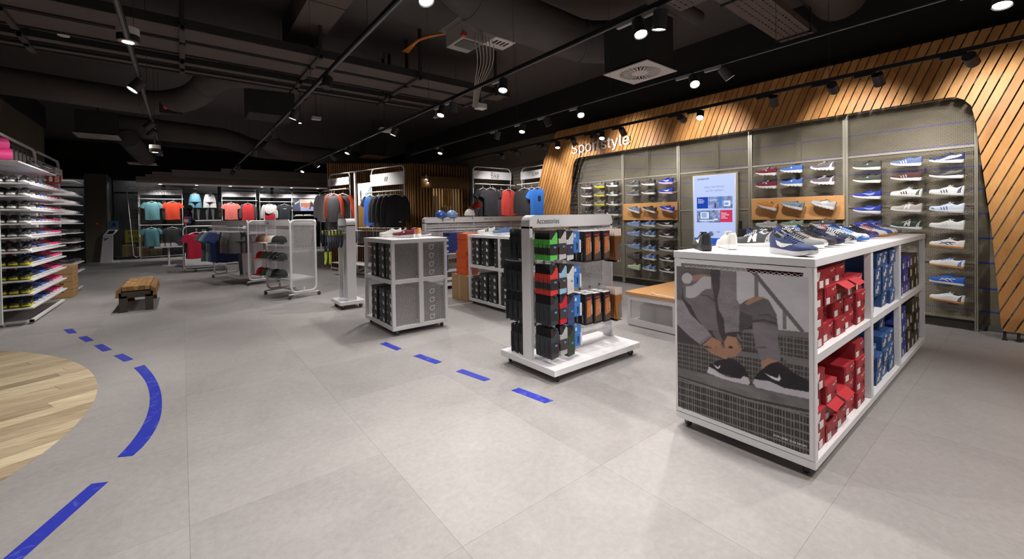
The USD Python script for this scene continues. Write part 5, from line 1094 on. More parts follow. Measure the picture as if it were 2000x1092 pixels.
# ---------------------------------------------------------------- cap rack
cr = gondola('cap_rack', 'white rolling rack with mesh end and three rows of sports caps', .95, (1.48, 9.27, 0), -74, .55, base=False, mesh_z=(.35, 1.3), thick=.5, texts=(('Men', .03, .1, 1.355, .07),))
CAP_FIRST = {}
def cap(col, loc, rz, label, dot=None):
    key = (col, dot)
    if key in CAP_FIRST: return dup(CAP_FIRST[key], label, loc, rz, 'caps on the rolling rack')
    t = thing('cap', label, 'cap', loc, rz, 'caps on the rolling rack'); CAP_FIRST[key] = t; fm = fabric(*col, 200, .1)
    rows = []
    for p in np.linspace(0, PI/2, 8): rows.append([(.085*math.cos(p)**.7*math.cos(a), .095*math.cos(p)**.7*math.sin(a), .125*math.sin(p)) for a in np.linspace(0, 2*PI, 21)[:-1]])
    rows = np.array(rows); n, k, _ = rows.shape
    obj(t, 'crown', MB().add(rows.reshape(-1, 3), np.array([(i*k+j, i*k+(j+1) % k, (i+1)*k+(j+1) % k, (i+1)*k+j) for i in range(n-1) for j in range(k)])), fm, smooth=60)
    B = []
    for a in np.linspace(-1.25, 1.25, 13): B.append(((.08*math.sin(a), -.08*math.cos(a)*1.1, .012), (.075*math.sin(a)*1.05, -.08*math.cos(a)*1.1-.085*math.cos(a*.9), .004-.02*abs(math.sin(a))**2)))
    B = np.array(B); top = B.reshape(-1, 3); bot = top-(0, 0, .005); F = []
    for i in range(12): F += [(2*i, 2*i+2, 2*i+3, 2*i+1), (26+2*i, 26+2*i+1, 26+2*i+3, 26+2*i+2), (2*i+1, 2*i+3, 26+2*i+3, 26+2*i+1)]
    obj(t, 'visor', MB().add(np.vstack([top, bot]), np.array(F)), fm, smooth=40); obj(t, 'button', MB().cyl((0, 0, .122), (0, 0, .13), .008, n=8), fm)
    if dot: obj(t, 'badge', MB().prism(Point(0, .055).buffer(.017, 6), .004, lambda a, b, c: (a, -.082-c+.0, b)), C(*dot, .5))
    return t
CC = [[(96, 34, 48), (104, 98, 74), (206, 160, 128), (216, 214, 208), (44, 46, 44), (48, 44, 46)], [(206, 34, 52), (92, 104, 66), (98, 98, 106), (58, 58, 58), (44, 48, 44)], [(196, 32, 48), (90, 106, 66), (186, 186, 192), (42, 44, 44), (44, 50, 46)]]
CN = [['burgundy', 'khaki', 'peach', 'white', 'black', 'near-black'], ['red', 'olive', 'grey', 'charcoal', 'black with white badge'], ['bright red', 'green', 'pale grey', 'black', 'dark green']]
crm = np.array(cr.GetAttribute('xformOp:translate').Get())
def cr_loc(lx, ly, lz): return rot(np.array([lx, ly, lz]), -74) + np.array([1.48, 9.27, 0])
for r, (z, row) in enumerate(zip((1.02, .72, .42), CC)):
    obj(cr, 'cap_tray', MB().box(.04, .92, -.34, -.25, z-.03, z-.02).box(.04, .92, -.34, -.335, z-.03, z+.01), C(150, 150, 150, .4, .3))
    for k, c_ in enumerate(row):
        l = cr_loc(.10 + k*(.78/(len(row)-1)), -.36, z-.0); cap(c_, l, -74, f'{CN[r][k]} cap, {ORD[k]} from the left in the {("top", "middle", "bottom")[r]} row of the cap rack', (206, 206, 206) if 'badge' in CN[r][k] or (k == 4 and r) else None)
# ---------------------------------------------------------------- rail of shirts and shorts
def tube_rack(name, label, loc, rz, L, H, D, header=None):
    t = thing(name, label, 'clothes rack', loc, rz)
    return t
rk = gondola('clothes_rack', 'white rolling clothes rack with T-shirts and shorts beside the cap rack', 2.25, (.88, 12.95, 0), -76.5, .62, base=False, mesh_z=(1.15, 1.3), thick=.6)
obj(rk, 'shelf', MB().box(.9, 2.2, -.3, .3, .16, .18), WHITE)
obj(rk, 'rail', MB().cyl((.0, -.36, 1.26), (2.2, -.36, 1.26), .014).box(.02, .04, -.36, -.28, 1.25, 1.31).box(2.16, 2.18, -.36, -.28, 1.25, 1.31), WHITE)
def rk_loc(lx, ly, lz): return rot(np.array([lx, ly, lz]), -76.5) + np.array([.88, 12.95, 0])
SH = [('tee', (88, 100, 108)), ('tee', (74, 82, 84)), ('tee', (128, 150, 154)), ('tee', (96, 116, 120)), ('tee', (50, 66, 140)), ('tee', (58, 72, 120)), ('tee', (52, 64, 104))]
for k, (kd, c_) in enumerate(SH): garment(kd, c_, rk_loc(.25 + k*.16, -.36, 1.17), -76.5+90-12, f'{("slate grey", "charcoal", "pale teal", "grey teal", "royal blue", "dusty blue", "navy")[k]} T-shirt on the rolling clothes rack, {ORD[k]} from its far end', 'T-shirts on the rolling clothes rack', seed=k % 3, thick=.6)
for k in range(7):
    c_ = ((50, 52, 48), (150, 144, 142), (126, 122, 120), (112, 108, 106), (120, 116, 114), (104, 102, 102), (90, 88, 90))[k]
    shorts(c_, rk_loc(1.42 + k*.105, -.36, 1.17), -76.5+90-10, f'{"black" if k == 0 else "grey"} shorts on the rolling clothes rack, {ORD[k]} in the row of shorts', 'shorts on the rolling clothes rack')
for k in range(2): shorts((206, 200, 204) if k else (96, 98, 104), rk_loc(1.75+k*.2, -.1, 1.05), -76.5+90, ('white' if k else 'grey') + ' long trousers hanging inside the rolling clothes rack', None, .9)
for k, (pal, lx) in enumerate(((PAL['C1c'][0], 1.9), (PAL['A3'][0], 1.6))):
    l = rk_loc(lx, -.2, .1805); shoe(pal, l, -90, f'{("grey", "dark")[k]} shoe on the low shelf of the rolling clothes rack')
# red T-shirt rail farther back
rr_ = thing('shirt_rail', 'white tube shirt rail with a red T-shirt facing out', 'clothes rack', (.02, 14.8, 0))
obj(rr_, 'tube_frame', MB().tube([(1.0, 0, .05), (.12, 0, .05), (.04, 0, .08), (0, 0, .16), (0, 0, 1.18), (.03, 0, 1.25), (.1, 0, 1.285), (1.0, 0, 1.285)], .016, 8), WHITE, smooth=50)
obj(rr_, 'tube_frame', MB().tube([(1.0, .5, .05), (.12, .5, .05), (.04, .5, .08), (0, .5, .16), (0, .5, 1.18), (.03, .5, 1.25), (.1, .5, 1.285), (1.0, .5, 1.285)], .016, 8), WHITE, smooth=50)
obj(rr_, 'hang_rail', MB().cyl((.3, -.3, 1.2), (.3, .5, 1.2), .012).cyl((.98, -.02, .05), (.98, .52, .05), .014).cyl((.98, -.02, 1.285), (.98, .52, 1.285), .014).box(.0, 1.0, -.01, .51, .12, .135), WHITE)
for x in (.25,): caster(rr_, x, -.02, .06, 20); caster(rr_, .95, -.02, .06, 20); caster(rr_, .25, .52, .06, 20); caster(rr_, .95, .52, .06, 20)
garment('tee', (186, 32, 62), (.32, 14.5, 1.10), 4, 'crimson T-shirt facing out on the tube shirt rail', seed=1)
for k, c_ in enumerate(((60, 72, 120), (46, 46, 48), (62, 60, 58), (40, 40, 42), (44, 44, 46))):
    garment('tee', c_, (.30 + (.0 if k == 0 else .12)+k*.03, 14.66 + k*.12, 1.10), 4, f'{("navy", "black", "dark brown", "black", "black")[k]} T-shirt {ORD[k]} behind the crimson one on the tube rail', None, seed=k % 3, thick=.6)
for k in range(4): garment('tee', ((60, 62, 64), (52, 54, 56), (48, 48, 50), (70, 72, 74))[k], (.72+.09*k, 14.6, 1.12), 80, f'dark T-shirt hung sideways at the right of the tube rail, {ORD[k]} from the left', None, seed=k % 3, thick=.6)
# ---------------------------------------------------------------- bike accessories rack with helmets
bk = gondola('bike_rack', 'long white rack headed Bike men behind the shelf of black boxes', 2.62, (3.75, 7.56, 0), 0, .7, mesh_z=(.6, 1.3), texts=(('Bike men', .03, .37, 1.365, .22), ('Bike men', .03, 1.42, 1.365, .22)))
obj(bk, 'shelf', MB().box(.02, 1.3, -.42, -.06, .70, .72), WHITE); obj(bk, 'shelf', MB().box(.02, 1.3, -.42, -.06, .36, .38), WHITE); obj(bk, 'grid_rail', MB().box(.05, 2.55, -.075, -.062, 1.16, 1.18).box(.05, 2.55, -.075, -.062, 1.22, 1.235), WHITE)
for k in range(3): shoe_box('dkblue', (3.80+.0, 7.42-.28, .7205 + k*.108), 0, f'dark blue shoe box, {ORD[k]} up in the left stack under the bike rack header', 'blue shoe boxes under the bike rack', (.3, .3, .106))
for k in range(4): shoe_box('dkblue', (4.12, 7.42-.24, .7205 + k*.1), 0, f'dark blue shoe box, {ORD[k]} up in the right stack under the bike rack header', 'blue shoe boxes under the bike rack', (.3, .26, .098))
for k in range(3): shoe_box('purple', (3.80, 6.95, .7205 + k*.1) if False else (3.78, 7.15, .3805 + k*.1), 0, f'purple shoe box, {ORD[k]} up on the lower shelf under the bike rack header', 'purple shoe boxes under the bike rack', (.28, .3, .098))
def helmet(col, loc, rz, label, dark, rx=0):
    t = thing('bike_helmet', label, 'helmet', loc, rz, None, None, 0, rx)
    rows = []
    for p in np.linspace(-.12, PI/2, 9): rows.append([(.135*math.cos(p)*math.cos(a), .105*math.cos(p)*math.sin(a), .01+.125*math.sin(p)*(1+.08*math.cos(a))) for a in np.linspace(0, 2*PI, 25)[:-1]])
    rows = np.array(rows); n, k, _ = rows.shape
    obj(t, 'shell', MB().add(rows.reshape(-1, 3), np.array([(i*k+j, i*k+(j+1) % k, (i+1)*k+(j+1) % k, (i+1)*k+j) for i in range(n-1) for j in range(k)])), C(*col, .3), smooth=60)
    for sg in (-1, 0, 1):
        for q in range(3):
            p0 = .45+.1*abs(sg); a0 = PI + sg*.5; c0 = lambda p, a, e: ((.137+e)*math.cos(p)*math.cos(a), (.107+e)*math.cos(p)*math.sin(a), .01+(.127+e)*math.sin(p)*(1+.08*math.cos(a)))
            pts = []
            for j in range(5): pts.append(c0(.35 + q*.38 + j*.07, a0, .0))
            obj(t, 'vent', MB().tube(pts, [.003, .010, .012, .010, .003], 6), C(*dark, .6), smooth=50)
    obj(t, 'strap', MB().tube([(.02, .1, .01), (.0, .07, -.09), (0, 0, -.13), (0, -.07, -.09), (.02, -.1, .01)], .005, 5), C(60, 60, 62, .7)); obj(t, 'liner', MB().cyl((0, 0, -.004), (0, 0, .004), .1, n=18), C(40, 40, 42, .8))
    return t
obj(bk, 'helmet_block', MB().cyl((1.085, 0, 1.43), (1.085, 0, 1.46), .08).cyl((.39, 0, 1.43), (.39, 0, 1.432), .05).cyl((.64, 0, 1.43), (.64, 0, 1.432), .05), C(206, 206, 204, .5))
helmet((222, 222, 218), (4.84, 7.56, 1.462), 200, 'white vented bike helmet on the bike rack header', (70, 70, 70)); helmet((58, 92, 160), (4.14, 7.56, 1.434), 190, 'blue bike helmet at the left on the bike rack header', (40, 46, 60)); helmet((120, 150, 196), (4.40, 7.56, 1.434), 190, 'pale blue and white bike helmet on the bike rack header, beside the blue one', (230, 232, 236))
# ---------------------------------------------------------------- left shoe shelving
PK = lambda up, so, mk='none', mc=WHT, ex=None, st='run': P(st, up, so, mk, mc, None, BLK, ex)
S_BLK = PK((40, 40, 42), WHT, 'dot'); S_BL2 = PK((52, 52, 54), WHT, 'saddle', (66, 66, 68)); S_YEL = PK((46, 46, 42), (206, 204, 40), 'dot', (190, 190, 60), (('toe', (206, 206, 44)), ('heel', (140, 140, 50))))
S_BLU = PK((66, 110, 196), WHT, 'stripes', (150, 190, 240)); S_NVY = PK((46, 54, 92), WHT, 'stripes', (110, 150, 210)); S_GRW = PK((130, 124, 134), WHT, 'saddle', (214, 208, 212)); S_PNK = PK((218, 62, 122), WHT, 'saddle', (240, 120, 160)); S_PUR = PK((92, 66, 98), WHT, 'dot', (214, 120, 170)); S_RED = PK((150, 40, 70), WHT, 'none'); S_WHT = PK((222, 212, 212), WHT, 'none', WHT, None, 'retro'); S_TEA = PK((110, 140, 160), (190, 190, 190), 'saddle', (80, 100, 110)); S_MUL = PK((70, 56, 66), (120, 110, 110), 'stripes', (196, 140, 170)); S_DRK = PK((44, 42, 44), (70, 66, 66), 'cross', (150, 120, 130))
LV = [.25, .44, .635, .837, 1.038, 1.24, 1.433, 1.633, 1.82, 2.0]
def shelf_unit(name, label, y0, y1, lv, xf=-1.66, xb=-2.42, top=2.8, ext=.86):
    t = thing(name, label, 'shoe shelves')
    for y in (y0+.12, (y0+y1)/2, y1+ext-.1):
        obj(t, 'upright', MB().box(xb-.03, xb+.03, y-.03, y+.03, 0, top-.1), WHITE)
    fr = [(xb+.28, y0-.25, top), (xb+.28, y1+ext-.16, top)] + [(xb+.28, y1+ext-.16+.16*math.sin(q), top-.16+.16*math.cos(q)) for q in np.radians(np.linspace(10, 90, 6))] + [(xb+.28, y1+ext, .05)]
    obj(t, 'frame', MB().tube(fr, .025, 8), WHITE, smooth=50)
    obj(t, 'mesh_back', diamond_mesh(y1+ext-.05-y0+.25, top-.15-.2, lambda a, b, c: (xb+.28-c, y0-.25+a, .2+b), .034, .018, .005), MESH_W, smooth=False)
    for k, z in enumerate(lv):
        obj(t, 'shelf', MB().box(xb+.3, xf, y0, y1, z-.022, z, .002), WHITE)
    obj(t, 'bottom_rail', MB().box(xb+.3, xf-.02, y0+.1, y0+.14, .03, .06).box(xf-.06, xf-.02, y0+.1, y1-.1, .03, .06).cyl((xf-.3, y0+.12, 0), (xf-.3, y0+.12, .05), .012).cyl((xf-.3, y1-.12, 0), (xf-.3, y1-.12, .05), .012), WHITE)
    return t
LY0, LY1 = 8.78, 11.0
ls = shelf_unit('shoe_shelves', 'tall white shoe shelving packed with sports shoes at the left edge', LY0, LY1, LV, ext=.70)
obj(ls, 'end_panel', MB().box(-2.02, -1.935, 8.74, 8.775, .05, 2.35, .004), C(216, 222, 220, .4)); obj(ls, 'foot', MB().cyl((-1.985, 8.76, 0), (-1.985, 8.76, .06), .012), CHAR)
obj(ls, 'shelf', MB().box(-2.12, -1.66, LY0-.5, 10.4, 2.235, 2.255, .002), WHITE)
for k, z in enumerate(LV):
    low = k <= 3; Lk = f'{ORD[k]} shelf up, front left shelving'
    for j, x in enumerate((-1.745, -1.855, -1.965)):
        pal = S_YEL if low else (S_BLK if j != 1 else S_BL2); wd = 'black and yellow' if low else ('black' if j != 1 else 'dark grey')
        shoe(pal, (x, LY0+.315, z+.001), -90, f'{wd} shoe facing forward, {ORD[j]} from the corner, {Lk}', 'black shoes at the near end of the left shelving')
    seq = [S_GRW if not low else S_NVY, S_NVY if low else S_BL2, S_BLU, S_GRW if not low else S_NVY, S_PUR if low else S_GRW, S_PNK, S_PNK, S_PNK if k % 2 else S_RED]
    for j in range(8):
        nm = {id(S_GRW): 'grey and white', id(S_NVY): 'navy', id(S_BL2): 'dark grey', id(S_BLU): 'blue', id(S_PUR): 'purple', id(S_PNK): 'pink', id(S_RED): 'crimson'}[id(seq[j])]
        shoe(seq[j], (-1.98, 9.20 + .232*j, z+.001), 0, f'{nm} shoe, {ORD[j]} along the aisle edge, {Lk}', f'{nm} shoes on the left shelving')
    for j in range(2):
        shoe(S_RED if j else S_NVY, (-2.12, 9.3+.6*j, z+.001), 90, f'{"crimson" if j else "navy"} shoe lying behind the front row, {Lk}', None)
bpk = thing('backpack_rack', 'black shoes and wire loops on the top board of the left shelving', 'display stand', (0, 0, 0))
for k in range(5): obj(bpk, 'wire_loop', MB().tube([(-1.84, 9.0+.2*k, 2.256), (-1.84, 9.0+.2*k, 2.52), (-1.90, 9.0+.2*k, 2.58), (-1.96, 9.0+.2*k, 2.52), (-1.96, 9.0+.2*k, 2.256)], .006, 6), BLACK, smooth=60)
shoe(S_DRK, (-1.76, 9.75, 2.2565), 60, 'black shoe standing by the wire loops on the top board'); shoe(S_DRK, (-1.78, 9.4, 2.2565), 80, 'black shoe lying at the left of the wire loops on the top board')
pp = thing('pink_bag', 'bright pink rolled bag on the top board of the left shelving at the picture edge', 'bag', (-2.0, 8.9, 2.38))
obj(pp, 'roll', MB().cyl((-.1, -.2, .12), (.12, -.05, .16), .085, n=18).cyl((-.1, -.15, .0), (.14, .0, .02), .08, n=18), C(206, 52, 120, .6), smooth=50); obj(pp, 'strap', MB().tube([(-.08, -.18, .21), (0, -.12, .25), (.1, -.06, .24)], .008, 6), C(120, 30, 80, .7))
u2 = shelf_unit('shoe_shelves', 'second shoe shelving beyond the cartons with white shoes on top rows', 12.15, 13.1, [.42, .60, .88, 1.04, 1.23, 1.43, 1.62, 1.82, 2.01, 2.3], -1.70, ext=.5)
for k, z in enumerate((.42, .60, .88, 1.04, 1.23, 1.43, 1.62, 1.82, 2.01)):
    for j in range(4):
        pal = (S_DRK, S_MUL, S_DRK, S_MUL)[j] if k < 5 else (S_WHT, S_WHT, S_TEA, S_MUL)[j]
        shoe(pal, (-2.02, 12.27 + .225*j, z+.001), 0, f'{("dark patterned", "dark multicoloured", "dark patterned", "dark multicoloured")[j] if k < 5 else ("white", "white", "teal grey", "wine multicoloured")[j]} shoe, {ORD[j]} along row {k+1}, second left shelving', 'shoes on the second left shelving')
obj(u2, 'sign_card', MB().box(-1.98, -1.97, 12.3, 12.9, 2.31, 2.56), CARD_W)
for k in range(4):
    o = thing('cardboard_carton', f'flat brown cardboard carton, {ORD[k]} from the floor in the stack between the two left shelvings', 'carton', (-2.05 + .006*(k % 2), 11.5, .005 + k*.15), 0, 'brown cartons by the left shelving')
    obj(o, 'body', MB().box(0, .39, 0, .5, 0, .145, .003), C(176, 138, 92, .75)); obj(o, 'flap_gap', MB().box(.388, .392, .02, .48, .07, .076), C(120, 92, 60, .8)); obj(o, 'cut_out', MB().box(.2, .26, -.002, .001, .1, .13), C(90, 66, 44, .9))
ex = thing('extinguisher_sign', 'red and white fire extinguisher sign hung between the left shelvings', 'sign', (-1.98, 11.6, 2.19))
obj(ex, 'plate', MB().box(0, .19, 0, .008, 0, .155), C(170, 34, 34, .5)); obj(ex, 'pictogram', MB().prism(Polygon(rrect(.03, .075, .03, .12, .012)), .002, lambda a, b, c: (a, -c, b)).box(.04, .06, -.002, 0, .12, .132), C(226, 216, 206, .5))
fl_ = MB()
for q in range(3): fl_.prism(LineString([(.11+.02*q, .02), (.12+.02*q, .06), (.108+.02*q, .09), (.125+.02*q, .135)]).buffer(.005), .002, lambda a, b, c: (a, -c, b))
obj(ex, 'flames', fl_, C(226, 216, 206, .5), kind='stuff'); obj(ex, 'bracket', MB().box(-.25, 0, .002, .006, .1, .112), SILVER)
# ---------------------------------------------------------------- left side masonry and far pillar
struct('wall_left_pier', MB().box(-3.3, -2.75, 8.0, 16.0, 0, 3.9), TAUPE); struct('trim_2', MB().box(-3.3, -2.72, 8.0, 16.05, 3.9, 4.46), BULK_M)
struct('pillar', MB().box(-2.70, -2.12, 21.05, 22.0, 0, 3.2), PILLAR)
fs = thing('call_point_sign', 'round red fire alarm sign on the far taupe pillar', 'sign', (-2.39, 21.04, 1.40)); obj(fs, 'disc', MB().prism(Point(0, 0).buffer(.075, 10), .006, lambda a, b, c: (a, -c, b)), C(190, 36, 40, .5)); obj(fs, 'symbol', MB().prism(sbox(-.03, -.025, .03, .025).difference(Point(.005, 0).buffer(.012)), .002, lambda a, b, c: (a, -.006-c, b)), C(226, 214, 210, .5))
# far glazing with the mall corridor behind
FRM = C(44, 46, 46, .5, .2)
def window(n, x0, x1, z0=.02, z1=3.05, bars=(2.55,), label=None):
    w = UsdGeom.Xform.Define(stage, f'/World/window_{n}').GetPrim(); tag(w, label or 'dark framed shop window onto the mall corridor', None, None, 'structure')
    f = MB().box(x0, x0+.06, 21.98, 22.06, 0, z1+.1).box(x1-.06, x1, 21.98, 22.06, 0, z1+.1).box(x0, x1, 21.98, 22.06, z1, z1+.1).box(x0, x1, 21.98, 22.06, 0, .09)
    for b in bars: f.box(x0+.06, x1-.06, 21.99, 22.05, b, b+.06)
    obj(w, 'frame', f, FRM); obj(w, 'pane', MB().box(x0+.06, x1-.06, 22.015, 22.025, .09, z1), GLASS)
window(1, -4.4, -2.72, bars=(2.72,)); window(2, -2.08, -.55, bars=(2.55,)); window(3, -.55, 1.3, bars=(2.55,)); window(4, 1.3, 3.3, bars=(2.55,)); window(5, 3.3, 5.6, bars=(2.55,))
struct('trim_3', MB().box(-5, 8.2, 21.9, 22.2, 3.15, 4.46), BULK_M)
MALL = C(166, 158, 112, .8); MALLB = C(148, 170, 196, .7)
struct('wall_mall', MB().box(-2.6, 8.2, 24.3, 24.4, 0, 3.6), MALL); struct('wall_mall_blue', MB().box(-5, -2.6, 24.3, 24.4, 0, 3.6), MALLB); struct('ceiling_mall', MB().box(-5, 8.2, 22.2, 24.5, 3.4, 3.5), C(120, 118, 112, .8))
for k, (x, y) in enumerate(((-3.4, 23.2), (-1.2, 23.2), (1.2, 23.2), (3.6, 23.2))):
    o = thing('corridor_light', f'bright strip light in the mall corridor beyond the far glazing, {ORD[k]} from the left', 'ceiling light', (x, y, 3.36)); obj(o, 'housing', MB().box(-.5, .5, -.06, .06, 0, .04), WHITE); obj(o, 'tube', MB().box(-.48, .48, -.04, .04, -.02, 0), emit(240, 246, 255, 45.))
for k, (x, z, w_, h_, c_) in enumerate(((-3.3, 1.55, .7, .5, (206, 206, 40)), (-3.3, .7, .9, .75, (70, 110, 160)), (-3.3, 2.1, .8, .4, (150, 190, 220)))):
    o = thing('corridor_sign', f'{("yellow", "blue", "pale blue")[k]} shop panel seen through the left far window', 'sign panel', (x, 24.26, z)); obj(o, 'panel', MB().box(-w_/2, w_/2, 0, .03, 0, h_), C(*c_, .6))
ys = thing('sale_sign', 'yellow sign leaning on cartons behind the far glazing by the kiosk', 'sign', (-1.5, 22.83, .02), 0); obj(ys, 'board', MB().box(-.3, .25, 0, .02, .6, 1.1).box(-.27, -.25, .0, .02, -.02, .6).box(.2, .22, 0, .02, -.02, .6), C(214, 206, 40, .6)); obj(ys, 'lettering', MB().text('NEU', .11, lambda a, b, c: (-.22+a, -.001-c, .92+b), .002, True).text('50%', .10, lambda a, b, c: (-.2+a, -.001-c, .68+b), .002, True), C(40, 40, 30, .6))
for k in range(3):
    o = thing('cardboard_carton', f'brown carton behind the far glazing under the yellow sign, {ORD[k]} from the left', 'carton', (-1.9 + .42*k, 22.85, 0)); obj(o, 'body', MB().box(0, .38, 0, .4, 0, .5 - .1*k, .004), C(168, 136, 98, .75)); obj(o, 'tape', MB().box(.16, .21, -.001, .401, .05, .501-.1*k), C(186, 156, 116, .5))
# kiosk
kk = thing('info_kiosk', 'slim white leaning information kiosk with a blue card by the far pillar', 'kiosk')
V = np.array([(-2.29, 20.54, 0), (-1.97, 20.54, 0), (-2.29, 20.73, 0), (-1.97, 20.73, 0), (-2.2, 20.61, .98), (-1.94, 20.61, .98), (-2.2, 20.68, .98), (-1.94, 20.68, .98), (-2.1, 20.94, 1.17), (-1.84, 20.94, 1.17), (-2.1, 20.98, 1.14), (-1.84, 20.98, 1.14)])
lo = trimesh.convex.convex_hull(V[:8]); hi = trimesh.convex.convex_hull(V[4:])
obj(kk, 'body', MB().tm(lo).tm(hi), WHITE); obj(kk, 'foot_plate', MB().box(-2.29, -1.8, 20.54, 20.88, 0, .02), WHITE)
obj(kk, 'tablet', MB().add([(-2.11, 20.68, 1.035), (-1.95, 20.68, 1.035), (-1.9, 20.88, 1.145), (-2.05, 20.88, 1.145)], [(0, 1, 2, 3)]).add([(-2.11, 20.68, 1.03), (-1.95, 20.68, 1.03), (-1.9, 20.88, 1.14), (-2.05, 20.88, 1.14)], [(3, 2, 1, 0)]), BLACK)
obj(kk, 'logo', MB().prism(Polygon([(.03, .0), (.06, .02), (.12, .07), (.13, .1), (.09, .1), (.05, .07), (.03, .05)]), .004, lambda a, b, c: (-2.2+a, 20.598-c, .78+b)), C(44, 60, 150, .5)); obj(kk, 'logo_dot', MB().prism(Point(.03, .1).buffer(.02, 8), .004, lambda a, b, c: (-2.2+a, 20.598-c, .78+b)), C(206, 50, 56, .5))
obj(kk, 'card', MB().box(-2.10, -1.82, 20.95, 20.96, 1.19, 1.49), C(92, 136, 174, .6)); obj(kk, 'card_print', MB().prism(Polygon([(-2.02, 1.28), (-1.98, 1.42), (-1.94, 1.44), (-1.9, 1.4), (-1.88, 1.28)]), .003, lambda a, b, c: (a, 20.949-c, b)), C(46, 66, 100, .6))
# ---------------------------------------------------------------- stepped white soffit
so = UsdGeom.Xform.Define(stage, '/World/soffit').GetPrim(); tag(so, 'stepped white ceiling soffit of overlapping long panels above the far training wall', 'soffit')
SOF = C(196, 188, 184, .7)
for x0, x1, y0, y1, z0, z1 in ((-1.28, 6.2, 20.3, 21.4, 2.88, 3.0), (-1.28, 6.2, 20.35, 21.4, 3.0, 3.10), (-1.02, 6.2, 20.42, 21.4, 3.10, 3.2), (-.83, 6.2, 20.48, 21.4, 3.2, 3.31), (-.26, 6.2, 20.3, 20.44, 3.16, 3.40), (1.27, 6.2, 20.24, 20.4, 3.26, 3.53), (1.27, 6.2, 20.22, 20.36, 3.14, 3.27)):
    obj(so, 'panel', MB().box(x0, x1, y0, y1, z0, z1, .004), SOF)
for k, x in enumerate((-.62, .49, 1.62, 2.75, 3.9, 5.0)):
    o = thing('downlight', f'recessed downlight in the stepped white soffit, {ORD[k]} from the left', 'downlight', (x, 20.9, 2.88)); obj(o, 'ring', MB().cyl((0, 0, -.012), (0, 0, .002), .06, n=20), WHITE); obj(o, 'lens', MB().cyl((0, 0, -.016), (0, 0, -.011), .045, n=18), emit(255, 250, 244, 16.))
    spot((x, 20.85, 2.84), (x, 21.6, 1.2), 30, 55, .8, r=.05)
# ---------------------------------------------------------------- training wall displays
def frame_display(name, label, x0, x1, y, sign=None, zt=2.78, zsign=(2.5, 2.7), rails=(2.28,), loc=None, rz=0, post=.03, signtext=None, panel=True, logo=None, foot=0.):
    t = thing(name, label, 'display frame', (0, 0, 0) if loc is None else loc, rz); w = x1-x0
    r = .12; P_ = [(x0, y, foot)] + [(x0, y, zt-r)] + [(x0+r-r*math.cos(q), y, zt-r+r*math.sin(q)) for q in np.radians(np.linspace(15, 90, 6))] + [(x1-r+r*math.sin(q), y, zt-r+r*math.cos(q)) for q in np.radians(np.linspace(0, 75, 6))] + [(x1, y, zt-r), (x1, y, foot)]
    obj(t, 'frame', MB().tube(P_, post/2, 8), WHITE, smooth=50)
    if zsign: obj(t, 'sign_panel', MB().box(x0-.01, x1+.01, y-.04, y-.015, zsign[0], zsign[1], .003), WHITE)
    if signtext:
        tx_, h, wd, off = signtext; obj(t, 'lettering', MB().text(tx_, h, lambda a, b, c: (x0+off+a, y-.0405-c, (zsign[0]+zsign[1])/2-h*.5+b), .003, False, wd), C(96, 94, 96, .6))
    if logo: obj(t, 'logo', MB().prism(logo, .003, lambda a, b, c: ((x0+x1)/2+a, y-.0405-c, (zsign[0]+zsign[1])/2+b)), C(60, 60, 64, .6))
    for z in rails: obj(t, 'rail', MB().cyl((x0-.04, y-.14, z), (x1+.04, y-.14, z), .014).box(x0-.02, x0+.0, y-.15, y, z-.015, z+.015).box(x1-.0, x1+.02, y-.15, y, z-.015, z+.015), WHITE)
    obj(t, 'floor_bar', MB().box(x0, x1, y-.01, y+.01, foot+.06, foot+.09), WHITE)
    return t
UAL = union_all([Polygon([(-.06, -.05), (-.035, -.05), (-.045, 0), (-.035, .05), (-.06, .05), (-.048, 0)]), Polygon([(.06, -.05), (.035, -.05), (.045, 0), (.035, .05), (.06, .05), (.048, 0)])])
TY = 21.6
frame_display('training_frame', 'white frame display with four T-shirts headed Training men at the far left', -1.27, .03, TY, signtext=('Training men', .13, .9, .2), rails=(2.33, 1.31))
frame_display('training_frame', 'white frame display with a two-letter logo sign and pink shirts on the far wall', 1.36, 2.6, TY, logo=UAL, rails=(2.30, 1.31), zsign=(2.46, 2.68))
frame_display('training_frame', 'white frame display headed Training men right of the far mannequin legs', 2.75, 4.03, TY, signtext=('Training men', .12, .82, .12), rails=(2.26, 1.31), zsign=(2.44, 2.62))
frame_display('training_frame', 'white frame with the sports photograph and folded shirts on the far wall', 4.06, 5.26, TY, rails=(), zsign=(2.44, 2.64))
frame_display('training_frame', 'white frame at the right end of the far wall with a white ticked shirt', 5.3, 6.4, TY, rails=(2.25, 1.31), zsign=(2.44, 2.64))
sp = thing('side_frame', 'slanted white open frame left of the far training display', 'frame'); obj(sp, 'tube_frame', MB().tube([(-1.62, TY-.05, 2.7), (-1.55, TY-.05, 2.8), (-1.3, TY-.05, 2.8), (-1.3, TY-.05, .1), (-1.4, TY-.05, .08), (-1.47, TY-.05, .15)], .014, 8, True), WHITE, smooth=40); obj(sp, 'pane', MB().add([(-1.6, TY-.05, 2.7), (-1.31, TY-.05, 2.76), (-1.31, TY-.05, .12), (-1.46, TY-.05, .16), (-1.6, TY-.045, 2.7), (-1.31, TY-.045, 2.76), (-1.31, TY-.045, .12), (-1.46, TY-.045, .16)], [(0, 1, 2, 3), (7, 6, 5, 4)]), ACRYL)
gy = TY-.16
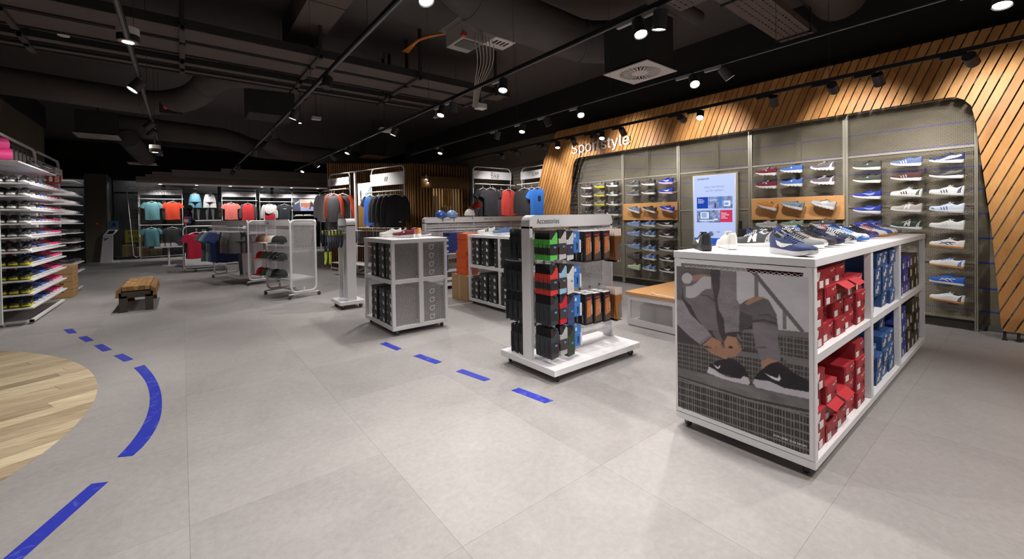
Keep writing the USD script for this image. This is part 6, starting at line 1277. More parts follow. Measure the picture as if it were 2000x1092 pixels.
for kd, c_, x, z, lab, kw in (('tee', (98, 148, 156), -.90, 2.21, 'pale teal T-shirt, upper left on the far Training men frame', {}), ('tee', (206, 66, 38), -.28, 2.21, 'orange-red T-shirt, upper right on the far Training men frame', {'seed': 1}),
        ('tee', (92, 142, 154), -.93, 1.19, 'teal T-shirt with dark seams, lower left on the far Training men frame', {'seed': 2}), ('tee', (58, 60, 64), -.30, 1.19, 'charcoal T-shirt, lower right on the far Training men frame', {'seed': 1}),
        ('tee', (232, 120, 112), 1.67, 2.18, 'salmon pink T-shirt on the far frame with the two-letter logo', {}), ('long', (198, 54, 58), 2.28, 2.16, 'red and grey long sleeved top on the far frame with the two-letter logo', {'sleeve': (80, 78, 80), 'seed': 1}),
        ('long', (224, 220, 218), 3.1, 2.14, 'white top with dark and red lower part on the second Training men frame', {'front': ('swoosh', 'panel'), 'sleeve': (214, 212, 210)}), ('tee', (52, 56, 62), 3.7, 2.14, 'dark blue-grey T-shirt with small white lettering on the second Training men frame', {'front': ('text',), 'seed': 1}),
        ('tee', (220, 218, 216), 5.75, 2.12, 'white T-shirt with a big dark tick at the right end of the far wall', {'front': ('swoosh',), 'seed': 2})):
    garment(kd, c_, (x, gy, z), 0, lab, **kw)
# mannequin legs with shorts on the far shelf
tb = thing('mannequin_shelf', 'white shelf on the far wall carrying two pairs of mannequin legs', 'shelf'); obj(tb, 'board', MB().box(.1, 1.3, TY-.35, TY+.05, 1.44, 1.48), WHITE)
for x in (.12, 1.26): obj(tb, 'support', MB().box(x, x+.03, TY-.02, TY+.01, 0, 1.44), WHITE)
for k, (x, c_, s_) in enumerate(((.44, (84, 130, 150), 'teal'), (.93, (186, 184, 184), 'light grey'))):
    mq = thing('mannequin', f'dark grey mannequin legs wearing {s_} shorts on the far shelf', 'mannequin', (x, TY-.15, 1.481))
    import manifold3d as m3
    parts_ = []
    def bone(a, ra, b, rb):
        A = m3.Manifold.sphere(ra, 16).translate(a); B = m3.Manifold.sphere(rb, 16).translate(b); return m3.Manifold.batch_hull([A, B])
    for sg in (-1, 1): parts_ += [bone((sg*.085, 0, .78), .085, (sg*.095, -.01, .42), .055), bone((sg*.095, -.01, .42), .055, (sg*.1, .03, .28), .052), bone((sg*.1, .03, .28), .052, (sg*.1, .02, .06), .032), bone((sg*.1, .02, .05), .03, (sg*.105, -.12, .02), .02)]
    parts_ += [bone((-.09, 0, .80), .10, (.09, 0, .80), .10), bone((0, 0, .86), .13, (0, 0, 1.0), .125)]
    bd = m3.Manifold.batch_boolean(parts_, m3.OpType.Add); mm = bd.to_mesh(); tmm = trimesh.Trimesh(mm.vert_properties[:, :3], mm.tri_verts); trimesh.smoothing.filter_taubin(tmm, iterations=4)
    obj(mq, 'legs', tmm, C(92, 96, 100, .4), smooth=60)
    so_ = MB(); rows = []
    for z, w in ((1.06, .145), (1.0, .165), (.85, .20), (.74, .215)): rows.append([(w*math.cos(a), w*.72*math.sin(a), z) for a in np.linspace(0, 2*PI, 23)[:-1]])
    rows = np.array(rows); so_.add(rows.reshape(-1, 3), np.array([(i*22+j, i*22+(j+1) % 22, (i+1)*22+(j+1) % 22, (i+1)*22+j) for i in range(3) for j in range(22)])[:, ::-1])
    for sg in (-1, 1):
        rows = np.array([[(sg*q + w*math.cos(a), w*.95*math.sin(a), z) for a in np.linspace(0, 2*PI, 19)[:-1]] for z, w, q in ((.78, .105, .1), (.62, .112, .11), (.50, .115, .115))])
        so_.add(rows.reshape(-1, 3), np.array([(i*18+j, i*18+(j+1) % 18, (i+1)*18+(j+1) % 18, (i+1)*18+j) for i in range(2) for j in range(18)])[:, ::-1])
    obj(mq, 'shorts', so_, fabric(*c_, 160, .1), smooth=60)
bu = thing('mannequin', 'dark mannequin bust wearing a teal cap in front of the far wall', 'mannequin', (.25, 19.1, 0))
A = [m3.Manifold.sphere(.095, 20).scale((.85, 1.05, 1.25)).translate((-.02, 0, 1.88)), bone((0, 0, 1.72), .055, (0, 0, 1.62), .065), m3.Manifold.batch_hull([m3.Manifold.sphere(.07, 14).translate((-.02, -.17, 1.52)), m3.Manifold.sphere(.07, 14).translate((-.02, .17, 1.52)), m3.Manifold.sphere(.13, 14).translate((.0, 0, 1.2)), m3.Manifold.sphere(.11, 14).translate((.04, 0, 1.42))]), bone((-.105, 0, 1.86), .016, (-.115, 0, 1.84), .012)]
mm = m3.Manifold.batch_boolean(A, m3.OpType.Add).to_mesh(); tmm = trimesh.Trimesh(mm.vert_properties[:, :3], mm.tri_verts)
obj(bu, 'head_and_chest', tmm, C(44, 42, 46, .45), smooth=60); obj(bu, 'stand', MB().cyl((0, 0, 0), (0, 0, 1.15), .02).cyl((0, 0, 0), (0, 0, .02), .16, n=24), STEEL)
obj(bu, 'vest_top', MB().tm(trimesh.convex.convex_hull(np.array([(x_, y_, z_) for x_, y_, z_ in ((-.13, -.16, 1.3), (-.13, .16, 1.3), (.14, -.14, 1.3), (.14, .14, 1.3), (-.11, -.14, 1.06), (-.11, .14, 1.06), (.13, -.12, 1.06), (.13, .12, 1.06))]))), fabric(86, 84, 88))
capm = MB(); rows = []
for p in np.linspace(.0, PI/2, 7): rows.append([(-.02+.1*math.cos(p)*math.cos(a), .112*math.cos(p)*math.sin(a), 1.91+.115*math.sin(p)) for a in np.linspace(0, 2*PI, 19)[:-1]])
rows = np.array(rows); capm.add(rows.reshape(-1, 3), np.array([(i*18+j, i*18+(j+1) % 18, (i+1)*18+(j+1) % 18, (i+1)*18+j) for i in range(6) for j in range(18)])).prism(Polygon([(-.1, -.08), (-.2, -.06), (-.225, 0), (-.2, .06), (-.1, .08)]), .008, lambda a, b, c: (a, b, 1.905+c))
obj(bu, 'cap', capm, fabric(110, 176, 170), smooth=50)
pr = thing('price_sign', 'small red, white and blue price sign on a stand in front of the far wall', 'sign', (.12, 18.2, 0)); obj(pr, 'stand', MB().cyl((0, .0, 0), (0, 0, 1.4), .012).cyl((0, 0, 0), (0, 0, .02), .12, n=20), SILVER); obj(pr, 'board', MB().box(-.09, .13, -.02, -.01, 1.36, 1.6), C(196, 50, 60, .5)); obj(pr, 'panel', MB().box(.07, .13, -.024, -.02, 1.36, 1.6), C(60, 76, 160, .5)); obj(pr, 'card', MB().box(-.06, .06, -.026, -.02, 1.4, 1.5), CARD_W)
# sports photograph and folded shirts
ph = thing('sports_photo', 'landscape sports photograph of a player on a court on the far wall', 'picture', (4.1, TY-.05, 1.84)); obj(ph, 'board', MB().box(0, 1.14, 0, .02, 0, .56), CARD_W)
f = lambda e: (lambda a, b, c: (a, -.0005-e-c, b))
for nm, pg, col, e in (('wall_print', [(.3, .2), (1.14, .2), (1.14, .38), (.3, .38)], (176, 110, 84), 0), ('floor_print', [(0, 0), (1.14, 0), (1.14, .2), (0, .2)], (150, 160, 196), 0), ('sky_print', [(.3, .38), (1.14, .38), (1.14, .56), (.3, .56)], (206, 196, 186), 0), ('blue_band', [(0, 0), (.3, 0), (.26, .56), (0, .56)], (72, 76, 96), .001), ('logo', [(.05, .38), (.12, .40), (.2, .46), (.24, .5), (.24, .42), (.17, .38), (.06, .3)], (206, 206, 212), .002),
                       ('ball', list(Point(.52, .2).buffer(.06, 8).exterior.coords), (196, 104, 60), .002), ('player', [(.66, .06), (.7, .2), (.72, .34), (.7, .4), (.75, .44), (.8, .42), (.84, .34), (.86, .24), (.95, .16), (.93, .06), (.9, .15), (.8, .22), (.76, .22), (.72, .1)], (50, 48, 56), .002), ('head', list(Point(.75, .47).buffer(.03, 6).exterior.coords), (150, 110, 92), .002)):
    obj(ph, nm, MB().prism(Polygon(pg), .0008, f(e)), C(*col, .6))
fsh = thing('folded_shelf', 'white wall shelf below the sports photograph', 'shelf'); obj(fsh, 'board', MB().box(4.06, 5.26, TY-.32, TY-.02, 1.60, 1.62), WHITE); obj(fsh, 'bracket', MB().box(4.1, 4.12, TY-.3, TY, 1.56, 1.6).box(5.2, 5.22, TY-.3, TY, 1.56, 1.6), WHITE)
for k, (x, c_) in enumerate(((4.3, (214, 212, 210)), (4.66, (206, 204, 202)), (5.0, (78, 78, 92)))):
    o = thing('folded_shirt', f'{("white", "off-white", "dark blue")[k]} folded shirt on the shelf under the sports photograph', 'folded shirt', (x, TY-.16, 1.621)); obj(o, 'bundle', MB().box(-.14, .14, -.12, .12, 0, .05, .012), fabric(*c_)); obj(o, 'fold', MB().box(-.135, .135, -.125, -.1, .015, .035, .006), fabric(*[int(q*.9) for q in c_]))
lt = thing('low_table', 'low white display block under the red T-shirt rail', 'table', (.35, 16.4, 0)); obj(lt, 'block', MB().box(-.3, 1.3, 0, .6, .03, .42, .004), WHITE); obj(lt, 'plinth', MB().box(-.25, 1.25, .05, .55, 0, .03), CHAR); obj(lt, 'picture', MB().box(.1, .3, -.002, 0, .15, .32), C(110, 106, 104, .6))
lt2 = thing('shoe_table', 'low white table with pale shoes left of the red T-shirt rail', 'table', (-.35, 17.6, 0)); obj(lt2, 'top', MB().box(-.35, .35, -.3, .3, .6, .63), WHITE); obj(lt2, 'leg', MB().cyl((0, 0, 0), (0, 0, .6), .03).cyl((0, 0, 0), (0, 0, .02), .2, n=24), WHITE)
for k in range(3): shoe(S_WHT, (-.55 + .14*k, 17.55, .631), 60, f'pale shoe on the low table left of the red T-shirt rail, {ORD[k]} from the left', 'pale shoes on the low table')
# ---------------------------------------------------------------- fitting room enclosure of upright slats
SLAT = wood('slat_wood', (146, 104, 58), (182, 136, 84), (9, 9, 1.1), 2.4, .55); SLATB = C(92, 66, 40, .7)
en = UsdGeom.Xform.Define(stage, '/World/slat_enclosure').GetPrim(); tag(en, 'fitting room enclosure clad in upright wooden slats at the back of the shop', 'slat wall')
EA, EB, EC = np.array([3.39, 12.9]), np.array([5.47, 11.57]), np.array([7.34, 11.48])
def slats(a, b, pitch, w=.036, d=.05):
    L = np.linalg.norm(b-a); u = (b-a)/L; ang = math.degrees(math.atan2(u[1], u[0])); n = int(L/pitch)
    for k in range(n+1):
        q = a + u*(k*pitch); m_ = MB().box(-w/2, w/2, -d, 0, .0, 3.05).xf(lambda v: rot(v, ang) + np.array([q[0], q[1], 0])); obj(en, 'slat', m_, SLAT, smooth=False)
slats(EA, EB, .062); slats(EB, EC, .094)
bk_ = MB()
u = (EB-EA)/np.linalg.norm(EB-EA); nrm = np.array([-u[1], u[0]])*.0
for a, b in ((EA, EB),):
    ang = math.degrees(math.atan2(*(b-a)[::-1])); L = np.linalg.norm(b-a); bk_.box(0, L, .02, .05, 0, 3.03).xf(lambda v: rot(v, ang) + np.array([a[0], a[1], 0]))
obj(en, 'backing', bk_, SLATB)
obj(en, 'backing', MB().box(5.47, 6.07, 11.55, 11.58, 0, 3.03).box(6.07, 7.0, 11.55, 11.58, 2.33, 3.03).box(7.0, 7.34, 11.55, 11.58, 0, 3.03), SLATB)
obj(en, 'header_board', MB().box(5.62, 7.3, 11.40, 11.43, 2.33, 2.68), wood('header_wood', (128, 96, 60), (150, 114, 74), (1.2, 9, 9), 2.4, .6))
obj(en, 'mint_curtain', MB().box(6.12, 6.3, 12.2, 12.26, .05, 2.6).box(6.24, 6.28, 12.16, 12.2, .05, 2.6), fabric(176, 184, 160)); obj(en, 'inner_wall', MB().box(5.5, 7.34, 13.0, 13.05, 0, 2.9).box(5.5, 5.55, 11.6, 13.0, 0, 2.9), C(172, 148, 110, .7)); obj(en, 'inner_ceiling', MB().box(5.5, 7.34, 11.58, 13.05, 2.9, 2.93), C(150, 130, 100, .8))
lg = thing('logo_board', 'pale board with a dark logo hanging in the fitting room entrance', 'sign', (6.66, 12.0, 0)); obj(lg, 'board', MB().box(0, .36, 0, .02, 1.80, 2.33), C(214, 178, 128, .6)); obj(lg, 'logo', MB().prism(Polygon([(.08, 1.98), (.12, 2.0), (.16, 2.08), (.16, 2.14), (.12, 2.1), (.08, 2.04)]).union(Point(.07, 2.11).buffer(.022)), .003, lambda a, b, c: (a, -c, b)), C(60, 52, 44, .6)); obj(lg, 'hanger_rod', MB().cyl((.05, .01, 2.33), (.05, .01, 2.9), .006).cyl((.3, .01, 2.33), (.3, .01, 2.9), .006), SILVER)
mi = thing('mirror', 'tall mirror inside the fitting room entrance', 'mirror', (6.45, 12.9, 0)); obj(mi, 'frame', MB().box(0, .55, .03, .07, .1, 2.2), C(150, 118, 78, .6)); obj(mi, 'glass', MB().box(.03, .52, .02, .03, .13, 2.17), C(180, 196, 200, .05, 1.))
jn = thing('hanging_jeans', 'pale blue jeans hanging in the fitting room entrance', 'trousers', (6.72, 12.15, 1.75)); obj(jn, 'legs', MB().box(-.05, .02, -.03, .03, -.75, 0, .01).box(.03, .1, -.03, .03, -.75, 0, .01), fabric(106, 142, 172)); obj(jn, 'waistband', MB().box(-.055, .105, -.034, .034, -.03, .02, .006), fabric(90, 126, 160))
an = thing('fitting_sign', 'upright dark lettering reading ANPROBE on the slats right of the fitting room entrance', 'sign'); obj(an, 'lettering', MB().text('ANPROBE', .13, lambda a, b, c: (7.22-b, 11.425-c, 1.1+a), .02, True, .95), C(120, 84, 46, .6))
spot((6.5, 12.1, 2.85), (6.6, 12.6, 1.0), 26, 75, .9, (1, .9, .74))
wl = thing('wall_lamp', 'small lit spot lamp fixed to the slats above the bike rack', 'lamp', (5.75, 11.36, 2.58)); obj(wl, 'body', MB().cyl((0, 0, 0), (0, 0, .14), .03, n=12).cyl((.06, 0, -.1), (.06, 0, 0), .03, n=12), C(190, 186, 180, .4)); obj(wl, 'lens', MB().cyl((0, 0, -.012), (0, 0, -.002), .026, n=12).cyl((.06, 0, -.112), (.06, 0, -.102), .026, n=12), emit(255, 246, 230, 12.)); obj(wl, 'bracket', MB().box(-.03, .09, .03, .05, 0, .1), SILVER)
# ---------------------------------------------------------------- running, bike and compression displays in front of the slats
RZ = -75.; RO = np.array([3.252, 12.267, 0])
def ro(lx, ly, lz): return rot(np.array([lx, ly, lz]), RZ) + RO
dot2 = union_all([Polygon([(-.06, -.05), (-.03, -.05), (.0, .05), (-.03, .06)]), Polygon([(.01, -.05), (.04, -.05), (.07, .05), (.04, .06)])])
frame_display('running_frame', 'white frame display headed Running men before the wooden slats', 0, 1.0, 0, zt=2.66, zsign=(2.34, 2.54), rails=(2.22,), loc=RO, rz=RZ, signtext=('Running men', .14, .72, .12))
frame_display('running_frame', 'white frame display with a two-stroke logo and dark jackets before the wooden slats', 1.95, 3.2, 0, zt=2.66, zsign=(2.22, 2.52), rails=(2.07, 1.34), loc=RO, rz=RZ, logo=dot2)
bar = thing('link_bar', 'white top bar and mid post linking the two running frames', 'bar', RO, RZ); obj(bar, 'top_bar', MB().cyl((.9, 0, 2.66), (2.1, 0, 2.66), .014), WHITE); obj(bar, 'mid_post', MB().box(1.2, 1.26, -.02, .02, 0, 2.64), WHITE)
lp = thing('running_poster', 'pale photo panel of a runner between the two running frames', 'poster', ro(1.34, 0, 0), RZ); obj(lp, 'panel', MB().box(0, .56, .0, .03, 1.77, 2.34), C(232, 230, 226, .5)); f = lambda a, b, c: (a, -.0005-c, b)
obj(lp, 'runner', MB().prism(Polygon([(.1, 1.8), (.12, 1.95), (.1, 2.08), (.12, 2.16), (.15, 2.16), (.16, 2.06), (.15, 1.94), (.17, 1.85), (.15, 1.82), (.13, 1.9)]), .001, f), C(60, 62, 70, .6)); obj(lp, 'hills', MB().prism(Polygon([(.3, 2.02), (.36, 2.1), (.42, 2.08), (.48, 2.2), (.54, 2.24), (.55, 2.08), (.4, 2.0)]), .001, f), C(150, 178, 186, .6)); obj(lp, 'lower_panel', MB().box(0, .56, .0, .03, 1.2, 1.77), C(150, 110, 60, .6))
for kd, c_, lx, ly, z, turn, lab, kw in (('long', (206, 206, 208), .18, -.24, 2.10, 30, 'white long sleeved shirt at the left of the Running men frame', {}), ('vest', (214, 212, 210), .36, -.16, 2.10, 40, 'off-white vest on the Running men frame behind the white shirt', {'seed': 2}),
        ('long', (104, 102, 106), .62, -.24, 2.08, 14, 'grey running shirt with orange sleeves on the Running men frame', {'sleeve': (232, 88, 52), 'collar': (232, 88, 52)}), ('long', (90, 88, 92), .80, -.1, 2.08, 30, 'grey running shirt with orange sleeves, second one on the Running men frame', {'sleeve': (226, 80, 48), 'seed': 1}),
        ('tee', (52, 108, 206), 2.26, -.26, 1.97, 4, 'bright blue raglan T-shirt with yellow collar on the two-stroke logo frame', {'sleeve': (58, 58, 66), 'collar': (196, 206, 60)}), ('tee', (60, 60, 66), 2.42, -.14, 1.97, 10, 'dark T-shirt with yellow collar behind the blue one', {'collar': (190, 200, 60), 'seed': 1}),
        ('jacket', (92, 92, 94), 2.66, -.22, 1.96, 40, 'grey zip jacket on the two-stroke logo frame', {}), ('jacket', (74, 74, 76), 2.80, -.22, 1.96, 46, 'dark grey zip jacket with yellow zip on the two-stroke logo frame', {'seed': 1}), ('jacket', (54, 54, 56), 2.95, -.2, 1.96, 52, 'charcoal zip jacket on the two-stroke logo frame', {'seed': 2}), ('jacket', (44, 44, 46), 3.1, -.18, 1.96, 58, 'black zip jacket at the right end of the two-stroke logo frame', {'seed': 2})):
    garment(kd, c_, ro(lx, ly, z), RZ + turn, lab, **kw)
for k in range(2): shorts((96, 94, 98) if k else (150, 146, 146), ro(.42+.3*k, -.2, 1.62), RZ+10, f'{"grey" if k else "pale grey"} shorts hanging low on the Running men frame', None)
rlow = thing('running_low_rack', 'low white rack of dark goods under the running frames', 'rack', RO, RZ); obj(rlow, 'rails', MB().cyl((.9, -.3, 1.13), (3.2, -.3, 1.13), .012).cyl((.9, -.3, .75), (3.2, -.3, .75), .012).box(1.2, 1.24, -.32, -.28, .1, 1.15).box(3.16, 3.2, -.32, -.28, .1, 1.15), WHITE); obj(rlow, 'shelf', MB().box(.9, 3.2, -.5, -.05, .3, .32).box(1.9, 3.2, -.4, -.05, 1.20, 1.215), WHITE)
for k in range(14): sock_pack(((60, 54, 56), (74, 70, 72), (56, 54, 56), None, .30), ro(1.3+.13*k, -.31, 1.12), RZ, f'dark sock pack, low rail behind the cube of black boxes, {ORD[k]} from the left', 'dark sock packs on the low running rail')
for k in range(3): shoe(S_WHT if k != 1 else S_GRW, ro(2.2+.28*k, -.3, 1.2155), RZ+120, f'pale shoe on the board under the dark jackets, {ORD[k]} from the left', 'pale shoes under the jackets')
frame_display('bike_frame', 'white frame display headed Bike before the wooden slats', 5.88, 7.10, 9.0, zt=2.72, zsign=(2.41, 2.62), rails=(2.27,), signtext=('Bike', .16, .27, .53))
for kd, c_, x, y, z, turn, lab, kw in (('tee', (58, 58, 62), 6.28, 8.80, 2.15, 6, 'dark grey cycling shirt on the Bike frame', {}), ('tee', (46, 46, 50), 6.12, 8.90, 2.15, 14, 'black cycling shirt behind the dark grey one on the Bike frame', {'seed': 1}), ('tee', (74, 76, 84), 6.42, 8.88, 2.15, -4, 'slate cycling shirt behind on the Bike frame', {'seed': 2}),
        ('vest', (228, 82, 72), 6.86, 8.78, 2.13, -6, 'coral red cycling vest with zip on the Bike frame', {}), ('vest', (220, 74, 66), 6.72, 8.92, 2.13, -2, 'second coral red cycling vest behind on the Bike frame', {'seed': 1})):
    garment(kd, c_, (x, y, z), turn, lab, **kw)
hs = thing('helmet_stand', 'thin stand carrying the red helmet beside the Bike frame', 'stand', (5.30, 7.95, 0)); obj(hs, 'pole', MB().cyl((0, 0, 0), (0, 0, 1.62), .012).cyl((0, 0, 0), (0, 0, .02), .15, n=24), SILVER); obj(hs, 'head_form', MB().cyl((0, 0, 1.60), (0, 0, 1.64), .07, n=20), SILVER)
hr = helmet((214, 44, 52), (5.30, 7.95, 1.642), 210, 'bright red bike helmet with an orange tag in front of the Bike frame', (140, 24, 30)); obj(hr, 'tag', MB().box(.1, .2, -.13, -.12, -.04, .02), C(226, 120, 44, .5)); obj(hr, 'shell_side', MB().tube([(-.11, -.06, .0), (0, -.10, -.03), (.1, -.06, .0)], .02, 6), C(196, 36, 46, .4), smooth=50)
CEPL = union_all([Point(-.09, 0).buffer(.04).difference(Point(-.09, 0).buffer(.028)).difference(sbox(-.075, -.02, -.03, .02)), LineString([(-.03, -.03), (0, .04), (.03, -.03)]).buffer(.006), Point(.08, .01).buffer(.035).difference(Point(.08, .01).buffer(.022))])
frame_display('compression_frame', 'white frame display with a three-letter logo beside the shoe wall', 0, 1.2, 0, zt=2.70, zsign=(2.39, 2.60), rails=(2.26,), loc=(7.12, 8.53, 0), rz=-90, logo=CEPL)
for kd, c_, dy, dx, z, turn, lab, kw in (('jacket', (52, 50, 52), .34, -.2, 2.13, 20, 'black shiny jacket on the frame with the three-letter logo', {}), ('jacket', (46, 44, 46), .5, -.1, 2.13, 26, 'second black jacket behind on the frame with the three-letter logo', {'seed': 1}), ('tee', (56, 122, 214), .86, -.2, 2.11, 16, 'bright blue T-shirt with a dark chest patch beside the shoe wall', {'front': ('pocket',)}), ('tee', (60, 130, 220), 1.06, -.1, 2.11, 24, 'second bright blue T-shirt behind, beside the shoe wall', {'seed': 1})):
    garment(kd, c_, (7.12+dx, 8.53-dy, z), -90 + turn, lab, **kw)
# ---------------------------------------------------------------- bench with block seat
b1 = thing('block_bench', 'dark bench with a rounded seat of wooden blocks standing alone on the floor', 'bench')
BX0, BX1, BY0, BY1 = -.83, -.36, 8.95, 10.3; BM = C(72, 64, 52, .6)
for x in (BX0+.03, BX1-.13):
    for y in (BY0, BY1-.1): obj(b1, 'leg', MB().box(x, x+.1, y, y+.06, 0, .26, .004), BM)
obj(b1, 'apron', MB().box(BX0+.03, BX1-.03, BY0, BY0+.05, .22, .31, .004).box(BX0+.03, BX1-.03, BY1-.09, BY1-.04, .22, .31, .004).box(BX0+.03, BX0+.06, BY0, BY1-.04, .26, .31).box(BX1-.06, BX1-.03, BY0, BY1-.04, .26, .31), BM)
obj(b1, 'slot_board', MB().box(BX0+.05, BX1-.05, BY0+.02, BY1-.06, .31, .335), CHAR)
BLK_W = [wood('block_a', (150, 108, 62), (184, 140, 88), (3, 9, 9), 3, .55), wood('block_b', (128, 92, 56), (160, 122, 78), (3, 9, 9), 3, .55)]
_rg = random.Random(3); n_ = 13
for i in range(n_):
    y = BY0 + i*(BY1-BY0-.02)/n_
    for j in range(7):
        a = -.5 + j/6.
        xx = (BX0+BX1)/2 + a*(BX1-BX0-.06); zz = .335 + .07 if abs(a) < .4 else .30; dz = _rg.uniform(0, .006)
        if abs(a) < .4: obj(b1, 'block', MB().box(xx-.033, xx+.033, y, y+.088, .336, .40+dz, .003), BLK_W[_rg.randrange(2)], smooth=False)
        else: obj(b1, 'block', MB().tm(trimesh.convex.convex_hull(np.array([(xx-.03*np.sign(a)*s1 + (0.012*np.sign(a) if z_ < .3 else 0), y+dy, z_) for s1 in (-1, 1) for dy in (0, .088) for z_ in ((.235, .395) if s1 > 0 else (.235, .345))]))), BLK_W[1], smooth=False)
# ---------------------------------------------------------------- ceiling services
DUCT = speckle('duct_paint', [(.3, (78, 73, 71)), (.7, (88, 82, 80))], 2., .75, .25); TRAYM = speckle('tray_paint', [(.3, (92, 82, 78)), (.7, (104, 93, 88))], 3., .75, .25); DARKM = C(40, 38, 38, .8)
def tray(label, y0, y1, z, x0, x1, h=.09, name='cable_tray'):
    t = thing(name, label, 'cable tray')
    obj(t, 'pan', MB().box(x0, x1, y0, y1, z, z+.008), TRAYM)
    obj(t, 'side', MB().box(x0, x1, y0-.01, y0+.012, z-.02, z+h), DARKM); obj(t, 'side', MB().box(x0, x1, y1-.012, y1+.01, z-.02, z+h), DARKM)
    for x in np.arange(x0+.35, x1, 1.5):
        obj(t, 'cross_bar', MB().box(x-.03, x+.03, y0-.06, y1+.06, z-.045, z-.008), DUCT)
        obj(t, 'hanger', MB().box(x-.02, x+.02, y0-.06, y0-.02, z-.06, 4.45), DARKM)
tray('wide brown cable tray crossing under the ceiling, nearer of the pair', 6.2, 6.66, 3.7, -4.8, 4.9)
tray('wide brown cable tray crossing under the ceiling, farther of the pair', 6.70, 7.22, 3.7, -4.8, 4.7)
tray('narrow brown cable duct crossing the ceiling behind the wide trays', 7.46, 7.68, 3.68, -4.8, 4.2, .06, 'cable_duct')
tray('thin brown cable channel crossing the ceiling, farthest of the four', 7.76, 7.95, 3.66, -4.8, 3.9, .05, 'cable_duct')
def duct(label, path, r, bands=()):
    t = thing('air_duct', label, 'air duct'); obj(t, 'pipe', MB().tube(path, r, 22), DUCT, smooth=50)
    p = np.asarray(path, float)
    for k in [q for q in bands if q < len(p)-1]:
        a, b = p[k], p[min(k+1, len(p)-1)]; d = (b-a)/np.linalg.norm(b-a); obj(t, 'seam_ring', MB().cyl(a, a+d*.05, r*1.025, n=22), DUCT, smooth=40)
    return t
def bend(pts, r=.5, n=6):
    pts = [np.asarray(p, float) for p in pts]; out = [pts[0]]
    for a, b, c in zip(pts, pts[1:], pts[2:]):
        u, v = (a-b)/np.linalg.norm(a-b), (c-b)/np.linalg.norm(c-b); q = min(r, .45*np.linalg.norm(a-b), .45*np.linalg.norm(c-b))
        for t in np.linspace(0, 1, n): out.append((1-t)**2*(b+u*q) + 2*t*(1-t)*b + t*t*(b+v*q))
    return out + [pts[-1]]
duct('big dark round air duct over the shop running down to the slotted diffuser', bend([(2.2, 4.05, 4.25), (2.75, 4.05, 3.92), (4.55, 4.05, 3.9), (4.85, 3.7, 3.86)], .4), .28, (3, 9, 14))
bx_ = thing('diffuser', 'square white swirl diffuser with radial slots under its dark plenum box', 'air diffuser')
obj(bx_, 'plenum', MB().box(4.5, 5.12, 2.98, 3.62, 3.34, 4.0), DARKM)
slots = [affinity.rotate(Polygon([(.10, -.008), (.235, -.012), (.235, .012), (.10, .008)]), k*15, origin=(0, 0)) for k in range(24)] + [affinity.rotate(Polygon([(.18, -.006), (.25, -.008), (.25, .008), (.18, .006)]), 7.5+k*15, origin=(0, 0)) for k in range(24)]
obj(bx_, 'face_plate', MB().prism(affinity.scale(sbox(-.31, -.31, .31, .31), 1, 1).difference(union_all(slots)), .012, lambda a, b, c: (4.82+a*1.09, 3.29+b*1.09, 3.30+c)), C(206, 200, 196, .5)); obj(bx_, 'inner_black', MB().box(4.55, 5.1, 3.02, 3.56, 3.32, 3.335), BLACK)
def far_diff(x0, x1, y0, y1, z, label, col=(170, 166, 162)):
    t = thing('diffuser', label, 'air diffuser'); cx, cy, w = (x0+x1)/2, (y0+y1)/2, (x1-x0)/2
    obj(t, 'face_plate', MB().prism(sbox(-w, -w, w, w).difference(union_all([affinity.scale(s_, w/.31, w/.31, origin=(0, 0)) for s_ in slots])), .012, lambda a, b, c: (cx+a, cy+b, z+c)), C(*col, .5))
    obj(t, 'plenum', MB().box(x0+.04, x1-.04, y0+.04, y1-.04, z+.02, z+.5), DARKM); obj(t, 'rod', MB().box(cx-.01, cx+.01, cy-.01, cy+.01, z+.5, 4.46), DARKM)
far_diff(-1.74, -1.04, 12.36, 13.1, 3.3, 'square grey swirl diffuser above the left shelving'); far_diff(-1.3, -.6, 17.6, 18.3, 3.3, 'small far swirl diffuser left of the stepped soffit'); far_diff(4.3, 5.0, 12.3, 13.0, 3.3, 'wood-toned square diffuser above the slat enclosure', (168, 128, 76))
duct('dark round air duct with a raised bend over the left half of the shop', bend([(-2.7, 10.3, 3.75), (-.3, 10.35, 3.65), (.25, 9.6, 3.7), (.55, 8.7, 3.98), (1.6, 8.6, 4.0)], .5), .22, (2, 12)); duct('long dark round air duct crossing the back of the shop', bend([(-1.2, 13.6, 3.75), (1.1, 14.0, 3.72), (1.7, 14.4, 3.55), (5.6, 14.9, 3.5)], .6), .26, (2, 9)); duct('short slanting air duct below the far left diffuser', [(-.95, 13.3, 3.4), (-.85, 14.2, 3.28), (-.75, 15.4, 3.2)], .2, (1,))
duct('second dark air duct over the running displays', bend([(1.9, 13.2, 3.6), (2.3, 13.2, 3.35), (5.4, 13.6, 3.3)], .4), .24, (8,)); duct('pale grey round air duct at the top edge right of the middle', [(5.2, 1.55, 4.15), (6.6, 1.55, 4.15)], .3); duct('slim pipe under the ceiling above the slotted diffuser', [(3.9, 2.9, 4.1), (5.6, 2.9, 4.1)], .1)
be = thing('ceiling_beam', 'boxed grey-brown ceiling beam running back at the top left of the middle', 'beam'); obj(be, 'casing', MB().box(1.25, 1.70, -1, 7.1, 4.1, 4.46), TRAYM)
for y in (1, 2.5, 4, 5.5): obj(be, 'joint', MB().box(1.245, 1.705, y, y+.01, 4.095, 4.46), DARKM)
co = thing('ceiling_drop', 'dark square boxing hanging from the ceiling behind the cable trays', 'boxing'); obj(co, 'boxing', MB().box(1.0, 1.75, 8.9, 9.6, 3.4, 4.46), DARKM)
pt = thing('cable_tray', 'short perforated cable tray at the top edge right of the diffuser', 'cable tray')
holes = [sbox(.04+.09*i, .04+.07*j, .09+.09*i, .055+.07*j) for i in range(20) for j in range(4)]
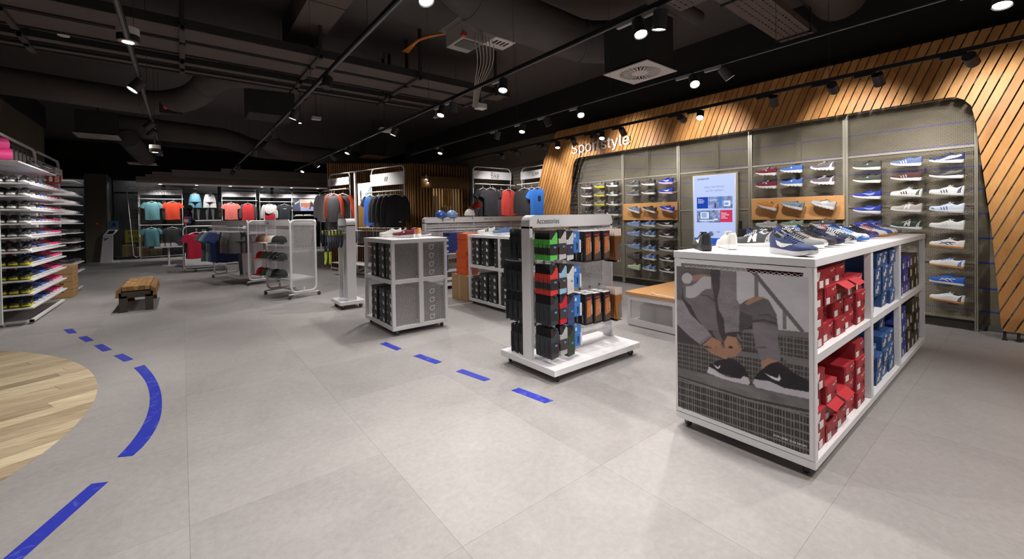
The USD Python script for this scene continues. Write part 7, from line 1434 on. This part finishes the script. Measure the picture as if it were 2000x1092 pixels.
obj(pt, 'perforated_pan', MB().prism(sbox(0, 0, 1.9, .34).difference(union_all(holes)), .006, lambda a, b, c: (4.35+a, 1.72+b, 3.62+c)), TRAYM); obj(pt, 'side', MB().box(4.35, 6.25, 1.71, 1.72, 3.62, 3.7).box(4.35, 6.25, 2.06, 2.07, 3.62, 3.7), TRAYM); obj(pt, 'hanger', MB().box(4.5, 4.52, 1.7, 2.08, 3.6, 3.62).box(4.5, 4.52, 1.7, 1.72, 3.6, 4.46).box(6.0, 6.02, 1.7, 2.08, 3.6, 3.62).box(6.0, 6.02, 1.7, 1.72, 3.6, 4.46), DARKM)
pt2 = thing('cable_tray', 'perforated ceiling tray end left of the round duct at the top edge', 'cable tray'); obj(pt2, 'perforated_pan', MB().prism(sbox(0, 0, .7, .3).difference(union_all([h for h in holes if h.bounds[2] < .66 and h.bounds[3] < .27])), .006, lambda a, b, c: (3.75+a, 2.2+b, 3.7+c)), TRAYM); obj(pt2, 'hanger', MB().box(3.8, 3.82, 2.2, 2.5, 3.69, 3.7).box(3.8, 3.82, 2.2, 2.22, 3.69, 4.46), DARKM)
# ceiling junction boxes with cables
jb = thing('junction_boxes', 'grey electrical boxes on a ceiling plate with orange and grey cables', 'electrical box')
obj(jb, 'plate', MB().box(2.86, 3.75, 4.45, 5.2, 4.02, 4.03), C(112, 110, 108, .5)); obj(jb, 'large_box', MB().box(2.95, 3.3, 4.72, 5.15, 3.80, 4.02, .006), C(170, 164, 158, .5)); obj(jb, 'grey_cover', MB().box(2.99, 3.27, 4.75, 5.0, 3.79, 3.802), C(92, 94, 92, .4)); obj(jb, 'slotted_box', MB().box(3.28, 3.62, 4.42, 4.72, 3.78, 4.02, .006), C(206, 200, 192, .5))
m_ = MB()
for q in range(4): m_.box(3.34+.06*q, 3.37+.06*q, 4.48, 4.6, 3.777, 3.781)
obj(jb, 'slots', m_, BLACK, kind='stuff'); obj(jb, 'red_plug', MB().box(2.92, 2.99, 4.66, 4.71, 3.80, 3.85, .005), C(190, 66, 50, .5)); obj(jb, 'red_plug', MB().box(3.33, 3.40, 4.80, 4.87, 3.84, 3.92, .005), C(190, 66, 50, .5)); obj(jb, 'red_plug', MB().box(3.43, 3.5, 4.78, 4.85, 3.84, 3.92, .005), C(190, 66, 50, .5))
for k in range(4): obj(jb, 'orange_cable', MB().tube(bend([(3.42-.05*k, 4.85, 3.9), (3.3, 5.1+.03*k, 4.1+.02*k), (3.0, 5.35+.02*k, 4.08), (2.8, 5.6+.03*k, 4.06), (2.75+.03*k, 6.15, 4.02)], .3), .010, 6), C(206, 118, 44, .5), smooth=60)
for k in range(6): obj(jb, 'grey_cable', MB().tube(bend([(3.05+.05*k, 4.55, 3.82), (3.0+.06*k, 4.5, 3.70), (3.12+.05*k, 4.6, 3.5), (3.15+.03*k, 4.75+.02*k, 3.2), (3.22+.015*k, 4.9, 2.96)], .15), .007, 6), C(168, 160, 150, .5), smooth=60)
rp = thing('sprinkler_pipe', 'thin red pipe under the ceiling above the electrical boxes', 'pipe'); obj(rp, 'pipe', MB().tube([(3.05, 5.2, 4.2), (3.5, 3.6, 4.2)], .010, 6), C(170, 62, 60, .5)); obj(rp, 'clip', MB().box(3.2, 3.23, 4.6, 4.63, 4.2, 4.46), DARKM)
rp2 = thing('sprinkler_pipe', 'thin red pipe under the ceiling behind the cable trays', 'pipe'); obj(rp2, 'pipe', MB().tube([(2.3, 9.5, 4.1), (2.2, 11.2, 4.1)], .010, 6), C(140, 54, 56, .5)); obj(rp2, 'clip', MB().box(2.2, 2.24, 10.2, 10.24, 4.1, 4.46), DARKM)
for k, (x, y, z) in enumerate(((-1.08, 7.35, 3.72), (.46, 7.60, 3.75), (2.6, 7.55, 3.72), (4.25, 7.9, 3.55))):
    t = thing('smoke_detector', f'white disc detector under the ceiling trays, {ORD[k]} from the left', 'smoke detector', (x, y, z)); obj(t, 'disc', MB().cyl((0, 0, -.02), (0, 0, 0), .055, n=20), C(214, 208, 204, .5), smooth=40); obj(t, 'base', MB().cyl((0, 0, 0), (0, 0, .03), .03, n=14).cyl((0, 0, .03), (0, 0, 4.46-z), .008, n=6), C(160, 154, 150, .5))
for k, (x, y, z, w_) in enumerate(((2.35, 9.8, 3.6, .09), (2.95, 7.4, 3.0, .11), (3.35, 4.9, 2.95, .07))):
    t = thing('ceiling_unit', f'small white box hung below the ceiling, {("farthest by the blue lamp", "under the third track", "by the hanging cables")[k]}', 'ceiling unit', (x, y, z)); obj(t, 'case', MB().box(-w_, w_, -.06, .06, 0, .07, .004), C(206, 202, 198, .5)); obj(t, 'rod', MB().cyl((0, 0, .07), (0, 0, 4.46-z), .006, n=6), DARKM)
bl = thing('blue_lamp', 'tiny bluish white lamp under the far ceiling', 'lamp', (2.15, 10.4, 3.62)); obj(bl, 'lens', MB().cyl((0, 0, -.01), (0, 0, 0), .03, n=14), emit(190, 214, 255, 9.)); obj(bl, 'stem', MB().cyl((0, 0, 0), (0, 0, .84), .008, n=6), DARKM)
rl = thing('red_light_box', 'dark box with two dim red lights on the left air duct', 'signal box', (-.28, 10.0, 3.52)); obj(rl, 'case', MB().box(0, .34, -.06, .06, -.1, .1, .01), DARKM); obj(rl, 'red_light', MB().cyl((.09, -.075, 0), (.09, -.06, 0), .03, n=14), emit(150, 40, 36, .5)); obj(rl, 'red_light', MB().cyl((.23, -.075, 0), (.23, -.06, 0), .03, n=14), emit(150, 40, 36, .5))
